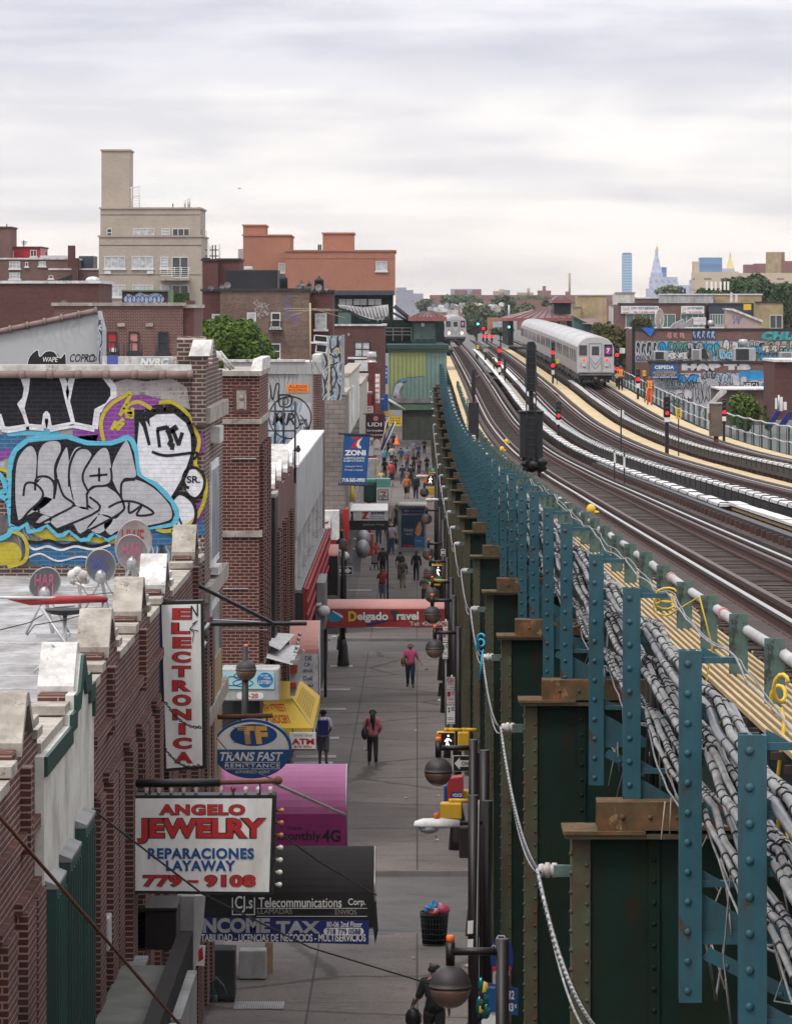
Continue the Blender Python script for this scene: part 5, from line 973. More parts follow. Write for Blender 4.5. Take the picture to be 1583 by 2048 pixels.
for tc_,lb in zip(TR,('railway track nearest the blue-green cable posts, empty in front of the oncoming train','middle railway track, empty, between the two trains','railway track under the near silver train, beside the walkway fence')):
 t=thing('railway_track',lb,'railway track',(XO(tc_,60),60,RZ(60)-.4),'tracks of the elevated railway')
 for s in(-1,1):
  o=tc_+s*.755;mb=MB();rbox(mb,o-.035,o+.035,-.045,0);mb.c=1;rbox(mb,o-.018,o+.018,-.14,-.046);rbox(mb,o-.075,o+.075,-.175,-.141);mb.build('rail',[M['rail_top'],M['rail_side']],t)
  o=tc_+s*.50;mb=MB();rbox(mb,o-.04,o+.04,-.05,.012);mb.c=1;rbox(mb,o-.02,o+.02,-.14,-.051);rbox(mb,o-.09,o+.05,-.175,-.141);mb.build('guard_rail',[M['guard_top'],M['rail_side']],t)
  o=tc_+s*1.12;mb=MB();rbox(mb,o-.10,o+.10,-.175,-.03);mb.build('guard_timber',M['tie'],t)
 mb=MB();y=24.0
 while y<560:
  e=random.uniform(-.03,.03);z=RZ(y)-.178;mb.sbox(tc_-1.35+e,tc_+1.35+e,y,y+.23,z-.22,z+random.uniform(-.015,0));y+=.52 if y<160 else .64
 mb.build('sleepers',M['tie'],t)['kind']='stuff'
 mb=MB();y=25.0
 while y<330:
  z=RZ(y)-.176
  for s in(-1,1):
   for q in(.62,.87):mb.box(XO(tc_+s*q,y)-.05,XO(tc_+s*q,y)+.05,y+.05,y+.2,z,z+.035)
  y+=.92
 mb.build('tie_plates',M['rail_side'],t)['kind']='stuff'
def covered_rail(o,y0,y1,label,dz=.24,wd=.28,ties=2.2,group='covered power rails beside the tracks'):
 t=thing('power_rail',label,'power rail',(XO(o,y0),y0,RZ(y0)),group);ys=[y for y in YS if y0<=y<=y1]
 mb=MB();rbox(mb,o-.05,o+.05,-.1,dz-.06,ys);mb.build('rail',M['black'],t);mb=MB();y=y0
 while y<y1:
  ln=random.uniform(2.4,4.4);e=random.uniform(-.015,.015);sub=[y+k*ln/4 for k in range(5)];rbox(mb,o-wd/2+e,o+wd/2+e,dz,dz+.05+random.uniform(0,.02),[q for q in sub]);y+=ln+random.uniform(.03,.12)
 mb.build('cover_board',M['cover'],t);mb=MB();y=y0
 while y<min(y1,330):
  z=RZ(y)+dz;x=XO(o,y);mb.tube([(x-wd/2-.03,y,z-.2),(x-wd/2-.03,y,z+.05),(x-wd/2,y,z+.085),(x+wd/2,y,z+.085),(x+wd/2+.03,y,z+.05),(x+wd/2+.03,y,z-.2)],.012,5,False);y+=ties
 mb.build('hoop',M['char'],t)['kind']='stuff';mb=MB();y=y0+.5
 while y<min(y1,330):z=RZ(y);x=XO(o,y);mb.box(x-.12,x+.12,y,y+.18,z-.24,z-.1);mb.box(x+.1,x+.14,y,y+.06,z-.2,z+dz);y+=2.2
 mb.build('stand',M['rail_side'],t);return t
covered_rail(7.28,25,430,'power rail with white cover boards on the left of the middle track');covered_rail(11.2,30,330,'power rail with white cover boards on the left of the near train')
covered_rail(6.32,92,500,'white-topped cable trough on the right of the leftmost track',dz=.12,wd=.28,ties=3.5)
t=thing('power_rail','bare black power rail with insulators on the right of the leftmost track','power rail',(XO(6.0,30),30,RZ(30)))
for y0,y1 in((25,58.5),(62,150)):
 ys=[y for y in YS if y0<=y<=y1];mb=MB();rbox(mb,5.93,6.07,-.02,.14,ys);rbox(mb,5.97,6.03,-.10,-.021,ys);mb.build('rail',M['black'],t);mb=MB();y=y0+.4
 while y<y1:z=RZ(y);x=XO(6.0,y);mb.box(x-.12,x+.12,y,y+.2,z-.22,z-.11);mb.box(x-.18,x-.1,y+.02,y+.16,z-.18,z+.1);y+=1.25
 mb.build('insulator',M['rail_side'],t)
t=thing('board_fence','low pale plank screen with white top boards beyond the bare power rail','screen',(XO(6.45,60),60,RZ(60)));mb=MB()
for k in range(5):rbox(mb,6.42,6.45,-.30+k*.09,-.25+k*.09,[y for y in YS if y<112])
mb.build('plank',M['grate'],t);mb=MB();y=26
while y<92:ln=random.uniform(2.5,4.5);rbox(mb,6.36,6.62,.16,.2+random.uniform(0,.02),[y,y+ln/2,y+ln]);y+=ln+.06
mb.build('top_board',M['cover'],t);mb=MB();y=26
while y<112:x=XO(6.47,y);z=RZ(y);mb.box(x,x+.05,y,y+.06,z-.3,z+.155);y+=1.2
mb.build('post',M['char'],t)
def walkway(o0,o1,y0,y1,mat,label,dz=-.16,name='walkway'):
 mb=MB();y=y0
 while y<y1-.5:ln=min(2.44,y1-y);rbox(mb,o0+random.uniform(-.01,.01),o1,dz-.04,dz+random.uniform(0,.012),[y,y+ln-.015]);y+=ln
 return struct(tag(mb.build(name,M[mat],origin=(XO(o0,y0),y0,RZ(y0))),label,'walkway'))
walkway(9.62,10.88,25,545,'ply','tan plywood walkway between the middle and the right tracks');walkway(13.8,15.0,60,545,'ply','tan plywood walkway along the right fence');walkway(6.55,7.02,113,520,'ply_grey','grey plank walkway between the two left tracks');walkway(2.62,3.4,176,470,'ply','tan plywood walkway beside the leftmost track')
mb=MB();ys=[y for y in YS if y<176]
for k in range(11):o=2.62+k*.070;rbox(mb,o,o+.030,-.24,-.20,ys)
mb.c=1;y=25
while y<170:mb.sbox(2.53,3.52,y,y+.05,RZ(y)-.3,RZ(y)-.245);y+=1.2
struct(tag(mb.build('walkway',[M['grate'],M['tie']],origin=(XO(3,30),30,RZ(30))),'yellow slatted walkway along the cable posts','walkway'))
gd=thing('track_girders','dark lengthwise girders carrying the tracks','girder',(XO(8,60),60,RZ(60)-2.0));big=rng(24,560,8)
for o in(3.05,3.9,5.4,7.95,9.45,11.95,13.45,15.3):
 mb=MB();rbox(mb,o-.15,o+.15,-.45,-.41,big);rbox(mb,o-.03,o+.03,-1.55,-.451,big);rbox(mb,o-.15,o+.15,-1.6,-1.551,big);mb.build('girder',M['el_dark'],gd)
BT=lambda y:RZ(y)-1.50
bents=[39.6,57,72.7,89.4,109,129,144,162,179,196,213]+[213+17*k for k in range(1,15)]
M['el_strip']=plain('el_strip',(.060,.080,.044),rough=.75,chips=((.10,.045,.02),4,.60),var=.3,scale=3,dirt=(.075,.035,.018),dirt_amt=.55,dirt_scale=2.5)
M['rust_green']=plain('rust_green',(.15,.070,.034),rough=.95,spec=.15,var=.5,scale=5,dirt=(.055,.075,.045),dirt_amt=.55,dirt_scale=3.5,chips=((.26,.17,.09),7,.60),bump=.3)
M['porcelain']=plain('porcelain',(.50,.49,.47),rough=.35,var=.12,dirt=(.16,.06,.03),dirt_amt=.35,dirt_scale=6)
for i,y in enumerate(bents):
 zt=BT(y);zb=G0(y);near=y<130
 t=thing('steel_bent',('rusty-topped steel bent nearest the camera, above the bus-stop signs','second steel bent from the camera, beside the white cobra lamp','third steel bent from the camera, beside the walk signal')[i]if i<3 else 'green riveted steel bent carrying the railway over the kerb','steel bent',(XO(1.4,y),y,zb),'riveted bents of the elevated railway')
 mb=MB();mb.sbox(1.42,15.9,y,y+.05,zt-2.6,zt-.06);mb.sbox(1.42,2.75,y+.001,y+.045,zb,zt-2.601);mb.sbox(15.0,15.9,y+.001,y+.3,zb,zt-2.601);mb.sbox(1.42,2.1,y+.4,y+.45,zb,zt-.06);mb.sbox(1.95,2.0,y+.05,y+.4,zb,zt-.06);mb.build('web',M['el_dark'],t)
 mb=MB();mb.sbox(1.36,1.52,y-.035,y-.002,zb,zt-.07);mb.sbox(1.36,1.395,y-.002,y+.5,zb,zt-.07);mb.c=1
 if near:
  z=zt-.2
  while z>max(zb,zt-7):mb.ball((XO(1.355,y),y-.02,z),.024,6);mb.ball((XO(1.49,y),y-.035,z-.1),.02,6);z-=.17
 mb.build('edge_angle',[M['el_strip'],M['el_strip']],t)
 mb=MB();mb.sbox(2.03,2.13,y-.03,y-.002,zt-6,zt-.07)
 if near:
  z=zt-.25
  while z>max(zb,zt-6):mb.ball((XO(2.08,y),y-.03,z),.024,6);z-=.19
 mb.build('stiffener',M['el_dark'],t)
 mb=MB();mb.sbox(1.30,15.95,y-.16,y+.5,zt-.058,zt-.02);mb.c=1;mb.sbox(1.28,2.0,y-.18,y+.5,zt-.019,zt+.012);mb.build('top_flange',[M['el_strip'],M['rust_green']],t)
 mb=MB();mb.sbox(1.58,2.9,y-.12,y-.10,zt+.013,zt+.24);mb.sbox(1.58,2.9,y-.12,y+.3,zt+.241,zt+.262);mb.sbox(1.58,2.9,y+.28,y+.3,zt+.013,zt+.24)
 if near:
  for k in range(4):mb.ball((XO(1.8+k*.24,y),y-.122,zt+.13),.022,6)
 mb.build('rusty_channel',M['rust_green'],t)
 mb=MB();x=XO(1.36,y);zi=zt-.36;mb.lathe((x-.02,y+.1,zi),[(.05,0),(.05,-.1)],10,'x');mb.c=1
 mb.lathe((x-.12,y+.1,zi),[(.045,0),(.065,-.01),(.065,-.05),(.045,-.06),(.068,-.075),(.068,-.11),(.045,-.12),(.06,-.135),(.05,-.17),(.02,-.175)],12,'x');mb.c=0;mb.box(x-.16,x+.2,y+.02,y+.05,zi-.05,zi+.05);mb.build('insulator',[M['pale_green'],M['porcelain']],t)
tips=[(XO(1.36,y)-.30,y+.1,BT(y)-.36)for y in bents]
p=tips[0];first=(p[0]+.05,27,p[2]+.55)
M['wire_wrap']=plain('wire_wrap',(.40,.40,.40),rough=.5,var=.5,scale=14,dirt=(.03,.03,.03),dirt_amt=.45,dirt_scale=8)
cable('messenger_cable',[first]+tips[:16],.017,'wire_wrap','pale twisted cable strung on white insulators along the steel bents',sag=.28,n=16)
mb=MB();prev=[Vector(q)for q in[first]+tips[:9]]
for a,b in zip(prev,prev[1:]):
 n=int((b-a).length/.35)
 for k in range(n):s=k/n;q=a.lerp(b,s)-Vector((0,0,.28*4*s*(1-s)));d=(b-a).normalized();mb.tube([q-d*.07+Vector((.02,0,-.015)),q+d*.07+Vector((-.018,0,.015))],.015,5)
tag(mb.build('cable_lashing',M['char']),'dark lashings wrapped round the pale cable along the bents','lashing')
cable('messenger_cable',[(q[0]+.02,q[1],q[2]-.03)for q in[first]+tips[:16]],.010,'wire_wrap','thin second strand sagging below the pale twisted cable',sag=.42,n=16)
posts=[25.4,31.2,39.75,47.6,57.1,65,72.85,81,89.5,99,109.1,119,129.1,136.5,144.1]+[144.1+8.5*k for k in range(1,27)]
pt0=thing('cable_post','nearest blue-green riveted cable post at the right edge','cable post',(0,0,0),'blue-green cable posts along the walkway')
mb=MB();mb.box(-.09,.09,-.03,0,-3.25,0);mb.box(-.015,.015,0,.2,-3.25,-.002);mb.box(-.08,.08,.2,.225,-3.25,-.002);mb.box(.09,.12,-.03,.12,-3.25,-.004)
z=-.12
while z>-3.2:mb.ball((-.01,-.032,z),.036,8,1,.7,1);z-=.275
ps=mb.build('post',M['blue_steel'],pt0)
for za in(-.08,-.60,-1.03,-1.52,-2.15):
 mb=MB();mb.box(.12,.44,.02,.045,za-.04,za);mb.box(.12,.44,.02,.13,za-.001,za+.016);mb.add([(.12,.035,za+.02),(.30,.035,za+.02),(.12,.035,za+.12),(.12,.055,za+.02),(.30,.055,za+.02),(.12,.055,za+.12)],[(0,1,2),(5,4,3),(0,3,4,1),(1,4,5,2),(2,5,3,0)]);mb.build('cable_arm',M['blue_steel'],pt0)
mb=MB();mb.box(.12,1.15,.03,.07,-2.72,-2.62);mb.box(.12,1.15,.03,.16,-2.619,-2.60);mb.add([(.12,.05,-2.61),(.75,.05,-2.61),(.12,.05,-2.25),(.12,.07,-2.61),(.75,.07,-2.61),(.12,.07,-2.25)],[(0,1,2),(5,4,3),(1,4,5,2)])
mb.hexa([(.12,.02,-2.85),(.2,.02,-2.75),(1.1,.02,-3.2),(1.02,.02,-3.3),(.12,.05,-2.85),(.2,.05,-2.75),(1.1,.05,-3.2),(1.02,.05,-3.3)])
for k in range(3):mb.ball((.35+k*.25,.02,-2.92-k*.13),.03,6);mb.ball((.6+k*.15,.028,-2.67),.026,6)
mb.build('brace',M['blue_steel'],pt0)
PTOP=table([(25.4,-2.42),(31.2,-2.39),(39.7,-2.49),(47.6,-2.63),(57,-2.76),(65,-2.92),(72.8,-3.0),(81,-3.19),(89.5,-3.34),(99,-3.58),(109,-3.75),(149,-4.45)])
for i,y in enumerate(posts):
 o=1.88;z=PTOP(y)if y<149 else RZ(y)+.82
 if i==0:pt0 .scale=(.75,.75,.75);pt0 .location=(XO(o,y),y,z);pt0['_o']=tuple(pt0 .location)
 else:dup(pt0,(XO(o,y),y,z),('second blue-green cable post from the camera, its brace bolted to the nearest post' if i==1 else 'third blue-green cable post, beside the yellow rope coil' if i==2 else 'blue-green riveted cable post holding up grey cable bundles'))
mk('cable_pale',(.22,.215,.21),rough=.5,var=.4,scale=6,dirt=(.08,.075,.07),dirt_amt=.35,dirt_scale=5)
def at_post(i,dx,dz):y=posts[i];return Vector((XO(1.90,y)+dx*.75,y+.06,(PTOP(y)if y<149 else RZ(y)+.82)+dz*.75))
def bundle(label,dz,cables,sag,mat='cable',ties=.62,upto=34,gr='grey cable bundles lying on the post arms'):
 t=thing('cable_bundle',label,'cable bundle',tuple(at_post(0,.3,dz)),gr)
 base=[at_post(0,0,dz)+Vector((.0,-6,.12))]+[at_post(i,0,dz)for i in range(upto)]
 mb=MB();tb=MB()
 for(dx,dy,r)in cables:
  ph=random.uniform(0,6.3);pts=[]
  def at(a,b,s):w_=a.y+(b.y-a.y)*s;return a.lerp(b,s)+Vector((dx*.9+.014*math.sin(w_*1.1+ph)+.006*math.sin(w_*3.7+ph*2),0,dy+r-sag*4*s*(1-s)*(1+.3*math.sin(a.y+ph))+.014*math.sin(w_*1.7+ph)))
  for a,b in zip(base,base[1:]):
   n=12 if a.y<130 else 5;pts+=[at(a,b,k/n)for k in range(n)]
   if ties and a.y<140:
    n=int((b.y-a.y)/(ties*(.55 if a.y<70 else 1)))
    for k in range(n):
     s=(k+random.uniform(.3,.7))/n;q=at(a,b,s);d=(at(a,b,min(1,s+.01))-at(a,b,max(0,s-.01))).normalized();(random.random()<.6)and tb.tube([q-d*random.uniform(.012,.03),q+d*.02],r*.85+random.uniform(.005,.010),7)
  mb.c=int(random.random()<.55);mb.tube(pts,r*random.uniform(.66,1.0),7)
 mb.build('cables',[M[mat],M['cable_pale']],t)
 if tb.v:tb.build('lashings',M['black'],t)['kind']='stuff'
bundle('top grey cable bundle on the second-highest arms of the blue-green posts',-.58,[(.14,0,.036),(.22,.0,.04),(.18,.065,.036),(.30,.0,.034),(.27,.06,.03)],.08)
bundle('second grey cable bundle, just below the top one on the post arms',-1.01,[(.12,0,.036),(.20,0,.036),(.28,.0,.036),(.16,.06,.034),(.24,.06,.034),(.35,0,.034)],.10,'cable')
bundle('third grey cable bundle, on the middle arms of the blue-green posts',-1.50,[(.12,0,.028),(.18,.0,.03),(.25,0,.032)],.10)
bundle('thin pale wires strung along the tips of the highest post arms',-.08,[(.34,0,.009),(.40,-.01,.009)],.07,'cable',0,9)
bundle('thin pale wires draped under the third cable bundle',-1.62,[(.14,0,.010),(.22,-.04,.010),(.34,-.01,.012)],.20,'cable_white',0)
mb=MB();rr=random.Random(5)
for k in range(9):
 y=rr.uniform(27,62);o=rr.uniform(2.0,2.3);z0=RZ(y)-rr.uniform(.4,1.2);L_=rr.uniform(.4,1.3);x=XO(o,y)
 mb.tube([(x,y,z0),(x+rr.uniform(-.1,.1),y+rr.uniform(-.3,.3),z0-L_*.5),(x+rr.uniform(-.15,.15),y+rr.uniform(-.5,.5),z0-L_),(x+rr.uniform(-.2,.2),y+rr.uniform(-.8,.8),z0-L_*rr.uniform(.5,.9))],rr.uniform(.006,.016),5)
tag(struct(mb.build('cable_tangle',M['cable']),'stuff'),'tangle of loose grey cable ends hanging between the nearest posts','cable tangle')
mb=MB()
for k in range(9):
 y=41.0+rr.uniform(-.4,.9);x=XO(2.2,y)+rr.uniform(-.1,.15);mb.tube([(x,y,RZ(y)-.1),(x+.03,y+.1,RZ(y)-.8),(x-.02,y+.15,RZ(y)-1.5-rr.random()*.4)],.035,6)
tag(mb.build('cable_splice',M['black']),'black splice sleeves hanging behind the second and third posts','cable sleeve')
mb=MB();rr=random.Random(9)
for k in range(50):
 y=rr.uniform(31,50);x=XO(2.25+rr.uniform(-.15,.2),y);z=RZ(y)-rr.uniform(.9,1.7);mb.tube([(x,y,z),(x+rr.uniform(-.12,.12),y+rr.uniform(-.2,.2),z-rr.uniform(.1,.5))],.006,4)
tag(mb.build('dry_weeds',M['ply_grey']),'dry brown weeds caught in the lowest wires','weeds')['kind']='stuff'
def rope(pts,label,r=.009):
 mb=MB();mb.tube(pts,r,6);tag(mb.build('yellow_rope',M['yellow_bright']),label,'rope','yellow ropes knotted round the cables')
def loops(c,n,rx,rz):return[Vector(c)+Vector((rx*math.cos(t*.6),.05*t/n,rz*math.sin(t*.6)-.02*t/n))for t in range(int(n*10.5))]
q=at_post(2,.40,-.05);rope(loops(q,3,.09,.05)+[q+Vector((.3,.1,-.05)),q+Vector((.42,.2,-.5)),q+Vector((.36,.3,-.9)),q+Vector((.5,.3,-1.2)),q+Vector((.55,.2,-1.0))],'yellow rope coiled on top of the third post and trailing down')
q=at_post(1,.55,-.75)+Vector((0,-1.5,-.2));rope(loops(q,2,.06,.06)+[q+Vector((.12,.1,-.3)),q+Vector((.22,.1,-.75)),q+Vector((.3,.1,-.95))],'yellow rope end knotted among the wires below the second post')
q=Vector(P(1562,1365,33.5));rope(loops(q,2,.05,.08)+[q+Vector((.02,0,-.3)),q+Vector((-.03,.1,-.8)),q+Vector((-.01,.1,-1.2))],'yellow rope tied to the picket at the right edge of the picture',.016)
q=Vector(P(961,1275,72));mb=MB();mb.tube(loops(q,2,.06,.08)+[q+Vector((.02,0,-.3)),q+Vector((-.02,.1,-.7))],.018,5);tag(mb.build('blue_rope',plain('rope_blue',(.03,.35,.55),var=.1)),'small blue rope knotted at an insulator of the pale cable','rope')
pk0=thing('railing_picket','flat pale green railing picket beside the yellow walkway','picket',(0,0,0),'flat pale green pickets along the walkway');mb=MB();mb.box(-.085,.085,-.012,.012,-.78,0);mb.build('blade',M['pale_green'],pk0);mb=MB();mb.box(-.04,.04,.013,.03,-.7,-.62);mb.box(-.04,.04,.013,.03,-.2,-.12);mb.build('clip',M['char'],pk0)
y=36.8;k=0
while y<330:
 loc=(XO(2.92,y),y,RZ(y)+.34+random.uniform(-.03,.03))
 if k==0:pk0 .location=loc
 else:dup(pk0,loc)
 y+=4.15 if y<120 else 4.8;k+=1
pipe=[Vector((XO(3.0,y),y,RZ(y)+.20+.02*math.sin(y)))for y in rng(26,330,3)]
t=thing('conduit_pipe','white pipe running behind the pale green pickets','pipe',tuple(pipe[0]));mb=MB();mb.tube(pipe,.048,8);mb.build('pipe',M['pale_grey'],t);mb=MB()
for q,q2 in list(zip(pipe,pipe[1:]))[::3][:14]:mb.tube([q,q.lerp(q2,.06)],.062,8)
mb.build('red_coupling',M['salmon'],t)
t=thing('walkway_fence','dark green pipe fence along the right walkway','fence',(XO(15.05,200),200,RZ(200)-.2));mb=MB();y=120.0
while y<420:x=XO(15.05,y);z=RZ(y);mb.box(x-.04,x+.04,y,y+.06,z-1.3,z+.95);y+=4.8
mb.build('post',plain('fence_green',(.018,.06,.055),rough=.5,var=.2),t)
for k,dz in enumerate((.98,.35,-.25)):
 mb=MB();mb.tube([(XO(15.05,y),y,RZ(y)+dz+.03*math.sin(y*.9+k))for y in rng(118,422,2.4)],.035 if k==0 else .03,6);mb.build('rail',M['cable_white']if k<2 else M['dark_green'],t)
mb=MB();y=121.2
while y<420:x=XO(15.05,y);z=RZ(y);mb.box(x-.015,x+.015,y,y+.03,z-1.2,z+.93);y+=4.8
mb.build('bar',bpy.data.materials['fence_green'],t)
rbx=MB();rbox(rbx,15.35,15.45,-1.6,-.25,big);tag(rbx.build('edge_girder',M['el_dark']),'dark edge girder under the right walkway fence','girder')
M['car_steel']=plain('car_steel',(.40,.36,.36),rough=.32,metal=.55,var=.12,scale=1.2,dirt=(.22,.19,.18),dirt_amt=.3)
M['car_front']=plain('car_front',(.50,.49,.49),rough=.35,metal=.35,var=.07)
M['car_roof']=plain('car_roof',(.56,.55,.55),rough=.5,var=.08,scale=1,dirt=(.34,.33,.32),dirt_amt=.3)
M['purple']=plain('purple',(.26,.03,.20),rough=.4,var=.05)
CARL=15.3
def car(first,label,mode):
 t=thing('subway_car',label,'subway car',(0,0,0),'cars of the near silver train' if mode=='near' else 'cars of the oncoming train')
 half=[(1.31,1.0),(1.32,2.6),(1.30,2.85),(1.20,3.12),(.95,3.38),(.55,3.55),(0,3.61)]
 ring=half+[(-a,b)for a,b in half[-2::-1]];n=len(ring)
 mb=MB();mb.add([(x,.12,z)for x,z in ring]+[(x,CARL,z)for x,z in ring],[(k,k+1,n+k+1,n+k)for k in range(2)]+[(k,k+1,n+k+1,n+k)for k in range(n-3,n-1)]+[(n-1,0,n,2*n-1)])
 mb.face([(x,CARL,z)for x,z in ring]);f=[(x*.97,.0,z if z<3 else z-.03)for x,z in ring];mb.c=1;mb.face(f[::-1]);mb.add(f+[(x,.12,z)for x,z in ring],[(k+1,k,n+k,n+k+1)for k in range(n-1)]);mb.build('body',[M['car_steel'],M['car_front']],t)
 mb=MB();mb.add([(x*1.004,.1,z+.006)for x,z in ring[2:-2]]+[(x*1.004,CARL,z+.006)for x,z in ring[2:-2]],[(k,k+1,n-4+k+1,n-4+k)for k in range(n-5)],True)
 for y in(1.6,4.7,7.8,10.9,13.8):
  for k in range(2,n-3):
   (a,b),(c,d)=ring[k],ring[k+1]
   mb.hexa([(a*1.005,y,b+.008),(c*1.005,y,d+.008),(c*1.005,y+.10,d+.008),(a*1.005,y+.10,b+.008),(a*1.02,y,b+.03),(c*1.02,y,d+.03),(c*1.02,y+.10,d+.03),(a*1.02,y+.10,b+.03)])
 mb.build('roof',M['car_roof'],t)
 mb=MB();mb.box(-1.2,1.2,.15,CARL-.1,.55,.99);mb.box(-1.28,1.28,-.06,.3,.82,.998);mb.build('underframe',M['black'],t)
 mb=MB()
 for y in(2.6,12.7):
  for yy in(-.9,.9):
   for s in(-1,1):mb.lathe((s*.755,y+yy,.43),[(.43,-.06),(.43,.06)],14,'x')
  mb.box(-1.05,-.95,y-1.4,y+1.4,.3,.62);mb.box(.95,1.05,y-1.4,y+1.4,.3,.62)
 mb.build('bogie',M['black'],t)
 for y in(2.3,7.4,12.4):
  for s in(-1,1):
   mb=MB();x0,x1=sorted((s*1.322,s*1.335));mb.box(x0,x1,y-.65,y+.65,1.05,2.95 if s<0 else 2.95);d=mb.build('door',M['car_front'],t)
   mb=MB();x0,x1=sorted((s*1.336,s*1.342));mb.box(x0,x1,y-.5,y-.1,1.75,2.6);mb.box(x0,x1,y+.1,y+.5,1.75,2.6);mb.build('pane',M['window'],d)
 for y in(4.2,5.5,9.2,10.6,14.3):
  mb=MB()
  for s in(-1,1):x0,x1=sorted((s*1.323,s*1.33));mb.box(x0,x1,y-.55,y+.55,1.8,2.6)
  mb.build('window',M['window'],t)
 mb=MB()
 for z in(1.12,1.22,1.32,1.42,1.52,2.72):
  for s in(-1,1):
   x0,x1=sorted((s*1.312,s*1.326))
   for a,b in((.15,1.62),(2.98,6.72),(8.08,11.72),(13.08,CARL-.05)):mb.box(x0,x1,a,b,z,z+.035)
 mb.build('rib',M['car_steel'],t)
 if not first:return t
 mb=MB();mb.box(-1.15,-.62,-.012,-.002,2.28,2.98);w_=mb.build('window',M['window'],t);mb=MB()
 for q in((-1.2,-1.15,2.23,3.03),(-.62,-.57,2.23,3.03),(-1.15,-.62,2.98,3.03),(-1.15,-.62,2.23,2.28)):mb.box(q[0],q[1],-.03,-.004,q[2],q[3])
 mb.build('frame',M['car_steel'],w_)
 mb=MB();mb.box(-.42,.42,-.02,-.002,1.12,3.08);d=mb.build('end_door',M['car_front'],t);mb=MB();mb.box(-.26,.26,-.03,-.021,2.28,2.92);mb.build('pane',M['window'],d)
 mb=MB()
 for q in((-.46,-.42,1.1,3.14),(.42,.46,1.1,3.14),(-.46,.46,3.085,3.14)):mb.box(q[0],q[1],-.04,-.004,q[2],q[3])
 for s in(-1,1):
  for k in range(2):mb.tube([(s*.40,-.05,2.15-k*.25),(s*.2,-.055,1.85-k*.28),(0,-.06,1.62-k*.3)],.014,5)
 mb.build('door_frame',M['grey'],d)
 mb=MB();mb.box(.62,1.2,-.03,-.002,2.2,3.06);sgn=mb.build('route_sign',M['black'],t)
 mb=MB();mb.add([(.91+.26*math.cos(2*math.pi*k/24),-.036,2.62+.30*math.sin(2*math.pi*k/24))for k in range(24)],[tuple(range(24))]);mb.build('purple_disc',M['purple'],sgn)
 vs,fs=text_geo('7',.04);a=[min(v[i]for v in vs)for i in(0,1)];b=[max(v[i]for v in vs)for i in(0,1)];mb=MB();mb.add([(.79+.24*(v[0]-a[0])/(b[0]-a[0]),-.042,2.45+.34*(v[1]-a[1])/(b[1]-a[1]))for v in vs],fs);mb.build('numeral',M['sign_white'],sgn)
 for s in(-1,1):
  mb=MB();mb.lathe((s*.82,0,1.95),[(.085,-.002),(.085,-.05),(.06,-.07),(.001,-.08)],12,'y');mb.build('tail_light',M['red_light']if mode=='near' else M['sign_red'],t)
  mb=MB();mb.lathe((s*.80,0,1.5),[(.11,-.002),(.11,-.05),(.09,-.07),(.001,-.075)],12,'y');mb.build('headlight',M['steel']if mode=='near' else M['head_light'],t)
  mb=MB();mb.tube([(s*1.05,-.05,1.35),(s*1.05,-.05,2.0)],.015,5);mb.tube([(s*.55,-.05,1.3),(s*.55,-.05,2.1)],.012,5);mb.build('handrail',M['car_steel'],t)
 mb=MB();mb.box(-1.2,1.2,-.14,-.002,1.0,1.10);mb.box(-1.2,1.2,-.12,-.002,.86,.93);mb.build('anticlimber',M['grey'],t)
 mb=MB();mb.box(-.16,.16,-.4,-.07,.45,.75);mb.lathe((0,-.4,.6),[(.14,0),(.14,-.12),(.08,-.2)],10,'y');mb.box(-.9,.9,-.1,.1,.35,.5);mb.build('coupler',M['char'],t)
 mb=MB();mb.lathe((0,-.45,.62),[(.07,-.16),(.07,-.18)],8,'y');mb.build('red_mark',M['sign_red'],t)
 return t
def place(t,o,y):
 z0,z1=RZ(y),RZ(y+CARL);t.location=(XO(o,y),y,z0);t.rotation_euler=(math.atan((z1-z0)/CARL),0,-SK)
def train(o,y0,n,mode,first_label,next_label):
 a=car(True,first_label,mode);place(a,o,y0);b=car(False,next_label,mode);place(b,o,y0+15.75)
 for k in range(2,n):c=dup(b,(0,0,0));place(c,o,y0+15.75*k)
train(12.7,321,11,'near','silver subway car with red tail lights and a purple seven disc','silver subway car coupled ahead of the last car of the near train')
train(4.75,559,4,'far','oncoming silver subway car with lit headlights at the station','silver subway car behind the oncoming lit one')
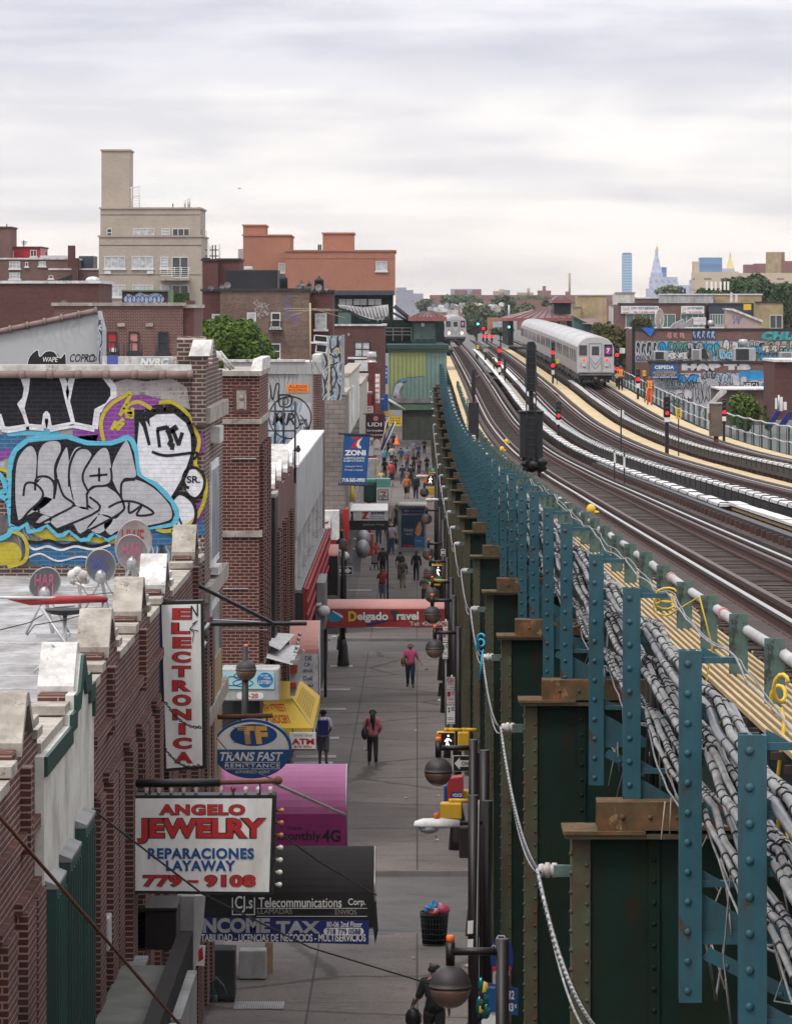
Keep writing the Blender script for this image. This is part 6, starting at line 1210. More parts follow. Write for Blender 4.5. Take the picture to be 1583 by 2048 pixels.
def signal(px,py0,py1,lamps,label,wpx=11,back=False,plate=True,Y=None):
 Y=Y or Yrail(py1-2);s=Y/F;c=P(px,py1,Y);t=thing('rail_signal',label,'rail signal',tuple(c),'colour-light signals along the tracks');w_=wpx*s/2;top=zpx(py0,Y)
 hz=(min(lamps)-12 if lamps else py0);hb=(max(lamps)+9 if lamps else py0+(py1-py0)*.45)
 mb=MB();mb.box(c.x-w_*.55,c.x+w_*.55,Y+.02,Y+.3,c.z-.35,zpx(hb,Y));mb.build('mast',M['dark_brown'],t,bevel=.02)
 mb=MB();mb.box(c.x-w_,c.x+w_,Y,Y+.35,zpx(hb,Y)+.001,top);mb.build('head',M['black'],t,bevel=.03)
 for ly in lamps:
  z=zpx(ly,Y);r=min(3.6*s,.15);mb=MB();mb.lathe((c.x,Y,z),[(r,-.004),(r*.8,-.05),(.001,-.06)],12,'y');mb.build('lamp',M['red_light'],t)
  mb=MB();mb.tube([(c.x+r*1.15*math.cos(R(a)),Y-.16,z+r*1.15*math.sin(R(a)))for a in range(0,181,30)],.02,5);mb.add([(c.x+r*1.15*math.cos(R(a)),yy,z+r*1.15*math.sin(R(a)))for yy in(Y-.16,Y)for a in range(0,181,30)],[(k,k+1,8+k,7+k)for k in range(6)]);mb.build('visor',M['black'],t)
  for k in(1,2):
   if z+k*r*2.6<top-r:mb=MB();mb.lathe((c.x,Y,z+k*r*2.6),[(r*.9,-.004),(r*.8,-.03),(.001,-.035)],10,'y');mb.build('dark_lens',M['char'],t)
 if plate and lamps:mb=MB();mb.box(c.x-w_*.85,c.x+w_*.85,Y-.03,Y-.005,zpx(max(lamps)+18,Y),zpx(max(lamps)+9,Y));mb.build('number_plate',M['sign_white'],t)
 return t
signal(998,693,757,[701,726],'two-lamp red signal between the left tracks near the oncoming train',7);signal(1009,718,767,[],'short dark signal back beside the two-lamp red signal',5,True);signal(1105,684,765,[705,731],'tall signal with two red lamps just left of the near train',7)
signal(1116,802,880,[831],'red signal standing between the left and middle tracks',10);signal(1233,690,771,[710,738],'signal with two red lamps right beside the near train',7);signal(1275,738,796,[758],'red signal on the right walkway between the two track workers',8)
signal(1333,793,903,[826],'red signal with a white plate at the foot of the tan middle walkway',13);signal(1447,799,878,[824],'red signal beside the brown cabinet on the right walkway',9)
for px,y0,y1,l,lb in((966,655,676,[657,672],'farthest tall two-lamp signal near the station'),(973,668,680,[673],'small far red signal right of the tall two-lamp one'),(983,664,679,[673],'small far red signal nearest the middle track'),(949,643,668,[],'far dark signal back by the oncoming train')):signal(px,y0,y1,l,lb,4,plate=False,Y=470+(px-949)*.6,back=not l)
for px,py,mt,lb in((955,648,'green_light','tiny far green signal lamp by the oncoming train'),(1017,654,'green_light','tiny far green signal lamp under the right station canopy')):
 t=thing('rail_signal',lb,'rail signal',tuple(P(px,py+18,520)));c=P(px,py,520);mb=MB();mb.box(c.x-.2,c.x+.2,520,520.3,c.z-1.1,c.z+.5);mb.build('head',M['black'],t);mb=MB();mb.ball(c+Vector((0,-.05,0)),.13,8);mb.build('lamp',M[mt],t)
Y=138.0
t=thing('signal_mast','big black signal back with a ladder on a covered black cabinet','rail signal',tuple(P(1062,945,Y)))
mb=MB();mb.pprism([(1052,690),(1056,683),(1068,683),(1071,690),(1071,783),(1052,783)],Y,.5);mb.pbox(1049,745,1074,775,Y+.05,.4);mb.build('head',M['black_paint'],t,bevel=.03);mb=MB();mb.pbox(1057,783,1066,824,Y+.1,.2);mb.build('mast',M['black_paint'],t)
mb=MB();mb.pbox(1039,826,1085,916,Y,.8);mb.pbox(1037,822,1087,826,Y-.05,.9);mb.build('cabinet',M['black_paint'],t,bevel=.02)
mb=MB()
for px in(1052,1071):mb.tube([P(px,690,Y-.1),P(px,930,Y-.1)],.02,5)
for k in range(17):mb.tube([P(1052,700+k*13.5,Y-.1),P(1071,700+k*13.5,Y-.1)],.014,5)
mb.build('ladder',M['char'],t)
mb=MB();c=P(1062,930,Y+.3)
for k in range(16):mb.ball((c.x+random.uniform(-.36,.36),Y+.3+random.uniform(-.3,.2),c.z+random.uniform(-.12,.15)),random.uniform(.12,.22),8,1,1,.8)
mb.build('tarpaulin',M['black'],t)
mb=MB()
for px in(1046,1078):mb.pbox(px-3,916,px+3,990,Y+.2,.2)
mb.build('leg',M['black'],t)
t=thing('signal_mast','smaller black signal back on a black cabinet beside the leftmost track','rail signal',tuple(P(946,880,190)));Y=190;mb=MB();mb.pbox(942,738,951,790,Y,.4);mb.build('head',M['black_paint'],t,bevel=.03);mb=MB();mb.pbox(944,790,949,806,Y+.1,.1);mb.build('mast',M['black_paint'],t);mb=MB();mb.pbox(936,805,957,870,Y,.7);mb.build('cabinet',M['black_paint'],t,bevel=.02);mb=MB();[mb.pbox(a,870,a+5,892,Y+.1,.2)for a in(938,951)];mb.build('leg',M['black'],t)
t=thing('trackside_cabinet','rusty brown equipment cabinet on the right walkway','cabinet',tuple(P(1430,885,200)));Y=200;mb=MB();mb.pbox(1419,808,1443,873,Y,.7);mb.build('casing',plain('cab_brown',(.15,.115,.09),rough=.7,var=.2,dirt=(.08,.045,.03),dirt_amt=.35),t,bevel=.02);mb=MB();mb.pbox(1418,805,1444,808,Y-.05,.8);mb.build('lid',M['pale_grey'],t);mb=MB();mb.pbox(1427,873,1436,886,Y+.1,.3);mb.build('plinth',M['rust'],t);mb=MB();mb.box(xpx(1417,Y)-.03,xpx(1417,Y)+.08,Y-.02,Y+.2,zpx(840,Y),zpx(826,Y));mb.build('latch',M['rust'],t)
def trackpost(px,py0,py1,label,head,mat,wpx=2.2,letters=None,Y=None):
 Y=Y or Yrail(py1-3);t=thing('marker_post',label,'marker post',tuple(P(px,py1,Y)));mb=MB();mb.pbox(px-wpx/2,py0,px+wpx/2,py1+4,Y+.05,.08);mb.build('post',M['char'],t)
 mb=MB();[mb.pbox(*q,Y,.06)for q in head];mb.build('plate',M[mat],t,bevel=.005)
 for s,q in letters or():outlined(t,s,*q,Y-.003,'black',None,.02)
trackpost(1356,816,908,'yellow rectangular marker on a black post by the middle walkway',[(1350.5,816,1361,837)],'yellow_bright',2.2,[('D',(1354,818,1358,823)),('ST',(1353,824,1359,829)),('74',(1353,830,1359,835))])
trackpost(1241,818,922,'post with two white boxes between the middle and right tracks',[(1235,820,1240,834),(1243,820,1247,834)],'cover',3);trackpost(1288,741,802,'small yellow marker on a post beside the farther track worker',[(1284,741,1291,752)],'yellow_bright',1.6,[('11',(1285.5,743,1289.5,750))]);trackpost(1113,715,768,'small yellow marker beside the tall two-lamp signal',[(1111,717,1117,727)],'yellow_bright',1.5)
trackpost(1228,900,960,'short white-topped stub post beside the two-box post',[(1226.5,906,1230.5,926)],'cover',2.4);trackpost(1247.5,900,968,'second short white-topped stub post beside the two-box post',[(1245.5,914,1249.5,936)],'cover',2.4);trackpost(934,797,850,'thin grey post on the left tan walkway',[(932,797,937,806)],'grey',1.6)
trackpost(1244,695,765,'white camera box on a post behind the near train',[(1238,696,1249,707)],'cover',1.6,Y=330);trackpost(955,688,702,'yellow lantern box between the far tracks',[(952,690,957,698)],'yellow_bright',2);trackpost(970,695,727,'weathered stub post between the left tracks',[(966,697,974,704)],'ply_grey',4);trackpost(987,716,745,'rusty stub post by the two-lamp signal',[(985.5,718,989,730)],'rust',2.5)
mb=MB()
for(o0,y0,o1,y1)in((5.4,330,7.95,400),(3.9,330,6.45,400),(9.45,300,6.2,395),(7.95,300,5.4,375)):
 pts=[]
 for k in range(13):s=k/12;e=s*s*(3-2*s);y=y0+(y1-y0)*s;pts.append(Vector((XO(o0+(o1-o0)*e,y),y,RZ(y)+.004)))
 mb.tube(pts,.032,5)
tag(mb.build('switch_rails',M['guard_top']),'crossing switch rails between the left and middle tracks','switch rails')
for px,py,lb in((594+17,0,''),):pass
for px,py,lb in((1011.5,883,'yellow lamp on the leftmost track'),(1003,898,'small yellow wad between the pickets and the leftmost track'),(1181,1019,'yellow and red rag on the rail by the walkway'),(1036,764,'small yellow bottle by the middle track')):
 Y=Yrail(py+2);q=P(px,py,Y);mb=MB();mb.ball(q,.10,8,1,1,1.2);mb.ball(q+Vector((.09,0,-.06)),.07,6,1.3,1,.6);tag(mb.build('yellow_scrap',M['yellow_bright']),lb,'litter','yellow scraps lying on the tracks')
M['station_green']=plain('station_green',(.022,.055,.050),rough=.55,var=.2);M['panel_teal']=plain('panel_teal',(.19,.295,.26),rough=.6,var=.1,scale=.6,dirt=(.13,.20,.18),dirt_amt=.3);M['panel_olive']=plain('panel_olive',(.30,.33,.12),rough=.6,var=.1,scale=.6);M['trim_green']=plain('trim_green',(.10,.17,.10),rough=.6,var=.2)
M['roof_red']=plain('roof_red',(.105,.034,.034),rough=.55,var=.15,dirt=(.22,.11,.10),dirt_amt=.25);M['roof_red2']=plain('roof_red2',(.28,.085,.085),rough=.6,var=.15)
Y=390.0;s=Y/F
t=thing('station_house','green boarded station box hanging over the pavement with an olive painted patch','station house',tuple(P(834,880,Y)))
mb=MB();mb.pbox(777,703,893,797,Y,7);mb.build('boarding',M['panel_teal'],t);mb=MB();mb.pprism([(779,704),(850,704),(850,752),(815,754),(796,760),(786,772),(783,790),(779,790)],Y-.03,.025);mb.build('olive_patch',M['panel_olive'],t)
mb=MB();[mb.pbox(779+k*8.2,703,779.8+k*8.2,797,Y-.06,.025)for k in range(14)];mb.build('batten',M['trim_green'],t)
mb=MB();mb.pprism([(786,790),(790,770),(802,764),(806,768),(799,780),(797,796),(792,793)],Y-.09,.02);mb.build('pale_smear',M['bluespray']if False else plain('smear',(.42,.42,.50),var=.2),t);mb=MB();mb.pprism([(797,760),(812,755),(814,760),(800,766)],Y-.09,.02);mb.build('blue_smear',plain('smear_blue',(.10,.22,.36),var=.2),t);mb=MB();mb.pprism([(788,783),(795,790),(801,797),(793,797)],Y-.11,.02);mb.build('pink_smear',plain('smear_pink',(.45,.20,.28),var=.2),t)
mb=MB();mb.pbox(772,689,897,698,Y-.4,8);mb.build('roof_edge',M['station_green'],t);mb=MB();mb.pbox(774,698.2,896,703,Y-.2,7.6);mb.pbox(777,806,886,820,Y-.02,7);mb.build('trim',M['trim_green'],t);mb=MB();mb.pbox(776,797.2,880,805.8,Y-.1,7);mb.build('sill',M['grey'],t)
mb=MB();mb.pbox(804,820.2,874,880,Y+.3,6);mb.build('lower_box',plain('lower_box',(.075,.075,.068),rough=.8,var=.25,dirt=(.05,.09,.05),dirt_amt=.35,dirt_scale=.8),t);mb=MB();[mb.pbox(q-1,821,q+1,880,Y+.25,.1)for q in(805,836,873)];mb.build('stiffener',M['el_strip'],t)
mb=MB();mb.tube([P(776,799,Y-.3),P(810,820,Y-.3)],.10,8);mb.build('drain_pipe',M['cover'],t)
Y=398.0
t=thing('platform_house','dark green station stair house with gridded windows and a red hipped roof','station house',tuple(P(845,690,Y)))
mb=MB();mb.pbox(824,637,872,689,Y,6);mb.build('wall',M['station_green'],t);mb=MB();[mb.pbox(a,647,a+12,678,Y-.05,.04)for a in(829,843,856)];mb.build('window',plain('st_glass',(.10,.16,.14),rough=.3,var=.2),t);mb=MB();[mb.pbox(a,645,a+1.3,682,Y-.1,.04)for a in(827.5,841,855,869)];mb.pbox(827,661,870,662.5,Y-.1,.04);mb.build('frame',M['trim_green'],t);mb=MB();mb.pbox(842,646,848,653,Y-.14,.03);mb.build('notice',M['sign_white'],t)
def hip(t,px0,px1,py_e,py_r,Y,d,mat,name='roof',r0=.35,r1=.65):
 a,b=P(px0,py_e,Y),P(px1,py_e,Y);zr=zpx(py_r,Y);x0=a.x+(b.x-a.x)*r0;x1=a.x+(b.x-a.x)*r1;mb=MB()
 e=[(a.x,Y,a.z),(b.x,Y,a.z),(b.x,Y+d,a.z),(a.x,Y+d,a.z)];r=[(x0,Y+d*.4,zr),(x1,Y+d*.4,zr),(x1,Y+d*.8,zr),(x0,Y+d*.8,zr)]
 mb.add(e+r,[(0,1,5,4),(1,2,6,5),(2,3,7,6),(3,0,4,7),(4,5,6,7),(3,2,1,0)]);mb.c=1;mb.box(a.x,b.x,Y-.02,Y+d,a.z-.35,a.z-.01)
 mb.c=0
 for k in range(1,9):
  q=k/9;p0=Vector(e[0]).lerp(Vector(e[1]),q);p1=Vector(r[0]).lerp(Vector(r[1]),q);mb.tube([p0+Vector((0,-.02,.04)),p1+Vector((0,-.02,.04))],.05,4)
 return mb.build(name,[mat,M['roof_red2']],t)
hip(t,816,893,634,624,Y-1.5,9,M['roof_red'])
t=thing('platform_bridge','dark steel stair bridge with railings leading to the left platform','stair bridge',tuple(P(795,690,405)));Y=405;mb=MB();mb.pbox(740,640,826,688,Y,5);mb.build('deck',M['el_dark'],t);mb=MB();[mb.pbox(768,y,823,y+1.5,Y-.3,.1)for y in(655,662,669)];[mb.pbox(x,655,x+1.5,682,Y-.3,.1)for x in(768,785,803,821)];mb.build('railing',M['grey'],t);mb=MB();mb.tube([P(788,612,Y),P(822,640,Y)],.22,6);mb.tube([P(784,625,Y),P(815,642,Y)],.12,6);mb.build('stringer',M['char'],t)
mb=MB();mb.pbox(870,640,900,698,575,60);mb.pbox(770,700,905,706,470,100);tag(mb.build('station_platform',M['el_dark']),'dark left station platform beside the oncoming train','platform')
Y=520.0
t=thing('platform_canopy','right station canopy with a red hipped roof and a small cupola','station canopy',tuple(P(1080,690,Y)));hip(t,1012,1149,636,620,Y,30,M['roof_red'],'roof',.45,.82)
mb=MB();mb.pbox(1096,637,1148,672,Y+2,8);mb.build('wall',M['station_green'],t);mb=MB();mb.pbox(1107,600,1141,628,Y+6,8);mb.build('cupola',M['station_green'],t);mb=MB();mb.pbox(1106,603,1142,608,Y+5.9,8.3);mb.build('cupola_band',M['el_dark'],t);hip(t,1104,1144,600,591,Y+4,12,M['roof_red'],'cupola_roof')
mb=MB();mb.pbox(1016,638,1026,690,Y+1,30);mb.build('platform_wall',M['el_dark'],t);mb=MB();[mb.pbox(x,642,x+9,652,Y+1.9,.1)for x in(1105,1118)];mb.pbox(1126,641,1133,655,Y+1.85,.1);mb.build('window',M['window_pale'],t)
t=thing('platform_stair','dark green sloping stair house right of the near train','stair house',tuple(P(1165,680,500)));mb=MB();mb.pprism([(1147,635),(1193,657),(1193,690),(1147,690)],500,6);mb.build('wall',plain('stair_green',(.045,.10,.10),rough=.6,var=.15),t);mb=MB();mb.pprism([(1145,632),(1195,656),(1195,659),(1145,636)],499.8,6.4);mb.build('roof_edge',M['station_green'],t);mb=MB();a=P(1162,637,503);mb.face([P(1164,648,498),P(1196,648,498),P(1200,637,508),P(1160,637,508)]);mb.build('roof',M['roof_red'],t)
def window(t,px0,py0,px1,py1,Y,cols=2,rows=1,pane='window',frame='window_frame',sill=True,fr=None,recess=.0):
 a=P(px0,py1,Y);b=P(px1,py0,Y);f=fr or .06;y0=Y-.05
 mb=MB()
 for q in((a.x,a.x+f,a.z,b.z),(b.x-f,b.x,a.z,b.z),(a.x+f,b.x-f,b.z-f,b.z),(a.x+f,b.x-f,a.z,a.z+f)):mb.box(q[0],q[1],y0-.04,Y+.02,q[2],q[3])
 for k in range(1,cols):x=a.x+(b.x-a.x)*k/cols;mb.box(x-f*.5,x+f*.5,y0-.03,Y+.02,a.z+f,b.z-f)
 for k in range(1,rows):z=a.z+(b.z-a.z)*k/rows;mb.box(a.x+f,b.x-f,y0-.025,Y+.02,z-f*.45,z+f*.45)
 if sill:mb.box(a.x-.1,b.x+.1,y0-.12,Y,a.z-.14,a.z-.003)
 w_=mb.build('window',M[frame],t)
 mb=MB();mb.box(a.x+f,b.x-f,y0+.01,Y-.004,a.z+f,b.z-f);mb.build('pane',M[pane]if isinstance(pane,str)else pane,w_)
 return w_
def build_block(name,label,Y,boxes,cap=None,wins=(),base=(0,0),group=None):
 """boxes: (px0, py_top, px1, py_bottom, dY, depth, material)"""
 b0=boxes[0];t=thing(name,label,'building',tuple(P((b0[0]+b0[2])/2,b0[3],Y)),group)
 for(x0,y0,x1,y1,dy,d,m)in boxes:
  mb=MB();mb.pbox(x0,y0,x1,y1,Y+dy,d);mb.build('wall',M[m],t)
  if cap:
   c=MB();k=.12;a=P(x0,y0,Y+dy);b=P(x1,y0,Y+dy);c.box(a.x-k,b.x+k,Y+dy-k,Y+dy+.35,a.z+.002,a.z+.16);c.box(b.x-.3,b.x+k,Y+dy+.36,Y+dy+d,a.z+.002,a.z+.16);c.build('coping',M[cap],t)
 for w_ in wins:window(t,*w_[:4],Y+(w_[4]if len(w_)>4 else 0),*(w_[5]if len(w_)>5 else()),**(w_[6]if len(w_)>6 else{}))
 return t
curt=M['curtain']=plain('curtain',(.44,.45,.46),rough=.3,var=.4,scale=2.2)
Y=420.0
t=build_block('apartment_house','tall beige brick apartment house with a high blank tower on its roof',Y,[(198,474,403,760,0,14,'brick_beige'),(201,418,400,474,.6,12,'brick_beige'),(203,302,259,418,3,6,'brick_beige')],'brick_beige',[(214,457,224,474,.6,(1,2,'window')),(266,457,309,475,.6,(3,1,'curtain')),(323,457,340,475,.6,(1,3,'window_pale')),(345,457,379,475,.6,(3,1,'window')),(209,513,251,537,0,(3,1,'curtain')),(264,513,307,537,0,(3,1,'curtain')),(321,514,337,537,0,(1,4,'window_pale')),(344,514,377,555,0,(2,1,'window')),(210,570,251,594,0,(3,1,'curtain')),(265,570,307,594,0,(3,1,'curtain')),(322,570,338,594,0,(1,2,'window_pale')),(344,570,377,600,0,(2,1,'window'))])
mb=MB()
for(a,b)in((429,434),(490,494),(549,553)):mb.pbox(198.5 if a>470 else 201.5,a,402.5 if a>470 else 399.5,a+1,Y-.03+(.6 if a<470 else 0),.05)
mb.build('string_course',M['brick_dark'],t)
for(x0,y0,x1,y1)in((209,541,222,548),(294,541,307,548),(209,597,222,605)):mb=MB();mb.pbox(x0,y0,x1,y1,Y-.12,.11);mb.build('air_grille',M['cover'],t)
mb=MB();mb.pbox(320,555,379,561,Y-1.2,1.19);f=mb.build('balcony',M['coping'],t);mb=MB()
for z in(535,539,543,547,551):mb.tube([P(321,z,Y-1.15),P(378,z,Y-1.15)],.025,5)
for x in(321,335,349,363,378):mb.tube([P(x,534,Y-1.15),P(x,555,Y-1.15)],.03,5)
mb.build('railing',M['window_frame'],f)
mb=MB();mb.pbox(322,611,379,614,Y-1.2,1.19);f=mb.build('balcony',M['coping'],t);mb=MB()
for z in(590,596,602,607):mb.tube([P(344,z,Y-1.15),P(378,z,Y-1.15)],.025,5)
mb.build('railing',M['window_frame'],f)
mb=MB();rr=random.Random(3)
for k in range(900):q=P(rr.uniform(344,378),rr.uniform(587,604),Y-1.3+rr.uniform(-.15,.1));a=rr.uniform(0,6.3);u=Vector((math.cos(a),0,math.sin(a)))*.12;v=Vector((-math.sin(a)*.5,.5,math.cos(a)*.5))*.12;mb.face([q-u,q+v,q+u,q-v])
tag(mb.build('balcony_plants',leafy('leaf_balcony',(.05,.10,.025))),'green plants along the lower balcony of the beige apartment house','plants')
mb=MB()
for x in(263,279):mb.tube([P(x,374,Y+3),P(x,418,Y+3)],.04,5)
for k in range(9):mb.tube([P(263,376+k*5,Y+3),P(279,376+k*5,Y+3)],.03,5)
mb.tube([P(259,376,Y+3),P(281,372,Y+3)],.04,5);mb.tube([P(263,395,Y+3),P(281,391,Y+3)],.04,5);mb.build('roof_ladder',M['window_frame'],t)
for px,y0,r in((370,400,.09),(378,397,.14),(346,407,.05),(243,405,.05)):mb=MB();mb.tube([P(px,y0,Y+4),P(px,419,Y+4)],r,8);mb.build('vent_pipe',M['galv']if r>.06 else M['char'],t)
mb=MB()
for k,(y0,y1)in enumerate(((457,478),(514,536),(571,593))):
 for dy in(3,6.5,10):x=xpx(403,Y);mb.box(x+.002,x+.03,Y+dy,Y+dy+1.0,zpx(y1,Y),zpx(y0,Y))
mb.build('window',M['window'],t)
def rdish(px,py,Y,wpx,label,zr=None,group='small dishes on distant roofs'):
 c=P(px,py,Y);r=wpx*Y/F/2;t=thing('satellite_dish',label,'satellite dish',(c.x,Y,c.z-r*1.6),group);mb=MB();n=16
 vs=[];
 for k in range(4):
  for q in range(n):a=2*math.pi*q/n;rr_=r*(k+.05)/3;vs.append((c.x+rr_*math.cos(a),Y+.25*r*(1-(k/3)**2)-.3*rr_*math.sin(a),c.z+rr_*math.sin(a)))
 mb.add(vs,[(k*n+q,(k+1)*n+q,(k+1)*n+(q+1)%n,k*n+(q+1)%n)for k in range(3)for q in range(n)],True);mb.build('reflector',M['dish_mid'],t);mb=MB();mb.tube([(c.x,Y+.2,c.z),(c.x,Y+.3,c.z-r*1.7)],.04,5);mb.tube([(c.x,Y-.05,c.z-r*.9),(c.x+.05,Y-r,c.z-r*.3)],.025,5);mb.build('mast',M['galv'],t);return t
rdish(397,418,423,8,'small round dish on the roof edge of the beige apartment house')
Y=460.0
t=build_block('brick_block','big orange brick block with stepped blank roof boxes',Y,[(570,503,790,590,0,20,'brick_orange'),(486,472,580,640,3,16,'brick_orange'),(486,452,530,472,6,10,'brick_orange'),(645,468,707,503,3,10,'brick_orange')],'brick_orange',[(751,523,774,542,0,(2,1,'window_pale')),(557,526,570,545,2.9,(2,1,'window_pale'))])
mb=MB();mb.pbox(571,516,789,517,Y-.04,.03);mb.pbox(748,503,749,543,Y-.04,.03);mb.build('string_course',M['brick_orange'],t);mb=MB();mb.pbox(476,498,486,545,Y+4,5);mb.build('white_side',M['stucco_white'],t)
mb=MB();[mb.tube([P(x,489,Y+5),P(x,503,Y+5)],.1,6)for x in(637,641)];mb.pbox(585,501,610,503,Y+6,2);mb.build('roof_pipes',M['char'],t)
Y=430.0
M['slate']=plain('slate',(.045,.055,.075),rough=.5,var=.15)
t=thing('station_hall','dark glazed station hall with a swooping pale metal roof','station hall',tuple(P(725,690,Y)));mb=MB();mb.pbox(666,581,788,590,Y-1,12);mb.build('eave',M['slate'],t);mb=MB();mb.pbox(668,590,786,700,Y,10);mb.build('wall',M['el_dark'],t)
mb=MB();[mb.pbox(678+k*29,598,704+k*29,610,Y-.05,.04)for k in range(3)];mb.build('window',M['window_pale'],t);mb=MB();[mb.pbox(676+k*14.5,596,677.2+k*14.5,648,Y-.1,.05)for k in range(7)];mb.build('mullion',M['char'],t)
top=[(675,609),(700,611),(725,615),(750,612),(776,609)];bot=[(680,616),(700,621),(720,631),(740,638),(760,640),(776,631)]
mb=MB();mb.pprism(top+[(777,631)]+bot[::-1],Y-3.2,.25);mb.build('metal_roof',M['car_roof'],t);mb=MB()
for k in range(14):a=(680+k*7,610+(k%14)*.2);mb.tube([P(a[0],a[1]+1.5,Y-3.25),P(a[0]+7,min(639,618+k*2.2),Y-3.25)],.05,4)
mb.build('roof_seam',M['grey'],t);mb=MB();mb.pprism([(x,y+.5)for x,y in bot]+[(x,y+6)for x,y in bot[::-1]],Y-3,.3);mb.build('roof_fascia',M['slate'],t);mb=MB();mb.pbox(676,625,702,648,Y-.15,.04);mb.build('window',bpy.data.materials['st_glass'],t)
Y=270.0
t=build_block('brown_brick_house','old brown brick house with small dishes along its roof and three dark windows',Y,[(440,582,618,790,0,12,'brick_brown'),(405,583,440,790,.8,10,'brick_dark'),(619,585,665,790,2.5,9,'brick_dark')],'char',[(494,625,512,655,0,(1,2,'curtain')),(542,625,561,655,0,(1,2,'window')),(630,627,653,658,2.4,(1,3,'curtain')),(542,687,561,718,0,(1,2,'window')),(424,628,440,650,.8,(1,2,'curtain'))])
for pxs in((538,654,566,663),):
 mb=MB();mb.pbox(538,662,566,664.5,Y-.8,.79);f=mb.build('balcony',M['char'],t);mb=MB();[mb.tube([P(538+k*2.8,644,Y-.78),P(538+k*2.8,662,Y-.78)],.018,4)for k in range(11)];mb.tube([P(538,644,Y-.78),P(566,644,Y-.78)],.025,4);mb.build('railing',M['char'],f)
mb=MB();mb.pbox(633,650,645,658,Y+2.2,.3);mb.build('air_conditioner',M['cover'],t)
mb=MB();rr=random.Random(11);f=lambda p:(xpx(p[0],Y),zpx(p[1],Y))
for(cx,cy,mt)in((578,605,0),):
 for k in range(9):x,y=rr.uniform(568,590),rr.uniform(585,635);mb.stroke([f((x,y)),f((x+rr.uniform(-6,6),y+rr.uniform(2,10))),f((x+rr.uniform(-8,8),y+rr.uniform(4,14)))],2.0*Y/F,Y-.01)
mb.build('blue_scrawl',M['bluespray'],t);mb=MB()
for k in range(24):x,y=rr.uniform(510,535),rr.uniform(600,630);mb.stroke([f((x,y)),f((x+rr.uniform(-5,5),y+rr.uniform(-6,6))),f((x+rr.uniform(-7,7),y+rr.uniform(-8,8)))],1.1*Y/F,Y-.012)
mb.build('white_scrawl',M['pale_grey'],t)
for px,py,w_,lb in((422,577,12,'lone dish at the left end of the brown house roof'),(444,574,10,'darker of two touching dishes by the tar shed'),(455,570,13,'larger of two touching dishes by the tar shed'),(597,575,11,'first dish left of the roof tank cluster'),(603,568,10,'higher dish behind the first one by the roof tanks'),(612,576,9,'small middle dish by the roof tanks'),(621,577,11,'grey dish just left of the large roof tank'),(637,575,14,'largest dish in front of the black roof tank'),(652,577,8,'small dish at the right end of the brown house roof')):rdish(px,py,Y+.8,w_,lb)
mk('tarry',(.018,.019,.023),rough=.6,var=.35,scale=1.0)
bx('tar_shed','black tarred roof shed behind the brown house parapet','shed',452,540,555,590,Y+7,6,'tarry',.02);bx('skylight_vent','white rooftop vent over the tar shed','vent',488,533,504,540,Y+8,1.5,'cover',.05)
def tank(px,y0,y1,w_,label,mat='char'):
 c=P(px,y1,Y+5);s=(Y+5)/F;r=w_*s/2;h=(y1-y0)*s;t=thing('roof_tank',label,'roof tank',tuple(c));mb=MB();mb.lathe(c,[(r,0),(r*.95,h*.72),(r*1.05,h*.74),(r*.6,h*.88),(r*.25,h*.92),(r*.25,h),(.001,h*1.01)],14);mb.build('drum',M[mat],t)
tank(567,548,588,17,'narrow black roof tank beside the tar shed');tank(638,552,588,19,'black tapered roof tank behind the dishes');tank(603,560,588,9,'small pointed roof vent among the dishes');tank(618,563,588,9,'second small pointed roof vent among the dishes')
build_block('brick_house','dark brick house with cell antennas behind the tar shed',330,[(405,522,436,640,0,8,'brick_dark'),(434,521,478,640,1,9,'brick_dark')],'char')
t=thing('cell_antennas','white cell antenna panels on a dark roof frame beside the beige house','antenna',tuple(P(425,522,332)));mb=MB();[mb.pbox(x,488,x+4,516,332,.12)for x in(415,437)];mb.pbox(420,493,422.5,514,333,.1);mb.pbox(430,495,432,515,333,.1);mb.build('panel',M['sign_white'],t);mb=MB();[mb.tube([P(x,490,332.3),P(x,524,332.3)],.05,5)for x in(417,425,431,439)];mb.tube([P(410,500,332.3),P(441,500,332.3)],.04,5);mb.tube([P(410,512,332.3),P(441,512,332.3)],.04,5);mb.pbox(405,515,420,523,332.5,1);mb.build('frame',M['char'],t)
t=build_block('brick_house','red brick corner house with one large window beside the green station box',375,[(664,652,770,900,0,10,'brick_dark')],'white_cap',[(708,683,740,714,0,(2,2,'curtain'),{'frame':'char','fr':.09})])
mb=MB();mb.pbox(695,714,745,718,374.8,.15);mb.build('window_sill',M['white_paint'],t);mb=MB();mb.prism([(xpx(694,375),zpx(669,375)),(xpx(697,375),zpx(665,375)),(xpx(700,375),zpx(669,375)),(xpx(697,375),zpx(673,375))],374.9,.08);mb.build('diamond_stone',M['coping'],t);mb=MB();mb.pbox(684,726,745,728,374.5,.4);[mb.tube([P(x,728,374.6),P(x,742,374.6)],.03,4)for x in range(686,745,6)];mb.tube([P(686,742,374.6),P(745,742,374.6)],.04,4);mb.build('fire_escape',M['char'],t)
mb=MB();mb.pbox(709,721,735,742,371,1);mb.build('roof_unit',M['cover'],t)
rdish(755,637,372,9,'dark dish at the roof corner of the red brick corner house');rdish(764,636,372.5,9,'second dish at the roof corner of the red brick corner house')
Y=210.0
t=build_block('brick_row_house','red brick row house with three sash windows behind the painted wall',Y,[(108,612,366,760,0,10,'brick_far'),(366,616,388,760,.2,9,'brick_dark')],'coping',[(214,664,234,704,0,(1,2,'sign_red'),{'frame':'char'}),(258,664,278,704,0,(1,2,'salmon'),{'frame':'char'}),(316,664,337,704,0,(1,2,'window'),{'frame':'char'})])
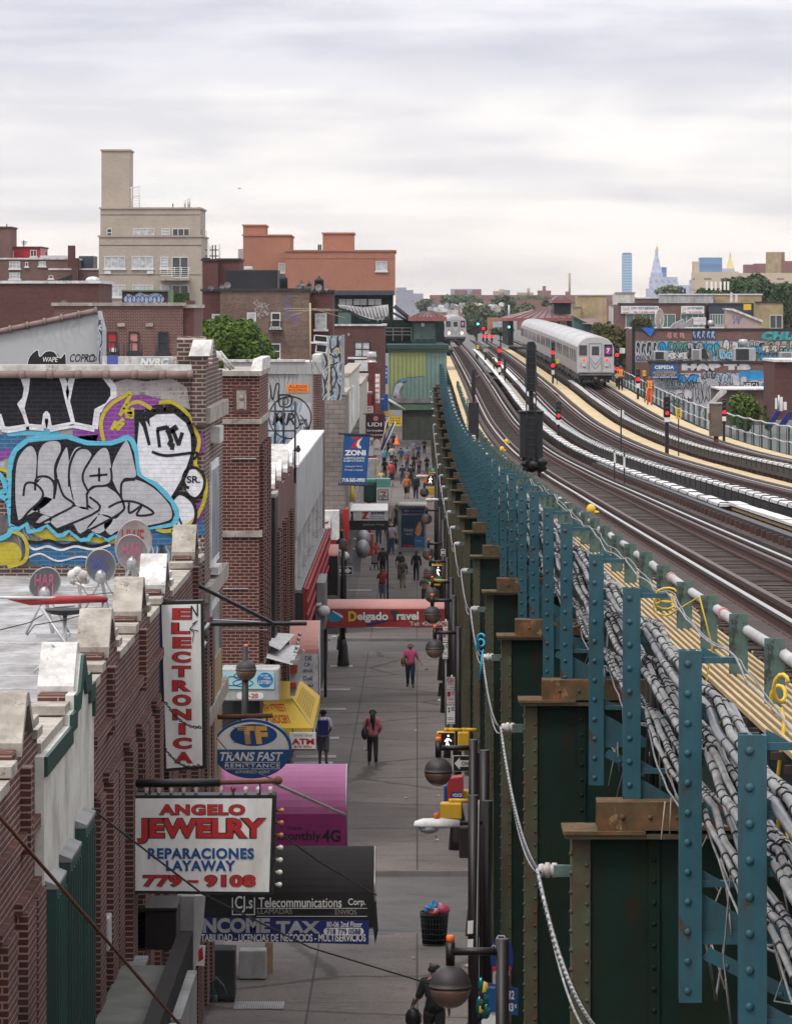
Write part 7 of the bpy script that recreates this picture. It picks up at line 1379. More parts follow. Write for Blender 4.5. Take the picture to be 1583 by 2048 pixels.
mb=MB();mb.pbox(235,646,250,653,Y-.1,.09);mb.pbox(291,646,306,653,Y-.1,.09);mb.build('stone_plaque',M['coping'],t);mb=MB();mb.pbox(367,601,387,612,Y+1,2);mb.build('chimney',M['brick_dark'],t)
mb=MB();mb.pbox(220,696,232,704,Y-.3,.3);mb.build('air_conditioner',M['cover'],t)
mb=MB();[mb.tube([P(x,680+(x%3)*4,Y-3),P(x,725,Y-3)],.03,4)for x in(222,230,238,248,256,264,284)];mb.tube([P(205,700,Y-3),P(240,720,Y-3)],.04,4);tag(mb.build('yard_railing',M['char']),'thin dark yard railings in front of the red brick row house','railing')
t=thing('parapet_wall','low white parapet with blue scrawled lettering below the row house windows','wall',tuple(P(300,735,120)));mb=MB();mb.pbox(205,713,381,745,120,.4);mb.build('wall',M['white_cap'],t);mb=MB();mb.pbox(276,714,340,734,119.97,.028);mb.build('painted_patch',M['mural_blue'],t);mb=MB();write(mb,'NVRC',280,716,338,732,119.95,.06,.2);mb.build('white_scrawl',M['sign_white'],t);mb=MB();mb.pbox(214,711,236,735,118,.1);mb.build('purple_panel',M['bluespray'],t)
build_block('brick_row_house','long plain dark red brick wall on the left behind the sloping grey roof',260,[(-60,567,198,780,0,12,'brick_dark')],'cover')
rdish(128,606,255,12,'pale dish standing before the long plain red brick wall')
t=thing('graffiti_board','dark roof hut with pale blue bubble lettering in front of the beige house','hut',tuple(P(292,612,300)));mb=MB();mb.pbox(244,583,338,625,300,4);mb.build('wall',M['brick_dark'],t);mb=MB();mb.pbox(243,580,341,583,299.8,4.3);mb.pbox(336,583,341,625,299.8,4);mb.build('trim',M['trim_green'],t);f=lambda p:(xpx(p[0],300),zpx(p[1],300));mb=MB();rr=random.Random(4)
mess('bubble',[(.3,(.25,.36,.55)),(.45,(.45,.50,.60)),(.55,(.16,.26,.46)),(.7,(.42,.48,.56))],1.5);mb.flat([f(p)for p in curve([(246,597),(256,588),(268,592),(280,585),(296,590),(312,586),(326,592),(327,602),(316,610),(300,607),(284,611),(268,607),(254,608),(246,597)])],299.97);mb.build('bubble_letters',bpy.data.materials['bubble'],t)
mb=MB();[mb.stroke([f(p)for p in poly_oval(252+k*8.2,598+(k%2)*2,4.2,7,n=14)],1.2*300/F,299.95)for k in range(10)];mb.build('letter_outline',M['navy'],t)
Y=160.0
t=thing('stucco_wall','pale grey stuccoed wall with a sloping tiled top and black scrawled tags','wall',tuple(P(100,740,Y)));mess('stucco_old',[(.3,(.36,.36,.37)),(.45,(.43,.43,.44)),(.55,(.33,.33,.335)),(.7,(.45,.45,.455))],.9,(.40,.40,.405),(1,1,3));mb=MB();mb.pprism([(-80,681),(0,660),(195,622),(199,640),(204,660),(204,800),(-80,800)],Y,2.5);mb.build('wall',bpy.data.materials['stucco_old'],t)
mb=MB();a=P(-80,680,Y-.1);b=P(195,621,Y-.1)
for k in range(8):p,q=a.lerp(b,k/8),a.lerp(b,(k+1)/8);mb.tube([p,q],.10,8);mb.tube([q.lerp(p,.12),q],.14,8)
mb.build('coping',M['terracotta'],t);f=lambda p:(xpx(p[0],Y),zpx(p[1],Y))
mb=MB();mb.flat([f(p)for p in[(54,728),(58,712),(66,704),(76,698),(80,712),(92,702),(104,702),(116,708),(122,718),(131,706),(134,728)]],Y-.01);mb.build('black_tag',M['black'],t);mb=MB();mb.stroke([f(p)for p in curve([(55,728),(60,712),(76,699),(80,713),(92,703),(108,703),(120,716),(131,706),(133,728)],3)],1.6*Y/F,Y-.02);write(mb,'WAPE',86,714,116,724,Y-.02,.01,.15);mb.build('white_line',M['sign_white'],t);mb=MB();write(mb,'COPRO',140,708,190,724,Y-.01,.01,.3);mb.stroke([f(p)for p in poly_oval(183,717,10,6)],1.3*Y/F,Y-.014);mb.build('black_scrawl',M['black'],t)
mb=MB();mb.pbox(196,640,204,730,Y-.4,.39);mb.build('painted_edge',M['mural_bw'],t)
t=build_block('brick_house','dark red brick flats with a row of paired windows at the left edge',430,[(-40,519,148,640,0,14,'brick_far'),(100,540,198,640,-4,8,'brick_far')],'cover',[(19,523,41,537,0,(3,2,'curtain')),(51,524,57,533,0,(1,1,'window')),(78,523,92,532,0,(2,1,'curtain')),(19,545,41,558,0,(3,2,'curtain')),(98,551,107,557,-4,(1,1,'window'))])
build_block('brick_house','deep red roof house with a small grey doorway at the left edge',470,[(-40,496,81,525,0,10,'sign_red'),(-40,456,21,525,-3,8,'brick_far')],'brick_dark',[(20,502,28,519,0,(1,2,'window_pale')),(61,500,74,513,0,(2,1,'window'))])
t=thing('brick_chimney','tall square brick chimney on the dark flats','chimney',tuple(P(142,520,428)));mb=MB();mb.pbox(136,491,149,545,428,1.5);mb.pbox(143,516,157,570,425,1.5);mb.build('shaft',M['brick_dark'],t)
mb=MB();mb.pbox(158,512,187,545,440,6);mb.c=1;mb.pbox(80,511,136,519,445,3);tag(mb.build('roof_shed',[M['slate'],M['cover']]),'dark blue roof shed behind the square chimney','shed')
t=thing('tarpaulin_roof','black tarpaulin slope with a white bag on the low roof at the left','tarpaulin',tuple(P(150,566,420)));mb=MB();mb.pprism([(110,562),(135,552),(142,549),(142,566),(110,566)],420,2);mb.build('sheet',M['black'],t);mb=MB();mb.ball(P(186,561,420),.7,12,1,1,.55);mb.build('white_bag',M['cover'],t)
mb=MB();[mb.tube([P(x,y,472),P(x,y2,472)],.06,5)for x,y,y2 in((48,480,500),(93,504,520),(14,448,460))];mb.tube([P(43,484,472),P(55,484,472)],.05,5);mb.tube([P(44,488,472),P(53,488,472)],.05,5);tag(mb.build('roof_aerial',M['char']),'thin roof aerials on the deep red roof house','aerial')
t=thing('roof_ladder','pale ladder rails leaning on the roof edge below the tree','ladder',tuple(P(460,735,95)));mb=MB();mb.tube([P(432,702,95),P(462,740,95)],.03,6);mb.tube([P(440,702,95),P(468,738,95)],.03,6);[mb.tube([P(433+k*6,704+k*7,95),P(441+k*6,704+k*7,95)],.02,5)for k in range(5)];mb.build('rails',M['white_cap'],t)
bx('vent_hood','small white vent hood at the roof edge below the tree','vent',429,706,443,722,95.5,.3,'cover')
M['mural_far']=mess('mural_far',[(.28,(.16,.10,.09)),(.36,(.48,.48,.50)),(.42,(.10,.10,.11)),(.47,(.44,.42,.43)),(.52,(.02,.26,.46)),(.57,(.12,.34,.44)),(.62,(.05,.05,.06)),(.68,(.46,.44,.43)),(.74,(.38,.30,.20))],1.1)
M['mural_far2']=mess('mural_far2',[(.28,(.20,.14,.14)),(.38,(.50,.50,.52)),(.46,(.28,.28,.31)),(.52,(.54,.54,.57)),(.58,(.16,.17,.20)),(.63,(.40,.42,.50)),(.7,(.50,.46,.48))],1.1)
rr=random.Random(21)
def bubble(mb,cx,cy,rx,ry,Y,n=6,wd=1.4):
 for k in range(n):
  a=rr.uniform(0,6.3);x=cx+rx*.6*math.cos(a)*rr.random();y=cy+ry*.6*math.sin(a)*rr.random();mb.stroke([(xpx(p[0],Y),zpx(p[1],Y))for p in poly_oval(x,y,rx*rr.uniform(.25,.55),ry*rr.uniform(.35,.75),rr.uniform(0,90),rr.uniform(250,400),14)],wd*Y/F,Y)
def throwup(t,px,py,w_,h_,Y,fill,n=4,edge='black',glow=None):
 f=lambda p:(xpx(p[0],Y),zpx(p[1],Y));bl=[]
 for k in range(n):
  cx=px+w_*(k+.5)/n;bw=w_/n*rr.uniform(.62,.8);tl=rr.uniform(-.25,.25)
  pts=[(-.9,-.8),(-.1,-1.05),(.85,-.75),(.7,-.1),(1.0,.7),(.25,1.05),(-.2,.45),(-.75,1.0),(-1.0,.2)]
  q=[(cx+bw*.62*(x*rr.uniform(.7,1.15)+tl*y),py+h_/2+h_*.5*y*rr.uniform(.8,1.1))for x,y in pts];bl.append(curve(q+[q[0]],3))
 if glow:g1=MB();[g1 .stroke([f(p)for p in q],4.0*Y/F,Y-.02)for q in bl];g1 .build('outer_glow',M[glow],t)
 g1=MB();[g1 .flat([f(p)for p in q],Y-.025-.002*i)for i,q in enumerate(bl)];g1 .build('letter_fill',M[fill],t)
 g1=MB();[g1 .stroke([f(p)for p in q],1.3*Y/F,Y-.04)for q in bl]
 for q in bl:
  c=(sum(p[0]for p in q)/len(q),sum(p[1]for p in q)/len(q));g1 .stroke([f(p)for p in((c[0]+rr.uniform(-2,2),c[1]-h_*.2),(c[0]+rr.uniform(-2,2),c[1]+h_*.15))],1.2*Y/F,Y-.04)
 g1 .build('letter_outline',M[edge],t)
def piece(t,pts,Y,mat,name='painted_piece'):mb=MB();mb.flat([(xpx(p[0],Y),zpx(p[1],Y))for p in curve(pts+[pts[0]],3)],Y);return mb.build(name,mat if not isinstance(mat,str)else M[mat],t)
M['p_blue']=plain('p_blue',(.02,.24,.52),var=.3,scale=1.2);M['p_teal']=plain('p_teal',(.03,.30,.32),var=.3,scale=1.2);M['p_pale']=plain('p_pale',(.30,.42,.52),var=.4,scale=1.5);M['p_white']=plain('p_white',(.52,.50,.51),var=.2,scale=1.5)
M['p_grey']=plain('p_grey',(.30,.30,.32),var=.3,scale=1.2);M['p_ochre']=plain('p_ochre',(.38,.30,.14),var=.35,scale=1.2)
Y=420.0
t=build_block('painted_party_wall','upper long brick wall covered in blue and grey bubble lettering',Y,[(1266,660,1640,760,0,14,'brick_far')],'char')
mb=MB();mb.pbox(1268,682,1640,724,Y-.006,.004);mb.build('painted_band',M['mural_far'],t)
for q in((1270,684,44,28,'char',4,'p_white',None),(1318,684,60,30,'p_blue',4,'black','p_teal'),(1382,688,58,24,'p_teal',4,'black','p_blue'),(1382,661,48,18,'p_pale',5,'navy',None),(1330,664,40,14,'salmon',3,'brick_far',None),(1444,680,50,34,'p_white',3,'black',None),(1496,682,48,26,'p_grey',4,'black','p_white'),(1546,680,60,30,'p_white',4,'black','p_ochre'),(1340,712,40,10,'p_ochre',3,'black',None),(1270,712,40,10,'p_grey',3,'black',None),(1450,714,60,9,'p_ochre',4,'black',None)):throwup(t,q[0],q[1],q[2],q[3],Y,q[4],q[5],q[6],q[7])
for k in range(16):throwup(t,rr.uniform(1270,1570),rr.uniform(682,704),rr.uniform(22,52),rr.uniform(12,20),Y-.05-.012*k,rr.choice(['p_blue','p_teal','p_grey','p_white','p_pale','char','p_grey']),rr.choice([2,2,3]),rr.choice(['black','black','p_white']),rr.choice([None,'p_white','p_teal','p_ochre']))
mb=MB();write(mb,'CHUR',1521,663,1610,680,Y-.45,.08,.2);mb.build('green_lettering',M['p_teal'],t)
mb=MB();mb.pprism([(1283,657),(1294,655),(1309,658),(1303,668),(1299,673),(1290,664)],Y-.2,.1);tag(mb.build('blue_tarpaulin',plain('tarp_blue',(.01,.13,.50),rough=.5,var=.25)),'bright blue tarpaulin scrap hanging on the upper painted wall','tarpaulin')
Y=385.0
t=build_block('painted_party_wall','lower brick wall covered in grey and white graffiti below a blue shop board',Y,[(1297,726,1548,830,0,10,'brick_far')],'char');mb=MB();mb.pbox(1305,746,1547.5,830,Y-.006,.004);mb.build('painted_band',M['mural_far2'],t)
for q in((1310,764,60,44,'p_grey',4,'p_white',None),(1348,748,46,30,'p_white',3,'char',None),(1372,762,64,42,'p_grey',4,'char','p_white'),(1424,746,50,26,'p_pale',3,'black',None),(1430,770,52,28,'p_white',4,'salmon',None),(1520,764,30,18,'p_pale',3,'black',None),(1402,742,30,16,'p_grey',3,'black',None)):throwup(t,q[0],q[1],q[2],q[3],Y,q[4],q[5],q[6],q[7])
for k in range(12):throwup(t,rr.uniform(1308,1500),rr.uniform(746,786),rr.uniform(24,52),rr.uniform(14,24),Y-.05-.02*k,rr.choice(['p_grey','p_white','p_pale','p_white','p_blue','salmon']),rr.choice([2,2,3]),rr.choice(['black','char','p_white']),rr.choice([None,'p_white','p_pale']))
mb=MB();write(mb,'HAP',1362,727,1440,741,Y-.02,.10);write(mb,'TB',1446,728,1500,740,Y-.02,.1);mb.build('white_lettering',M['p_white'],t);piece(t,[(1476,744),(1500,741),(1525,743),(1524,758),(1500,761),(1478,757)],Y-.02,'p_blue');piece(t,[(1540,746),(1548,744),(1548,766),(1540,764)],Y-.02,'p_blue')
mb=MB();mb.pbox(1485,764,1516,779,Y-.37,.02);mb.build('black_tag',M['black'],t);mb=MB();write(mb,'HERCA',1486,766,1515,777,Y-.374,.01);mb.build('white_scrawl',M['sign_white'],t)
t=thing('shop_board','blue shop board with white capitals on the lower painted wall','sign',tuple(P(1328,756,Y-.6)));mb=MB();mb.pbox(1302,728,1355,756,Y-.6,.2);mb.build('panel',plain('cep_blue',(.012,.10,.26),rough=.5,var=.08),t);outlined(t,'CEPEDA',1308,731,1347,738,Y-.602,'sign_white',None,.04);outlined(t,'ROTULOS',1312,740,1346,742,Y-.602,'p_pale',None,.0);outlined(t,'AUTO EXPRESS',1304,743,1352,747,Y-.602,'yellow',None,.03);outlined(t,'718 663 1457',1308,748,1349,752,Y-.602,'yellow',None,.03);outlined(t,'IDEAS  BANNERS  SIGNS',1304,753,1353,755.5,Y-.602,'sign_white',None,.03)
def acunit(px0,py0,px1,py1,Y,label,dark=True):
 t=thing('roof_unit',label,'roof unit',tuple(P((px0+px1)/2,py1,Y)));mb=MB();mb.pbox(px0,py0,px1,py1,Y,1.4);mb.build('casing',M['galv'],t,bevel=.03);w_=px1-px0
 mb=MB();mb.pbox(px0+w_*.12,py0+2,px1-w_*.3,py1-2,Y-.04,.035);mb.build('grille',M['char']if dark else M['grey'],t);mb=MB();mb.box(xpx(px0+w_*.2,Y),xpx(px1-w_*.2,Y),Y-.2,Y-.05,zpx(py1+3,Y),zpx(py1,Y));mb.build('stand',M['rust'],t)
acunit(1306,702,1335,720,400,'square roof unit with a black grille before the blue lettering');acunit(1383,699,1402,720,401,'scrawled grey roof cabinet in the middle of the painted wall',False);acunit(1465,696,1510,722,399,'largest roof unit with a black grille under a metal cowl');acunit(1558,704,1590,722,398,'low roof unit at the right edge before the painted wall',False)
t=thing('roof_cowl','round galvanised roof cowl over the largest roof unit','cowl',tuple(P(1485,696,402)));c=P(1485,694,402);k=402/F;mb=MB();mb.lathe(c,[(6*k,0),(7.5*k,3*k),(9*k,5*k),(9*k,11*k),(8*k,15*k),(.001,16*k)],16);mb.build('hood',M['galv'],t)
t=thing('brick_lift_house','plain red-brown brick box at the right edge above the fence','building',tuple(P(1580,830,262)));mb=MB();mb.pbox(1548,724,1680,840,262,8);mb.build('wall',M['brick_dark'],t);mb=MB();mb.pbox(1546,719,1682,724,261.8,8.4);mb.build('coping',M['cover'],t)
t=thing('low_roof_shed','brown brick shed with a white gabled side behind the weed bush','shed',tuple(P(1490,850,330)));mb=MB();mb.pbox(1438,780,1550,850,330,8);mb.build('wall',M['brick_brown'],t);mb=MB();mb.pprism([(1413,812),(1440,780),(1452,781),(1452,785),(1420,812),(1420,860),(1413,860)],329,.4);mb.build('white_gable',M['white_cap'],t);mb=MB();mb.pbox(1436,777,1552,780,329.5,8.6);mb.build('coping',M['cover'],t)
mb=MB();mb.pprism([(1532,850),(1550,822),(1562,822),(1545,850)],240,.2);mb.pprism([(1556,850),(1574,824),(1588,824),(1570,850)],239.5,.2);mb.pprism([(1582,852),(1592,836),(1612,836),(1600,852)],239,.2);tag(mb.build('solar_panels',M['navy']),'dark blue tilted panels at the right edge behind the fence','panels')
t=thing('cell_antennas','white cell antenna cluster beside the plain red-brown box','antenna',tuple(P(1556,825,250)));mb=MB();mb.pbox(1549,796,1553,818,250,.2);mb.pbox(1558,794,1564,822,250.2,.25);mb.pbox(1566,804,1572,820,250,.3);mb.build('panel',M['sign_white'],t);mb=MB();mb.tube([P(1556,790,250.5),P(1556,830,250.5)],.06,6);mb.build('pole',M['galv'],t)
mb=MB();mb.pbox(1263,640,1269,760,415,.5);tag(mb.build('utility_pole',M['dark_brown']),'dark timber pole at the left end of the upper painted wall','pole')
mb=MB();mb.tube([P(1200,742,440),P(1270,744,440)],.12,6);mb.tube([P(1200,752,440),P(1270,753,440)],.1,6);mb.pbox(1225,745,1266,760,441,.4);tag(mb.build('low_wall',M['brick_tan']),'low tan wall with a white rail behind the near train','wall')
Y=500.0
t=build_block('shop_block','brown shop block with two white insurance signs above the painted walls',Y,[(1236,609,1410,690,0,12,'brick_far'),(1416,609,1510,690,1,12,'slate'),(1510,606,1565,690,-2,12,'brick_tan')],'char',[(1250,628,1350,655,0,(6,1,bpy.data.materials['st_glass'])),(1360,628,1407,655,0,(4,1,bpy.data.materials['st_glass'])),(1418,628,1450,655,1,(6,1,bpy.data.materials['st_glass'])),(1538,630,1563,657,-2,(2,1,'window'))])
for(x0,x1,lb)in((1241,1316,'wider white insurance sign, partly behind the mesh dish'),(1361,1407,'narrower white insurance sign on the brown shop block')):
 s=thing('shop_board',lb,'sign',tuple(P((x0+x1)/2,627,Y-.3)));mb=MB();mb.pbox(x0,612,x1,627,Y-.3,.2);mb.build('panel',M['sign_white'],s);w_=x1-x0;outlined(s,'LOW COST INSURANCE',x0+w_*.27,614,x1-2,619,Y-.302,'sign_blue',None,.03);outlined(s,'TEL 718-335-1000',x0+w_*.32,623,x1-w_*.1,625.5,Y-.302,'sign_red',None,.05);outlined(s,'CARS',x0+3,615,x0+w_*.22,621,Y-.302,'pale_grey',None,.02);outlined(s,'HOME',x0+3,624,x0+w_*.2,626,Y-.302,'sign_red',None,.04)
mb=MB();mb.pbox(1486,608,1501,620,Y-2.5,.2);tag(mb.build('yellow_board',M['yellow_bright']),'small yellow board on the dark shop front at right','sign')
build_block('white_roof_house','long pale grey roof house with vents above the insurance signs',560,[(1318,590,1425,612,0,8,'pale_grey'),(1425,590,1522,612,1,8,'brick_tan'),(1268,597,1318,612,2,8,'brick_far')],'cover')
build_block('tan_block','tall plain tan brick block with two narrow white vents left of the insurance building',540,[(1230,587,1268,700,0,8,'stucco_white'),(1221,612,1237,700,-3,6,'stucco_white')],'coping');build_block('tan_block','wide plain tan brick block behind the station cupola',620,[(1155,592,1212,670,0,10,'brick_tan'),(1144,614,1160,670,-2,8,'brick_tan')],'coping')
bx('roof_vents','pair of white flue pipes on the tan roof','flue',1459,585,1464,605,555,.4,'cover');bx('roof_vents','white flue pipe right of the pair','flue',1469,588,1474,605,555,.4,'cover')
t=thing('cell_antennas','row of white cell antennas against the dark trees','antenna',tuple(P(1430,590,570)));mb=MB();[mb.pbox(x,563,x+4,580,570,.2)for x in(1410,1420,1428,1438,1446,1453)];mb.build('panel',M['sign_white'],t);mb=MB();mb.tube([P(1408,578,570.5),P(1458,578,570.5)],.1,5);mb.tube([P(1450,555,570.5),P(1450,600,570.5)],.1,5);mb.tube([P(1360,577,570.5),P(1360,592,570.5)],.15,5);mb.tube([P(1368,577,570.5),P(1368,592,570.5)],.15,5);mb.build('frame',M['char'],t)
t=thing('mesh_dish','large cream mesh dish on the painted wall roof','satellite dish',tuple(P(1318,660,425)));c=P(1318,638,425);k=425/F;mb=MB();n=24;vs=[]
for j in range(6):
 r=j/5
 for q in range(n):a=2*math.pi*q/n;vs.append((c.x+9*k*r*math.cos(a)-4*k*(1-r*r),425+8*k*r*math.cos(a)+6*k*(r*r),c.z+20*k*r*math.sin(a)))
mb.add(vs,[(j*n+q,(j+1)*n+q,(j+1)*n+(q+1)%n,j*n+(q+1)%n)for j in range(5)for q in range(n)],True);mb.build('reflector',plain('dish_cream',(.36,.31,.25),rough=.6,var=.25,scale=3),t);mb=MB();mb.tube([vs[5*n+q]for q in range(n)]+[vs[5*n]],.06,5,False);mb.build('rim',M['cover'],t);mb=MB();mb.tube([(c.x,425.3,c.z),(c.x+.1,425.5,c.z-24*k)],.12,6);mb.build('mast',M['galv'],t)
t=thing('roof_duct','shiny bent ventilation duct with a square unit on the painted wall roof','duct',tuple(P(1380,660,425)));mb=MB();mb.pprism([(1339,656),(1346,647),(1366,638),(1370,646),(1384,635),(1384,650),(1366,656)],425,1.2);mb.build('duct',M['steel'],t);mb=MB();mb.pbox(1385,635,1411,650,425,1.2);mb.build('unit',M['cover'],t,bevel=.04);mb=MB();mb.lathe(P(1420,652,425.5),[(6*k,0),(7*k,6*k),(5*k,11*k),(.001,12*k)],12);mb.pbox(1428,648,1450,654,425,.8);mb.build('turbine',M['galv'],t)
t=thing('stucco_hut','pinkish stucco roof hut with a sloping top and blue scrawl','hut',tuple(P(1488,662,424)));mb=MB();mb.pprism([(1452,620),(1464,620),(1522,643),(1522,661),(1452,661)],424,3);mb.build('wall',plain('pink_stucco',(.40,.31,.28),rough=.85,var=.08),t);mb=MB();mb.pprism([(1448,616),(1465,617),(1525,641),(1524,645),(1463,621),(1450,620)],423.8,3.4);mb.build('roof_edge',M['cover'],t);mb=MB();write(mb,'Kase',1463,629,1482,640,423.98,.0,.2);write(mb,'rt',1465,640,1480,648,423.98,.0,.2);mb.build('blue_scrawl',M['bluespray'],t);mb=MB();mb.pbox(1451,659,1523,661.5,423.95,.04);mb.build('foot_strip',M['cover'],t)
M['tower_glass']=None
def glassy(name,c,c2,sc=.25):
 m,t,b=_m(name);w_=t.nodes.new('ShaderNodeTexWave');w_.bands_direction='Z';w_.inputs['Scale'].default_value=sc;w_.inputs['Distortion'].default_value=1.5;cN=t.nodes.new('ShaderNodeTexCoord');t.links.new(cN.outputs['Object'],w_.inputs['Vector']);n=_noise(t,.02,3);f=_mix(t,w_.outputs['Fac'],n.outputs[0],.45);r=_ramp(t,f,[(.3,c),(.65,c2)]);t.links.new(r.outputs[0],b.inputs['Base Color']);b.inputs['Roughness'].default_value=.4;M[name]=m
def windowed(name,wall,win,bw,bh,ms=.35):
 m,t,b=_m(name);br=_n(t,'ShaderNodeTexBrick',**{'Scale':1.0,'Mortar Size':bw*ms,'Mortar Smooth':.0,'Brick Width':bw,'Row Height':bh});br.offset=0.0;br.inputs['Color1'].default_value=(*win,1);br.inputs['Color2'].default_value=(*mul(win,1.6),1);br.inputs['Mortar'].default_value=(*wall,1);t.links.new(_brickvec(t),br.inputs['Vector']);n=_noise(t,.05,4);v=_ramp(t,n.outputs[0],[(.3,(.85,.85,.85)),(.7,(1.12,1.12,1.12))]);t.links.new(_mix(t,br.outputs['Color'],v.outputs[0],1.0,'MULTIPLY'),b.inputs['Base Color']);b.inputs['Roughness'].default_value=.8;M[name]=m
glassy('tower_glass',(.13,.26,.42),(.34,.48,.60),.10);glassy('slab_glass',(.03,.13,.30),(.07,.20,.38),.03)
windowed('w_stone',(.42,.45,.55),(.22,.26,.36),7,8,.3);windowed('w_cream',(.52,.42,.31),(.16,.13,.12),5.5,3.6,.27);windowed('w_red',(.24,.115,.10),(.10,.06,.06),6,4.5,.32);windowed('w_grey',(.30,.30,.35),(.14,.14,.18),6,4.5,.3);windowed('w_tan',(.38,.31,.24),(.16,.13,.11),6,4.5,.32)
Y=5200.0
def far(name,label,boxes,Y,mats,cat='building',extra=None):
 t=thing(name,label,cat,tuple(P((boxes[0][0]+boxes[0][2])/2,612,Y)));
 for i,(x0,y0,x1,y1)in enumerate(boxes):
  m=mats if isinstance(mats,str)else mats[min(i,len(mats)-1)];mb=MB();mb.pbox(x0,y0,x1,y1,Y+i*1.5,max(8,(x1-x0)*Y/F*.8));mb.build('block',M[m],t)
 return t
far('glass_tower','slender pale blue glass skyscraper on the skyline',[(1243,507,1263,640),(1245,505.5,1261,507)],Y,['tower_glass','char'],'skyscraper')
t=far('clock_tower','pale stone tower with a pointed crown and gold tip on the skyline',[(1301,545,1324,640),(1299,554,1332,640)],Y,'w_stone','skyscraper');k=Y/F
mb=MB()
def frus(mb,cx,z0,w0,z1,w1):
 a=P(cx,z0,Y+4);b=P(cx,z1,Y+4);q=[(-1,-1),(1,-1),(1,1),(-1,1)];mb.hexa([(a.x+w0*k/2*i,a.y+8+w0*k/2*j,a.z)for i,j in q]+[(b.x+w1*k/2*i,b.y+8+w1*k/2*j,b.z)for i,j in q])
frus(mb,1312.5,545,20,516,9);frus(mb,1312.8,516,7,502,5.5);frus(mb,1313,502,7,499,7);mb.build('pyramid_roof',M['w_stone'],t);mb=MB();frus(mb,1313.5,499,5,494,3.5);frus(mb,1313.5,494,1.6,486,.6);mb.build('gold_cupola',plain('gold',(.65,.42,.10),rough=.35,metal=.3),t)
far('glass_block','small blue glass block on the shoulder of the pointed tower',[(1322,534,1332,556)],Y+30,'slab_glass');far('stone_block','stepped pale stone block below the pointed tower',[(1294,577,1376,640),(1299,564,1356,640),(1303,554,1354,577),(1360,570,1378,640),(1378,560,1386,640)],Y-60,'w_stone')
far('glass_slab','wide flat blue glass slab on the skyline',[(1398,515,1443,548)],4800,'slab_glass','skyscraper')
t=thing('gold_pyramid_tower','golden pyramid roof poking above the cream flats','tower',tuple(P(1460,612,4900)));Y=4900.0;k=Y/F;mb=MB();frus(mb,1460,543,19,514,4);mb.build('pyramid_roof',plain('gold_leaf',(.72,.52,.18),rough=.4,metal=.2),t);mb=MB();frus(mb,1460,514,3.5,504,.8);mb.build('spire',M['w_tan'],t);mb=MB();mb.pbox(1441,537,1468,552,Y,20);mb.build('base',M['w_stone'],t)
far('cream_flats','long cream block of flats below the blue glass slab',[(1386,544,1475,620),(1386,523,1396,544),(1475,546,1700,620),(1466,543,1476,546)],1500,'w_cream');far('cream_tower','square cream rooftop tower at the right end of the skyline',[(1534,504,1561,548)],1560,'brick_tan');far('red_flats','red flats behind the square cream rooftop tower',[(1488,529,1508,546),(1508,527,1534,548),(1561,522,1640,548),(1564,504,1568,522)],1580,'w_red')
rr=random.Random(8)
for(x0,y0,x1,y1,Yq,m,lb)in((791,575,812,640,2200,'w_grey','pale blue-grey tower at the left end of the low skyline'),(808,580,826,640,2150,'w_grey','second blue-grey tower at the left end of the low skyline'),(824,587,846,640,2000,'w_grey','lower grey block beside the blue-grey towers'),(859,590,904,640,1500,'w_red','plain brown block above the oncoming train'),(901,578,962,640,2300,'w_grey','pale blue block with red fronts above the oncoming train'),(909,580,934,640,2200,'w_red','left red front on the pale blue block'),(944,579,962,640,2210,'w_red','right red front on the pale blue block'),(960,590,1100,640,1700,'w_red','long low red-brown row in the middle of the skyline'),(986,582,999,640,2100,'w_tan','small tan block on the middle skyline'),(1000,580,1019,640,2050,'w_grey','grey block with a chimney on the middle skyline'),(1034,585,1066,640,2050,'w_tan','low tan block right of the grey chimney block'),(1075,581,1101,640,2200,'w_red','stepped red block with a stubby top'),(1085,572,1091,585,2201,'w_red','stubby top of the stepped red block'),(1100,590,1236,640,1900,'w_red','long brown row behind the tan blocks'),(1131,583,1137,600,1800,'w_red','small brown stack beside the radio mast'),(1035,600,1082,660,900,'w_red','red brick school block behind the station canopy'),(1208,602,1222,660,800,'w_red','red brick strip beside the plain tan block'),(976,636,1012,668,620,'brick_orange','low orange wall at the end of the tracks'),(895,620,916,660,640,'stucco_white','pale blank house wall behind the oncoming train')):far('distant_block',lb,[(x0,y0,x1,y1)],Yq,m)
mb=MB();mb.pbox(985,643,1011,660,619.9,.05);tag(mb.build('mural_board',M['mural_blue']),'pale painted panel on the low orange wall at the end of the tracks','panel')
for px,y0,y1,r,lb in((1138,546,600,.5,'tall thin radio mast on the skyline'),(1056,576,592,.6,'short thin mast left of the radio mast'),(1003,578,592,1.2,'thin chimney on the grey middle block'),(1017,610,640,.12,'pale street flagpole by the station')):mb=MB();Yq=1850 if px!=1017 else 560;mb.tube([P(px,y0,Yq),P(px,y1,Yq)],r,5);tag(mb.build('mast',M['cover']if px==1017 else M['w_tan']),lb,'mast')
mb=MB();[mb.tube([P(1138,575,1850)+Vector((0,0,dz)),P(1138,576,1850)+Vector((0,0,dz+1))],.9,5)for dz in(0,2)];
t=thing('distant_roofs','cluster of small pale roofs in the distance behind the oncoming train','roofs',tuple(P(930,630,1100)))
for k in range(46):
 px=rr.uniform(850,1000);py=rr.uniform(604,618);Yq=rr.uniform(800,880);w_=rr.uniform(5,14);mb=MB();mb.pprism([(px,py+8),(px,py+2),(px+w_*.5,py),(px+w_,py+2),(px+w_,py+8)],Yq,8);mb.build('house_roof',M[rr.choice(['cover','pale_grey','w_tan','w_grey','cover'])],t)
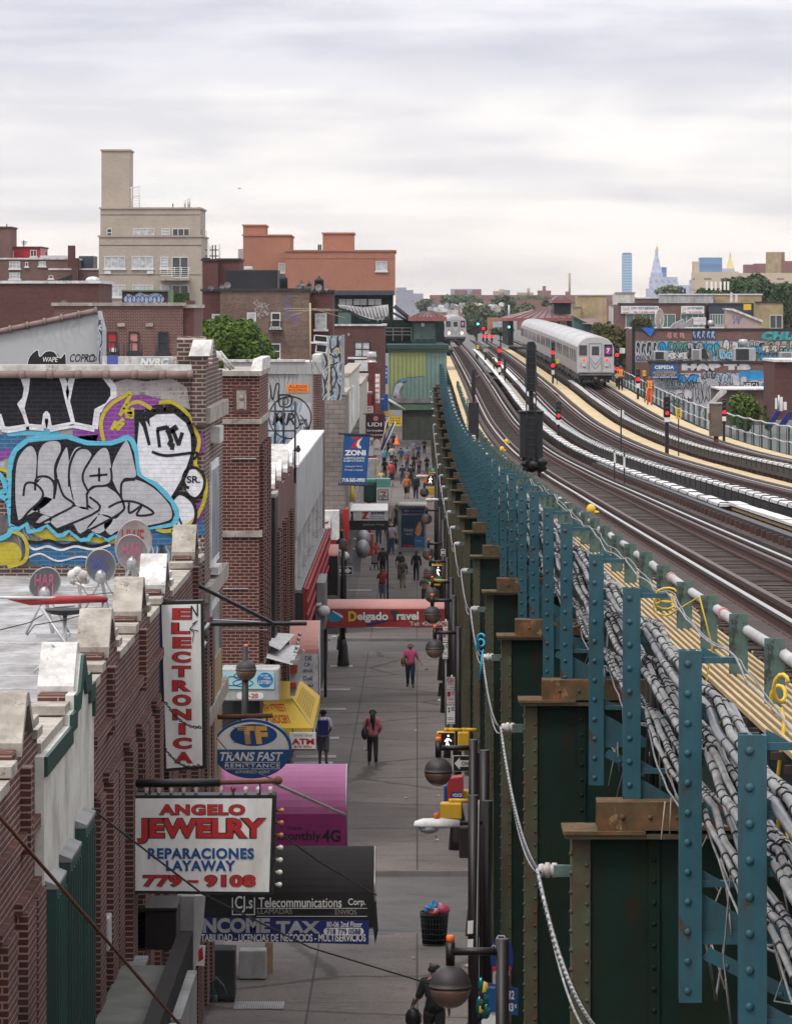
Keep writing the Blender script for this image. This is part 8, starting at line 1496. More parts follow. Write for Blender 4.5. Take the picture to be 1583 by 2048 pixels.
def tree(name,label,px,py0,py1,wpx,Y,mat,leaf=.3,n=9000,trunk=True,seed=0,lobes=None,ground=None,cat='tree',shape=1.0):
 rr=random.Random(seed+1);k=Y/F;rx=wpx*k/2;top=zpx(py0,Y);bot=zpx(py1,Y);cz=(top+bot)/2;rz=(top-bot)/2;cx=xpx(px,Y);gz=ground if ground is not None else G0(Y)-.1
 t=thing(name,label,cat,(cx,Y,gz));L_=lobes or max(7,int(10*shape));cl=[]
 for i in range(L_*3):
  a=rr.uniform(0,2*math.pi);b=math.acos(rr.uniform(-1,1));q=rr.uniform(.45,.95);cl.append((cx+rx*q*math.sin(b)*math.cos(a),Y+rx*.8*q*math.sin(b)*math.sin(a),cz+rz*q*math.cos(b),rr.uniform(.22,.42)))
 mb=MB()
 for i in range(n):
  c=cl[i%len(cl)];d=Vector((rr.gauss(0,1),rr.gauss(0,1),rr.gauss(0,1)));d=d.normalized()*(rr.random()**.45)
  p=Vector((c[0]+d.x*c[3]*rx*1.1,c[1]+d.y*c[3]*rx,c[2]+d.z*c[3]*rz*1.15));s=leaf*rr.uniform(.6,1.25);nrm=(d+Vector((rr.gauss(0,.6),rr.gauss(0,.6),rr.gauss(.3,.6)))).normalized();u=nrm.orthogonal().normalized();v=nrm.cross(u);a=rr.uniform(0,6.3);u,v=u*math.cos(a)+v*math.sin(a),v*math.cos(a)-u*math.sin(a)
  mb.face([p-u*s,p-v*s*.45,p+u*s,p+v*s*.45])
 mb.build('crown',M[mat],t)
 if trunk:
  mb=MB();mb.tube([(cx,Y,gz),(cx+.1,Y,(gz+cz)/2),(cx,Y,cz)],[rx*.10,rx*.075,rx*.05],8)
  for c in cl[::3]:m=Vector((cx,Y,cz-rz*.5));mb.tube([m,m.lerp(Vector(c[:3]),.5)+Vector((0,0,rz*.08)),Vector(c[:3])],[rx*.05,rx*.03,rx*.012],5)
  mb.build('trunk',M['dark_brown'],t)
 return t
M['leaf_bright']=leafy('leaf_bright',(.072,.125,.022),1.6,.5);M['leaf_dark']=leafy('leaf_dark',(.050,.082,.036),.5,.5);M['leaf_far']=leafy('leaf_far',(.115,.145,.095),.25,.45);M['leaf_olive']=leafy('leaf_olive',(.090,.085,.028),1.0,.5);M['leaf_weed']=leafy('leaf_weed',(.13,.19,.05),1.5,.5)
tree('leafy_tree','bright green leafy tree behind the brick gable caps',452,634,745,150,235,'leaf_bright',.14,34000,seed=1);tree('leafy_tree','smaller bright green tree crown against the brown brick house',515,676,760,76,238,'leaf_bright',.13,14000,seed=2)
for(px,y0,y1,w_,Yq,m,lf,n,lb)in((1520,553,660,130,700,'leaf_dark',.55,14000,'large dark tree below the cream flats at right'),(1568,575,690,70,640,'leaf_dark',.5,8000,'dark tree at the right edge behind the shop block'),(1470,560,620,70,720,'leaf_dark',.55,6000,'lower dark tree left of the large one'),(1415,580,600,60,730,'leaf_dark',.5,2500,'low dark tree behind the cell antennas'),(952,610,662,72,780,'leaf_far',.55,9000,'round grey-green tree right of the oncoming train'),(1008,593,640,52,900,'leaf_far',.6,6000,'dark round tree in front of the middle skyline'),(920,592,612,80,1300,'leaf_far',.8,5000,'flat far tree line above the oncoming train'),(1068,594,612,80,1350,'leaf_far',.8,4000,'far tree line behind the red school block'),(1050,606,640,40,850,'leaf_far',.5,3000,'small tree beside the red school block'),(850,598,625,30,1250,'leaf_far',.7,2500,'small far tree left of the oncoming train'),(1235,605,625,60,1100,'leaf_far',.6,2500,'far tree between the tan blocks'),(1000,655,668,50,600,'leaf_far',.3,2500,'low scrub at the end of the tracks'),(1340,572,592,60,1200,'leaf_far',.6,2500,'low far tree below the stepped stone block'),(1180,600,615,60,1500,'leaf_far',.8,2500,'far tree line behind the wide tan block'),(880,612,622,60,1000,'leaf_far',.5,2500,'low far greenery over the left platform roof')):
 tree('distant_tree',lb,px,y0,y1,w_,Yq,m,lf,n,trunk=Yq<800,seed=int(px))
tree('leafy_tree','olive tree in early autumn behind the tail of the near train',1205,650,720,62,450,'leaf_olive',.26,8000,seed=31);tree('leafy_tree','small olive tree beside the dark timber pole',1243,655,740,48,440,'leaf_olive',.26,6000,seed=32);tree('leafy_tree','dark little tree in front of the insurance sign windows',1285,635,668,42,470,'leaf_olive',.24,3000,seed=33)
tree('weed_bush','pale green weed bush behind the right fence',1486,786,860,58,270,'leaf_weed',.16,6500,seed=34,cat='bush');tree('weed_bush','small pale weed at the right of the brown shed',1540,800,860,30,268,'leaf_weed',.14,1800,seed=35,cat='bush')
def lamp(px,py,dpx,label,side=1,pole_to=None,arm=.57,capy=None):
 Y=.45*F/dpx;c=P(px,py,Y);r=.225;xp=c.x+side*arm;zg=G0(Y)
 t=thing('globe_lamp',label,'street lamp',(xp,Y,zg),'globe lamps on dark posts along the pavement')
 mb=MB();n=10;mb.lathe((c.x,Y,c.z),[(r*1.04,-.012),(r*1.04,.012)]+[(r*math.cos(math.pi/2*k/n),.013+r*math.sin(math.pi/2*k/n))for k in range(n)]+[(.001,.013+r)],24);mb.build('globe_cover',M['globe_top'],t)
 mb=MB();mb.lathe((c.x,Y,c.z),[(.001,-r*1.02)]+[(r*math.cos(math.pi/2*k/n),-.013-r*math.sin(math.pi/2*k/n))for k in range(n-1,-1,-1)],24);mb.build('globe',M['globe_glass'],t)
 top=c.z+r+.26
 mb=MB();mb.tube([(c.x,Y,c.z+r),(c.x,Y,top)],.05,8);mb.tube([(c.x,Y,top-.10),(xp,Y,top-.10)],.045,8);mb.build('arm',M['dark_brown'],t)
 mb=MB();mb.lathe((c.x,Y,top),[(.045,.001),(.045,.07),(.03,.08),(.001,.082)],10);mb.build('orange_cap',M['orange'],t)
 mb=MB();mb.tube([(xp,Y,top+.04),(xp,Y,zg+1.0)],[.075,.085],10);mb.lathe((xp,Y,zg),[(.24,0),(.22,.25),(.17,.8),(.10,1.05)],10);mb.build('post',M['dark_brown'],t);return t
lamp(900,1973,82,'largest globe lamp, at the bottom beside the bus-stop signs');lamp(876,1543,55,'second largest globe lamp, below the walk signal');lamp(869,1297,37,'globe lamp beside the woman in the bright pink top');lamp(864,1230,34,'globe lamp hanging before the right end of the red canopy');lamp(864,1190,30,'globe lamp just above the red canopy');lamp(860,1146,26.5,'globe lamp under the upper walk signal');lamp(856,1108,24,'globe lamp right of the walkers in dark clothes');lamp(853,1038,20.5,'globe lamp before the bus shelter poster');lamp(848,985,18,'smallest globe lamp, beside the yellow signal far down the pavement')
lamp(492,1340,41,'globe lamp in front of the pale teal panel',-1,arm=.02);lamp(683,1088,23,'globe lamp above the one-way sign on the shop side',1,arm=.06)
def cobra(px0,px1,py,Y,label,side=1):
 a,b=P(px0,py,Y),P(px1,py,Y);L_=b.x-a.x;t=thing('road_lamp',label,'street lamp',(b.x+.5*side,Y,G0(Y)));mb=MB();n=12;pr=[(0,0),(.02,.05),(.2,.085),(.6,.09),(1,.06)]
 vs=[];
 for q,h in pr:
  for k in range(n):an=2*math.pi*k/n;vs.append((a.x+L_*q,Y+L_*.17*math.cos(an)*(1 if .1<q<.9 else .6),a.z+(max(-.3,math.sin(an))*h*L_*1.7)))
 m=len(pr);mb.add(vs,[(i*n+k,i*n+(k+1)%n,(i+1)*n+(k+1)%n,(i+1)*n+k)for i in range(m-1)for k in range(n)]+[tuple(range(n))[::-1],tuple((m-1)*n+k for k in range(n))],True);mb.build('housing',M['white_paint'],t)
 mb=MB();mb.ball((a.x+L_*.33,Y,a.z-.05*L_),L_*.23,14,1,.7,.62);mb.build('lens',M['window_pale'],t);mb=MB();mb.lathe((a.x+L_*.5,Y,a.z+.14*L_),[(.05,0),(.05,.09),(.001,.1)],10);mb.build('orange_cap',M['orange'],t)
 mb=MB();e=b.x if side>0 else a.x;mb.tube([(e-.02*side,Y,a.z+.03),(e+.45*side,Y,a.z+.04)],.035,8);mb.tube([(e+.45*side,Y,a.z+.4),(e+.45*side,Y,G0(Y))],.09,10);mb.build('post',M['dark_brown'],t)
cobra(827,919,1650,74,'large white cobra-head road lamp over the pavement at right');cobra(850,877,1000,205,'middle white cobra-head lamp above the bus shelter');cobra(831,856,953,222,'smallest white cobra-head lamp, far down the kerb')
for px,py,Y,lb in((640,1222,150,'white dome street lamp at the left end of the red canopy'),(682,1112,183,'white hooked street lamp head above the one-way sign')):
 c=P(px,py,Y);t=thing('road_lamp',lb,'street lamp',(c.x-.35,Y,c.z-.8));mb=MB();mb.ball((c.x+.12,Y,c.z),.22,12,1,.9,.85);mb.build('globe',M['cover'],t);mb=MB();mb.tube([(c.x-.38,Y,c.z-.7),(c.x-.36,Y,c.z-.05),(c.x-.2,Y,c.z+.2),(c.x+.05,Y,c.z+.22)],.06,8);mb.build('arm',M['cover'],t)
for px,Y,y0,lb in((946,72,1590,'thick dark post behind the white cobra lamp'),(968,76,1500,'dark post with a thin pale conduit beside the steel bents'),(951,93,1505,'dark post carrying the one-way arrow sign'),(893,158,1130,'dark kerb post beside the red canopy'),(886,190,1040,'dark kerb post beside the bus shelter'),(880,235,935,'dark kerb post carrying the far walk signal')):
 c=P(px,y0,Y);mb=MB();mb.tube([(c.x,Y,c.z),(c.x,Y,G0(Y))],.09,10);mb.lathe((c.x,Y,G0(Y)),[(.22,0),(.2,.3),(.13,.9),(.1,1.0)],10);tag(mb.build('kerb_post',M['dark_brown']),lb,'post','dark posts along the kerb')
cable('conduit',[P(957,1600,71.8),P(954,1800,71.9),P(950,2060,72)],.012,'pale_grey','thin pale wire running down the thick dark post','wire')
mb=MB();mb.box(XO(1.22,100),XO(1.36,100),99,99.3,G0(99),-7.2)
for px,y0,y1,lb in((941,1920,1948,'upper white handbill taped to the thick dark post'),(938,1873,1905,'lower white handbill taped to the thick dark post')):pass
for py,w_,lb in((1847,12,'upper white paper notice taped to a dark post'),(1884,10,'lower white paper notice taped to a dark post')):
 mb=MB();mb.pprism([(935,py-5),(946,py-6),(945,py+20),(934,py+21)],71.85,.012);tag(mb.build('paper_notice',M['sign_white']),lb,'notice')
def pedsignal(px0,py0,px1,py1,Y,label,face=True):
 t=thing('walk_signal',label,'walk signal',tuple(P((px0+px1)/2,py1,Y)));mb=MB();mb.pbox(px0,py0,px1,py1,Y,.25);mb.build('housing',M['yellow'],t,bevel=.03)
 if face:
  w_,h_=px1-px0,py1-py0;mb=MB();mb.pbox(px0+w_*.08,py0+h_*.05,px1-w_*.06,py1-h_*.06,Y-.015,.014);mb.build('face',M['black'],t);f=lambda u,v:(xpx(px0+w_*u,Y),zpx(py0+h_*v,Y));mb=MB();s=w_*Y/F
  mb.flat([(f(.62,.2)[0]+s*.055*math.cos(a*.63),f(.62,.2)[1]+s*.055*math.sin(a*.63))for a in range(10)],Y-.022)
  for q in(((.58,.34),(.56,.58)),((.56,.36),(.44,.5)),((.62,.36),(.78,.48)),((.56,.56),(.66,.72)),((.66,.72),(.7,.88)),((.54,.58),(.5,.74)),((.5,.74),(.42,.88))):mb.stroke([f(*p)for p in q],s*.065,Y-.022)
  mb.build('walking_figure',M['white_light'],t);mb=MB();mb.box(xpx(px0,Y)-.0,xpx(px0+w_*.24,Y),Y-.03,Y-.016,zpx(py1-1,Y),zpx(py0+4,Y));mb.build('orange_hand',M['orange'],t)
 mb=MB();mb.tube([P((px0+px1)/2,py0,Y+.12),P((px0+px1)/2,py0-8,Y+.12)],.05,6);mb.tube([P((px0+px1)/2,py0-5,Y+.12),P(px1+14,py0-4,Y+.12)],.04,6);mb.build('bracket',M['yellow'],t);return t
pedsignal(873,1464,910,1501,92,'yellow walk signal showing the white walking figure, above the second largest globe lamp');pedsignal(915,1464,938,1503,92.6,'narrow yellow signal seen from the side, beside the walking figure',False);pedsignal(880,1606,923,1640,77,'yellow signal box seen from behind, above the large cobra lamp',False)
pedsignal(862,1130,884,1154,158,'upper walk signal with a white figure behind a globe lamp');pedsignal(849,950,868,968,236,'farthest walk signal with a white figure',True);pedsignal(857,975,868,989,230,'small yellow signal box beside the smallest globe lamp',False);pedsignal(857,1165,880,1172,150,'small yellow signal above the red canopy',False)
def oneway(px0,py0,px1,py1,Y,label,left,word):
 t=thing('one_way_sign',label,'sign',tuple(P((px0+px1)/2,py1,Y)));mb=MB();mb.pbox(px0,py0,px1,py1,Y,.012);mb.build('plate',M['sign_white'],t);mb=MB();mb.pbox(px0+1.2,py0+1.2,px1-1.2,py1-1.2,Y-.008,.007);mb.build('field',M['black'],t);w_,h_=px1-px0,py1-py0
 pts=[(.08,.5),(.42,.12),(.42,.30),(1.0,.30),(1.0,.70),(.42,.70),(.42,.88)];pts=pts if left else[(1-u,v)for u,v in pts];mb=MB();pflat(mb,[(px0+w_*u*.97+.6,py0+h_*v)for u,v in pts],Y-.014);mb.build('arrow',M['sign_white'],t)
 outlined(t,word,px0+w_*(.52 if left else .08),py0+h_*.38,px0+w_*(.96 if left else .42),py0+h_*.62,Y-.012,'black',None,.02)
oneway(905,1511,938,1543,93.2,'black one-way sign pointing left beside a globe lamp',True,'ON');oneway(678,1133,705,1150,183,'black one-way sign pointing right on the shop side',False,'AY');oneway(881,1098,890,1112,165,'edge of a small black arrow sign on the kerb posts',True,'O')
def stack(px,pys,Y,label,w_=16):
 for k,(y0,y1)in enumerate(pys):
  t=thing('parking_sign',label[k],'sign',tuple(P(px,y1,Y)));mb=MB();mb.pbox(px-w_/2,y0,px+w_/2,y1,Y,.012);mb.build('plate',M['sign_white'],t);mb=MB();m='black' if k==2 else 'sign_red'
  if k==2:outlined(t,'2',px-w_*.38,y0+4,px-w_*.12,y0+13,Y-.003,'black',None,.03);mb.pbox(px-w_*.45,y1-3,px+w_*.45,y1-2,Y-.006,.004)
  elif k==0:mb.stroke([(xpx(a,Y),zpx(b,Y))for a,b in poly_oval(px-w_*.2,y0+6,w_*.24,4.5,n=14)],1.4*Y/F,Y-.006);mb.stroke([(xpx(px-w_*.35,Y),zpx(y0+3,Y)),(xpx(px-w_*.05,Y),zpx(y0+9,Y))],1.2*Y/F,Y-.006);mb.pbox(px-w_*.1,y1-4,px+w_*.45,y1-3,Y-.006,.004)
  else:mb.pbox(px-w_*.42,y0+3,px-w_*.05,y0+13,Y-.006,.004);mb.pbox(px-w_*.45,y1-4,px+w_*.45,y1-3,Y-.006,.004)
  for j in range(3):mb.pbox(px+w_*.05,y0+3+j*3,px+w_*.42,y0+4.2+j*3,Y-.006,.004)
  [mb.pbox(px-w_*.4,y1-13+j*3,px+w_*.35,y1-12.2+j*3,Y-.006,.004)for j in range(2)];mb.build('marks',M[m],t)
stack(901,((1354,1379),(1380,1409),(1411,1448)),110,('red and white no-parking sign at the top of the nearer stack','red and white bus-lane sign in the middle of the nearer stack','white two-hour sign at the bottom of the nearer stack'));stack(890,((1242,1261),(1262,1284),(1286,1318)),135,('red and white sign at the top of the farther stack by the red canopy','red and white sign in the middle of the farther stack','white two-hour sign at the bottom of the farther stack'),10)
for px,Y,y0,lb in((903,110.1,1350,'thin pole of the nearer parking sign stack'),(891,135.1,1238,'thin pole of the farther parking sign stack')):mb=MB();c=P(px,y0,Y);mb.tube([c,(c.x,Y,G0(Y))],.03,6);tag(mb.build('sign_pole',M['galv']),lb,'pole')
for px,py,Y,lb in((885,1390,Yground(1392),'dark tapered post base beside the nearer parking signs'),(683,1298,Yground(1299),'dark tapered lamp base with a white wedge at the far crossing')):
 c=P(px,py,Y);z=G0(Y);k=Y/F;t=thing('post_base',lb,'post base',(c.x,Y,z));mb=MB();w_=9*k;mb.hexa([(c.x-w_*1.15,Y-w_,z),(c.x+w_*1.15,Y-w_,z),(c.x+w_*1.15,Y+w_,z),(c.x-w_*1.15,Y+w_,z),(c.x-w_*.8,Y-w_*.8,z+27*k),(c.x+w_*.8,Y-w_*.8,z+27*k),(c.x+w_*.8,Y+w_*.8,z+27*k),(c.x-w_*.8,Y+w_*.8,z+27*k)]);mb.build('base',M['dark_brown'],t)
 if px<800:mb=MB();mb.hexa([(c.x-w_*2.9,Y-.2,z),(c.x-w_*1.2,Y-.2,z),(c.x-w_*1.2,Y+.6,z),(c.x-w_*2.9,Y+.6,z),(c.x-w_*2.2,Y-.1,z+26*k),(c.x-w_*1.2,Y-.1,z+26*k),(c.x-w_*1.2,Y+.5,z+26*k),(c.x-w_*2.2,Y+.5,z+26*k)]);mb.build('white_wedge',M['cover'],t);mb=MB();mb.tube([(c.x,Y,z+26*k),(c.x,Y,zpx(1100,Y))],.10,8);mb.build('post',M['dark_brown'],t)
t=thing('news_box','red newspaper box with a blue label by the kerb, above the yellow signal box','news box',tuple(P(912,1606,98)));mb=MB();mb.pprism([(894,1566),(900,1556),(926,1553),(926,1606),(894,1606)],98,.5);mb.build('casing',M['red'],t,bevel=.02);mb=MB();mb.pbox(902,1584,924,1597,97.98,.018);mb.build('label_plate',M['navy'],t);outlined(t,'VOICE',904,1587,923,1594,97.978,'sign_white',None,.02)
bx('news_box','blue side of a newspaper box left of the red one','news box',887,1572,893,1605,98.2,.4,'sign_blue');bx('news_box','small yellow and red newspaper box right of the red one','news box',927,1582,937,1604,98.3,.4,'yellow_bright');bx('news_box','dark box on the kerb behind the large cobra lamp','box',918,1655,936,1716,Yground(1716),.5,'dark_brown')
t=thing('street_name_sign','green street name sign below the upper walk signal','sign',tuple(P(870,1164,158)));mb=MB();mb.pbox(852,1153,882,1165,157.5,.02);mb.build('plate',plain('street_green',(.012,.20,.13),rough=.4),t)
t=thing('street_name_sign','small green street name sign far down the kerb','sign',tuple(P(863,943,236)));mb=MB();mb.pbox(858,935,870,944,235,.02);mb.build('plate',bpy.data.materials['street_green'],t);outlined(t,'78',861,937,867,942,234.998,'sign_white',None,.02)
Y=50.2
t=thing('bus_stop_sign','round blue bus-stop sign with a red rim below the steel bent','sign',tuple(P(1003,1960,Y+.4)));mb=MB();mb.pprism(poly_oval(1003,1916,23,43)[:-1],Y+.4,.015);mb.build('plate',M['navy'],t);q=MB();pflat(q,[(1003+22*math.cos(R(a)),1916-42*math.sin(R(a)))for a in range(205,336,6)]+[(1003+15*math.cos(R(a)),1922-22*math.sin(R(a)))for a in range(335,204,-6)],Y+.39);q.build('red_rim',M['sign_red'],t);outlined(t,'NO STANDING',988,1942,1018,1951,Y+.388,'sign_white',None,.02)
mb=MB();f=lambda p:(xpx(p[0],Y),zpx(p[1],Y));[mb.stroke([f(p)for p in s_],1.7*Y/F,Y+.388)for s_ in([(993,1888),(997,1881),(1009,1881),(1012,1888),(1012,1918),(993,1914),(993,1888)],[(995,1897),(1011,1898)])];[mb.stroke([f(p)for p in poly_oval(988,1904,3,4,n=10)],1.3*Y/F,Y+.388)];mb.build('bus_outline',M['sign_white'],t)
t=thing('bus_route_sign','blue bus route sign with the white numbers 32 and 33','sign',tuple(P(1000,2030,Y+.6)));mb=MB();mb.pprism([(960,1963),(1036,1977),(1035,2031),(959,2020)],Y+.6,.015);mb.build('plate',M['sign_blue'],t);outlined(t,'32',1015,1981,1028,1999,Y+.598,'sign_white',None,.03);outlined(t,'33',1014,2006,1026,2023,Y+.598,'sign_white',None,.03);outlined(t,'x',1028,2009,1033,2016,Y+.598,'sign_white',None,.03);outlined(t,'Jackson Heights',964,1972,992,1978,Y+.598,'pale_grey',None,.01)
mb=MB();mb.pprism([(962,2022),(996,2027),(996,2060),(962,2060)],Y+.62,.01);tag(mb.build('timetable',M['sign_white']),'white timetable panel under the blue bus route sign','notice')
mb=MB();rr2=random.Random(3)
for k in range(26):x,y=rr2 .uniform(956,974),rr2 .uniform(1968,2030);c=P(x,y,Y-.1);mb.c=(0 if k%3 else 1 if k%2 else 2);mb.ball(c,rr2 .uniform(.03,.06),6,.7,.7,1.6)
tag(mb.build('foil_balloon',[plain('foil_teal',(.02,.18,.20),rough=.2,metal=.6),M['black'],M['yellow_bright']]),'crumpled shiny teal balloon caught on the lamp post','balloon')
Yb=Yground(1890);c=P(868,1890,Yb);k=Yb/F;z=G0(Yb)
t=thing('litter_bin','black wire litter bin heaped with colourful rubbish','litter bin',(c.x,Yb,z));r0,r1,h=23*k,28*k,66*k;mb=MB()
for j in range(26):a=2*math.pi*j/26;mb.tube([(c.x+r0*math.cos(a),Yb+r0*math.sin(a),z+.02),(c.x+r1*math.cos(a),Yb+r1*math.sin(a),z+h)],.009,4)
for q in range(7):s_=q/6;r=r0+(r1-r0)*s_;mb.tube([(c.x+r*math.cos(2*math.pi*j/24),Yb+r*math.sin(2*math.pi*j/24),z+.02+(h-.02)*s_)for j in range(25)],.010 if 0<q<6 else .018,5,False)
mb.build('wire_basket',M['black'],t);mb=MB();mb.lathe((c.x,Yb,z),[(r0*.93,.02),(r1*.95,h*.98),(r1*1.05,h),(r1*1.02,h*.86)],22);mb.build('bin_liner',M['black_paint'],t)
for j in range(22):
 a=rr2 .uniform(0,6.3);q=rr2 .uniform(0,.85)*r1;mb=MB();mb.ball((c.x+q*math.cos(a),Yb+q*math.sin(a),z+h+rr2 .uniform(0,.1)),rr2 .uniform(.05,.11),7,rr2 .uniform(.6,1.5),1,rr2 .uniform(.6,1.3));mb.v=[tuple(w_+rr2 .uniform(-.03,.03)for w_ in p)for p in mb.v];mb.sm=[False]*len(mb.sm);tag(mb.build('rubbish',[M['p_blue'],M['sign_white'],M['pinkspray'],M['red'],M['ply'],M['cover']][j%6]),'scrap of coloured rubbish heaped on the black litter bin','rubbish','rubbish heaped on the litter bin')
mb=MB();mb.ball((c.x+.16,Yb-.1,z+h+.06),.15,10,1.1,1,.75);tag(mb.build('rubbish_bag',plain('bag_pink',(.45,.05,.12),rough=.4,var=.2)),'pink plastic bag on top of the litter bin','bag')
Yc=345;t=thing('traffic_cone','orange traffic cone far down the pavement','cone',tuple(P(793,888,Yc)));c=P(793,888,Yc);mb=MB();mb.lathe(c,[(.26,0),(.22,.06),(.18,.08),(.05,.62),(.03,.66)],12);mb.build('cone',M['orange'],t);mb=MB();mb.box(c.x-.28,c.x+.28,Yc-.28,Yc+.28,c.z-.05,c.z-.001);mb.build('foot',M['orange'],t)
def person(px,py_head,py_feet,label,shirt,pants,hair,away=True,sleeve='short',legs='long',walk=.5,arms=None,yaw=0,long_hair=0,skin=(.28,.15,.09),shoe=None,Y=None,fat=1.0,zf=None,hat=None,extra=None):
 Y=Y or Yground(py_feet);k=Y/F;H=(py_feet-py_head)*k;s=H/1.72;cx=xpx(px,Y);zg=zf if zf is not None else G0(Y)
 fw=-1.0;V=[];E=[];RR=[];REG=[]
 def v(p,r,par=None,reg=None):V.append(Vector(p));RR.append(r);i=len(V)-1;(E.append((par,i)),REG.append((par,i,reg)))if par is not None else None;return i
 pe=v((0,0,.95),.125*fat);sp=v((0,.0,1.14),.118*fat,pe,'torso');ch=v((0,.01,1.33),.125*fat,sp,'torso');nk=v((0,.005,1.475),.052,ch,'torso');hd=v((0,-.015,1.565),.078,nk,'head');h2=v((0,-.02,1.635),.088,hd,'head');v((0,-.005,1.69),.055,h2,'head');v((0,-.125,1.60),.014,h2,'head')
 for e_ in(-1,1):v((e_*.098,.0,1.615),.016,h2,'head')
 for e_ in(-1,1):
  sw=walk*e_;hp=v((e_*.088*fat,0,.90),.092*fat,pe,'pelvis');kn=v((e_*.095,-.16*sw-.02,.50),.062*(.5+.5*fat),hp,'thigh');lift=.10*max(0,-sw);an=v((e_*.10,-.22*sw+(.10 if sw<0 else 0),.085+lift),.040,kn,'calf');v((e_*.115,-.22*sw-.13+(.08 if sw<0 else 0),.035+lift*.4),.036,an,'foot')
  sh=v((e_*.175*(.6+.4*fat),.01,1.405),.060,ch,'torso');A=(arms or{}).get(e_)
  if A is None:el=(e_*.245,.03+.10*sw,1.14);wr=(e_*.255,-.03+.22*sw,.92)
  else:el,wr=A
  e1=v(el,.043,sh,'uparm');w1=v(wr,.031,e1,'forearm');d=(Vector(wr)-Vector(el)).normalized();pm=Vector(wr)+d*.065;p1=v(pm,.034,w1,'hand');sd_=d.cross(Vector((e_,0,.2))).normalized()
  for j,(o_,l_)in enumerate(((-.024,.075),(-.008,.088),(.009,.084),(.025,.066))):q=pm+sd_*o_+d*.02;m1=v(q+d*l_*.5,.0105,p1,'hand');v(q+d*l_*.92+Vector((-e_*.012,-.006,0)),.008,m1,'hand')
  th=v(pm-d*.02-sd_*.045,.012,p1,'hand');v(pm+d*.02-sd_*.06,.009,th,'hand')
 bm=bmesh.new();ly=bm.verts.layers.skin.verify();bv=[]
 for i,p in enumerate(V):q=bm.verts.new(p*s);q[ly].radius=(RR[i]*s,RR[i]*s);q[ly].use_root=i==0;bv.append(q)
 for a,b in E:bm.edges.new((bv[a],bv[b]))
 me=bpy.data.meshes.new('person');bm.to_mesh(me);bm.free();o=bpy.data.objects.new('person',me);COL.objects.link(o);m1=o.modifiers.new('skin','SKIN');m1 .use_smooth_shade=True;m2=o.modifiers.new('sub','SUBSURF');m2 .levels=m2 .render_levels=1
 dg=bpy.context.evaluated_depsgraph_get();dg.update();nm=bpy.data.meshes.new_from_object(o.evaluated_get(dg));bpy.data.objects.remove(o);bpy.data.meshes.remove(me)
 nm.name='person';nm.materials.clear();nm.materials.append(plain('skin_tone',skin,rough=.6,var=.08));o=bpy.data.objects.new('person',nm);COL.objects.link(o);tag(o,label,'person')
 cos=[q.co.copy()for q in nm.vertices];nor=[q.normal.copy()for q in nm.vertices];reg=[]
 seg=[(V[a]*s,V[b]*s,r)for a,b,r in REG]
 for c in cos:
  best=None
  for a,b,r in seg:
   ab=b-a;t_=max(0,min(1,(c-a).dot(ab)/max(1e-9,ab.dot(ab))));dd=(a+ab*t_-c).length
   if best is None or dd<best[0]:best=(dd,r)
  reg.append(best[1])
 def garment(name,test,off,mat):
  fs=[f for f in nm.polygons if all(test(reg[i],cos[i]/s)for i in f.vertices)]
  if not fs:return
  ids=sorted({i for f in fs for i in f.vertices});mp_={i:j for j,i in enumerate(ids)};g_=MB();g_.add([cos[i]+nor[i]*off*s*(1+.5*noise.noise(cos[i]*6/s))for i in ids],[tuple(mp_[i]for i in f.vertices)for f in fs],True)
  m_=mat if not isinstance(mat,tuple)else plain(name+'_cloth',mat,rough=.85,var=.18,scale=5);q=g_.build(name,m_,origin=(0,0,0));q.location=(0,0,0);q.parent=o;so_=q.modifiers.new('thick','SOLIDIFY');so_.thickness=.012*s;so_.offset=-1;return q
 tops={'torso','uparm','forearm','pelvis'}if sleeve=='long' else{'torso','uparm','pelvis'}if sleeve=='short' else{'torso','pelvis'}
 garment('shirt',lambda r,c:r in tops and c.z>.86 and not(r=='torso' and c.z>1.475)and not(r=='forearm' and False),.026,shirt)
 lo=.11 if legs=='long' else .42 if legs=='shorts' else .52
 garment('trousers' if legs=='long' else 'shorts',lambda r,c:(r in('pelvis','thigh','calf')or(r=='torso' and c.z<1.0))and lo<c.z<1.0,.018 if legs=='long' else .03,pants)
 garment('shoes',lambda r,c:r=='foot' or(r=='calf' and c.z<.10),.012,shoe or M['shoe'])
 if hat:garment('cap',lambda r,c:r=='head' and c.z>1.635,.022,hat)
 if hair:garment('hair',lambda r,c:r=='head' and(c.z>1.66 or(c.y>-.01 and c.z>1.56)),.014,hair)
 if long_hair:g_=MB();g_.tube([Vector((0,.07,1.64))*s,Vector((0,.11,1.52))*s,Vector((.0,.14,1.38))*s,Vector((-.02,.14,1.38-long_hair))*s],[.075*s,.085*s,.075*s,.02*s],10);q=g_.build('long_hair',plain('hair_long',hair or(.01,.008,.008),rough=.5),origin=(0,0,0));q.location=(0,0,0);q.parent=o
 if not away:
  g_=MB()
  for e_ in(-1,1):g_.ball(Vector((e_*.033,-.102,1.635))*s,.011*s,6)
  g_.box(-.026*s,.026*s,-.108*s,-.095*s,1.565*s,1.574*s);q=g_.build('face_features',M['black'],origin=(0,0,0));q.location=(0,0,0);q.parent=o
 o.location=(cx,Y,zg+(0 if zf is None else 0));o.rotation_euler=(0,0,(math.pi if away else 0)+yaw);o['_o']=tuple(o.location);return o,s
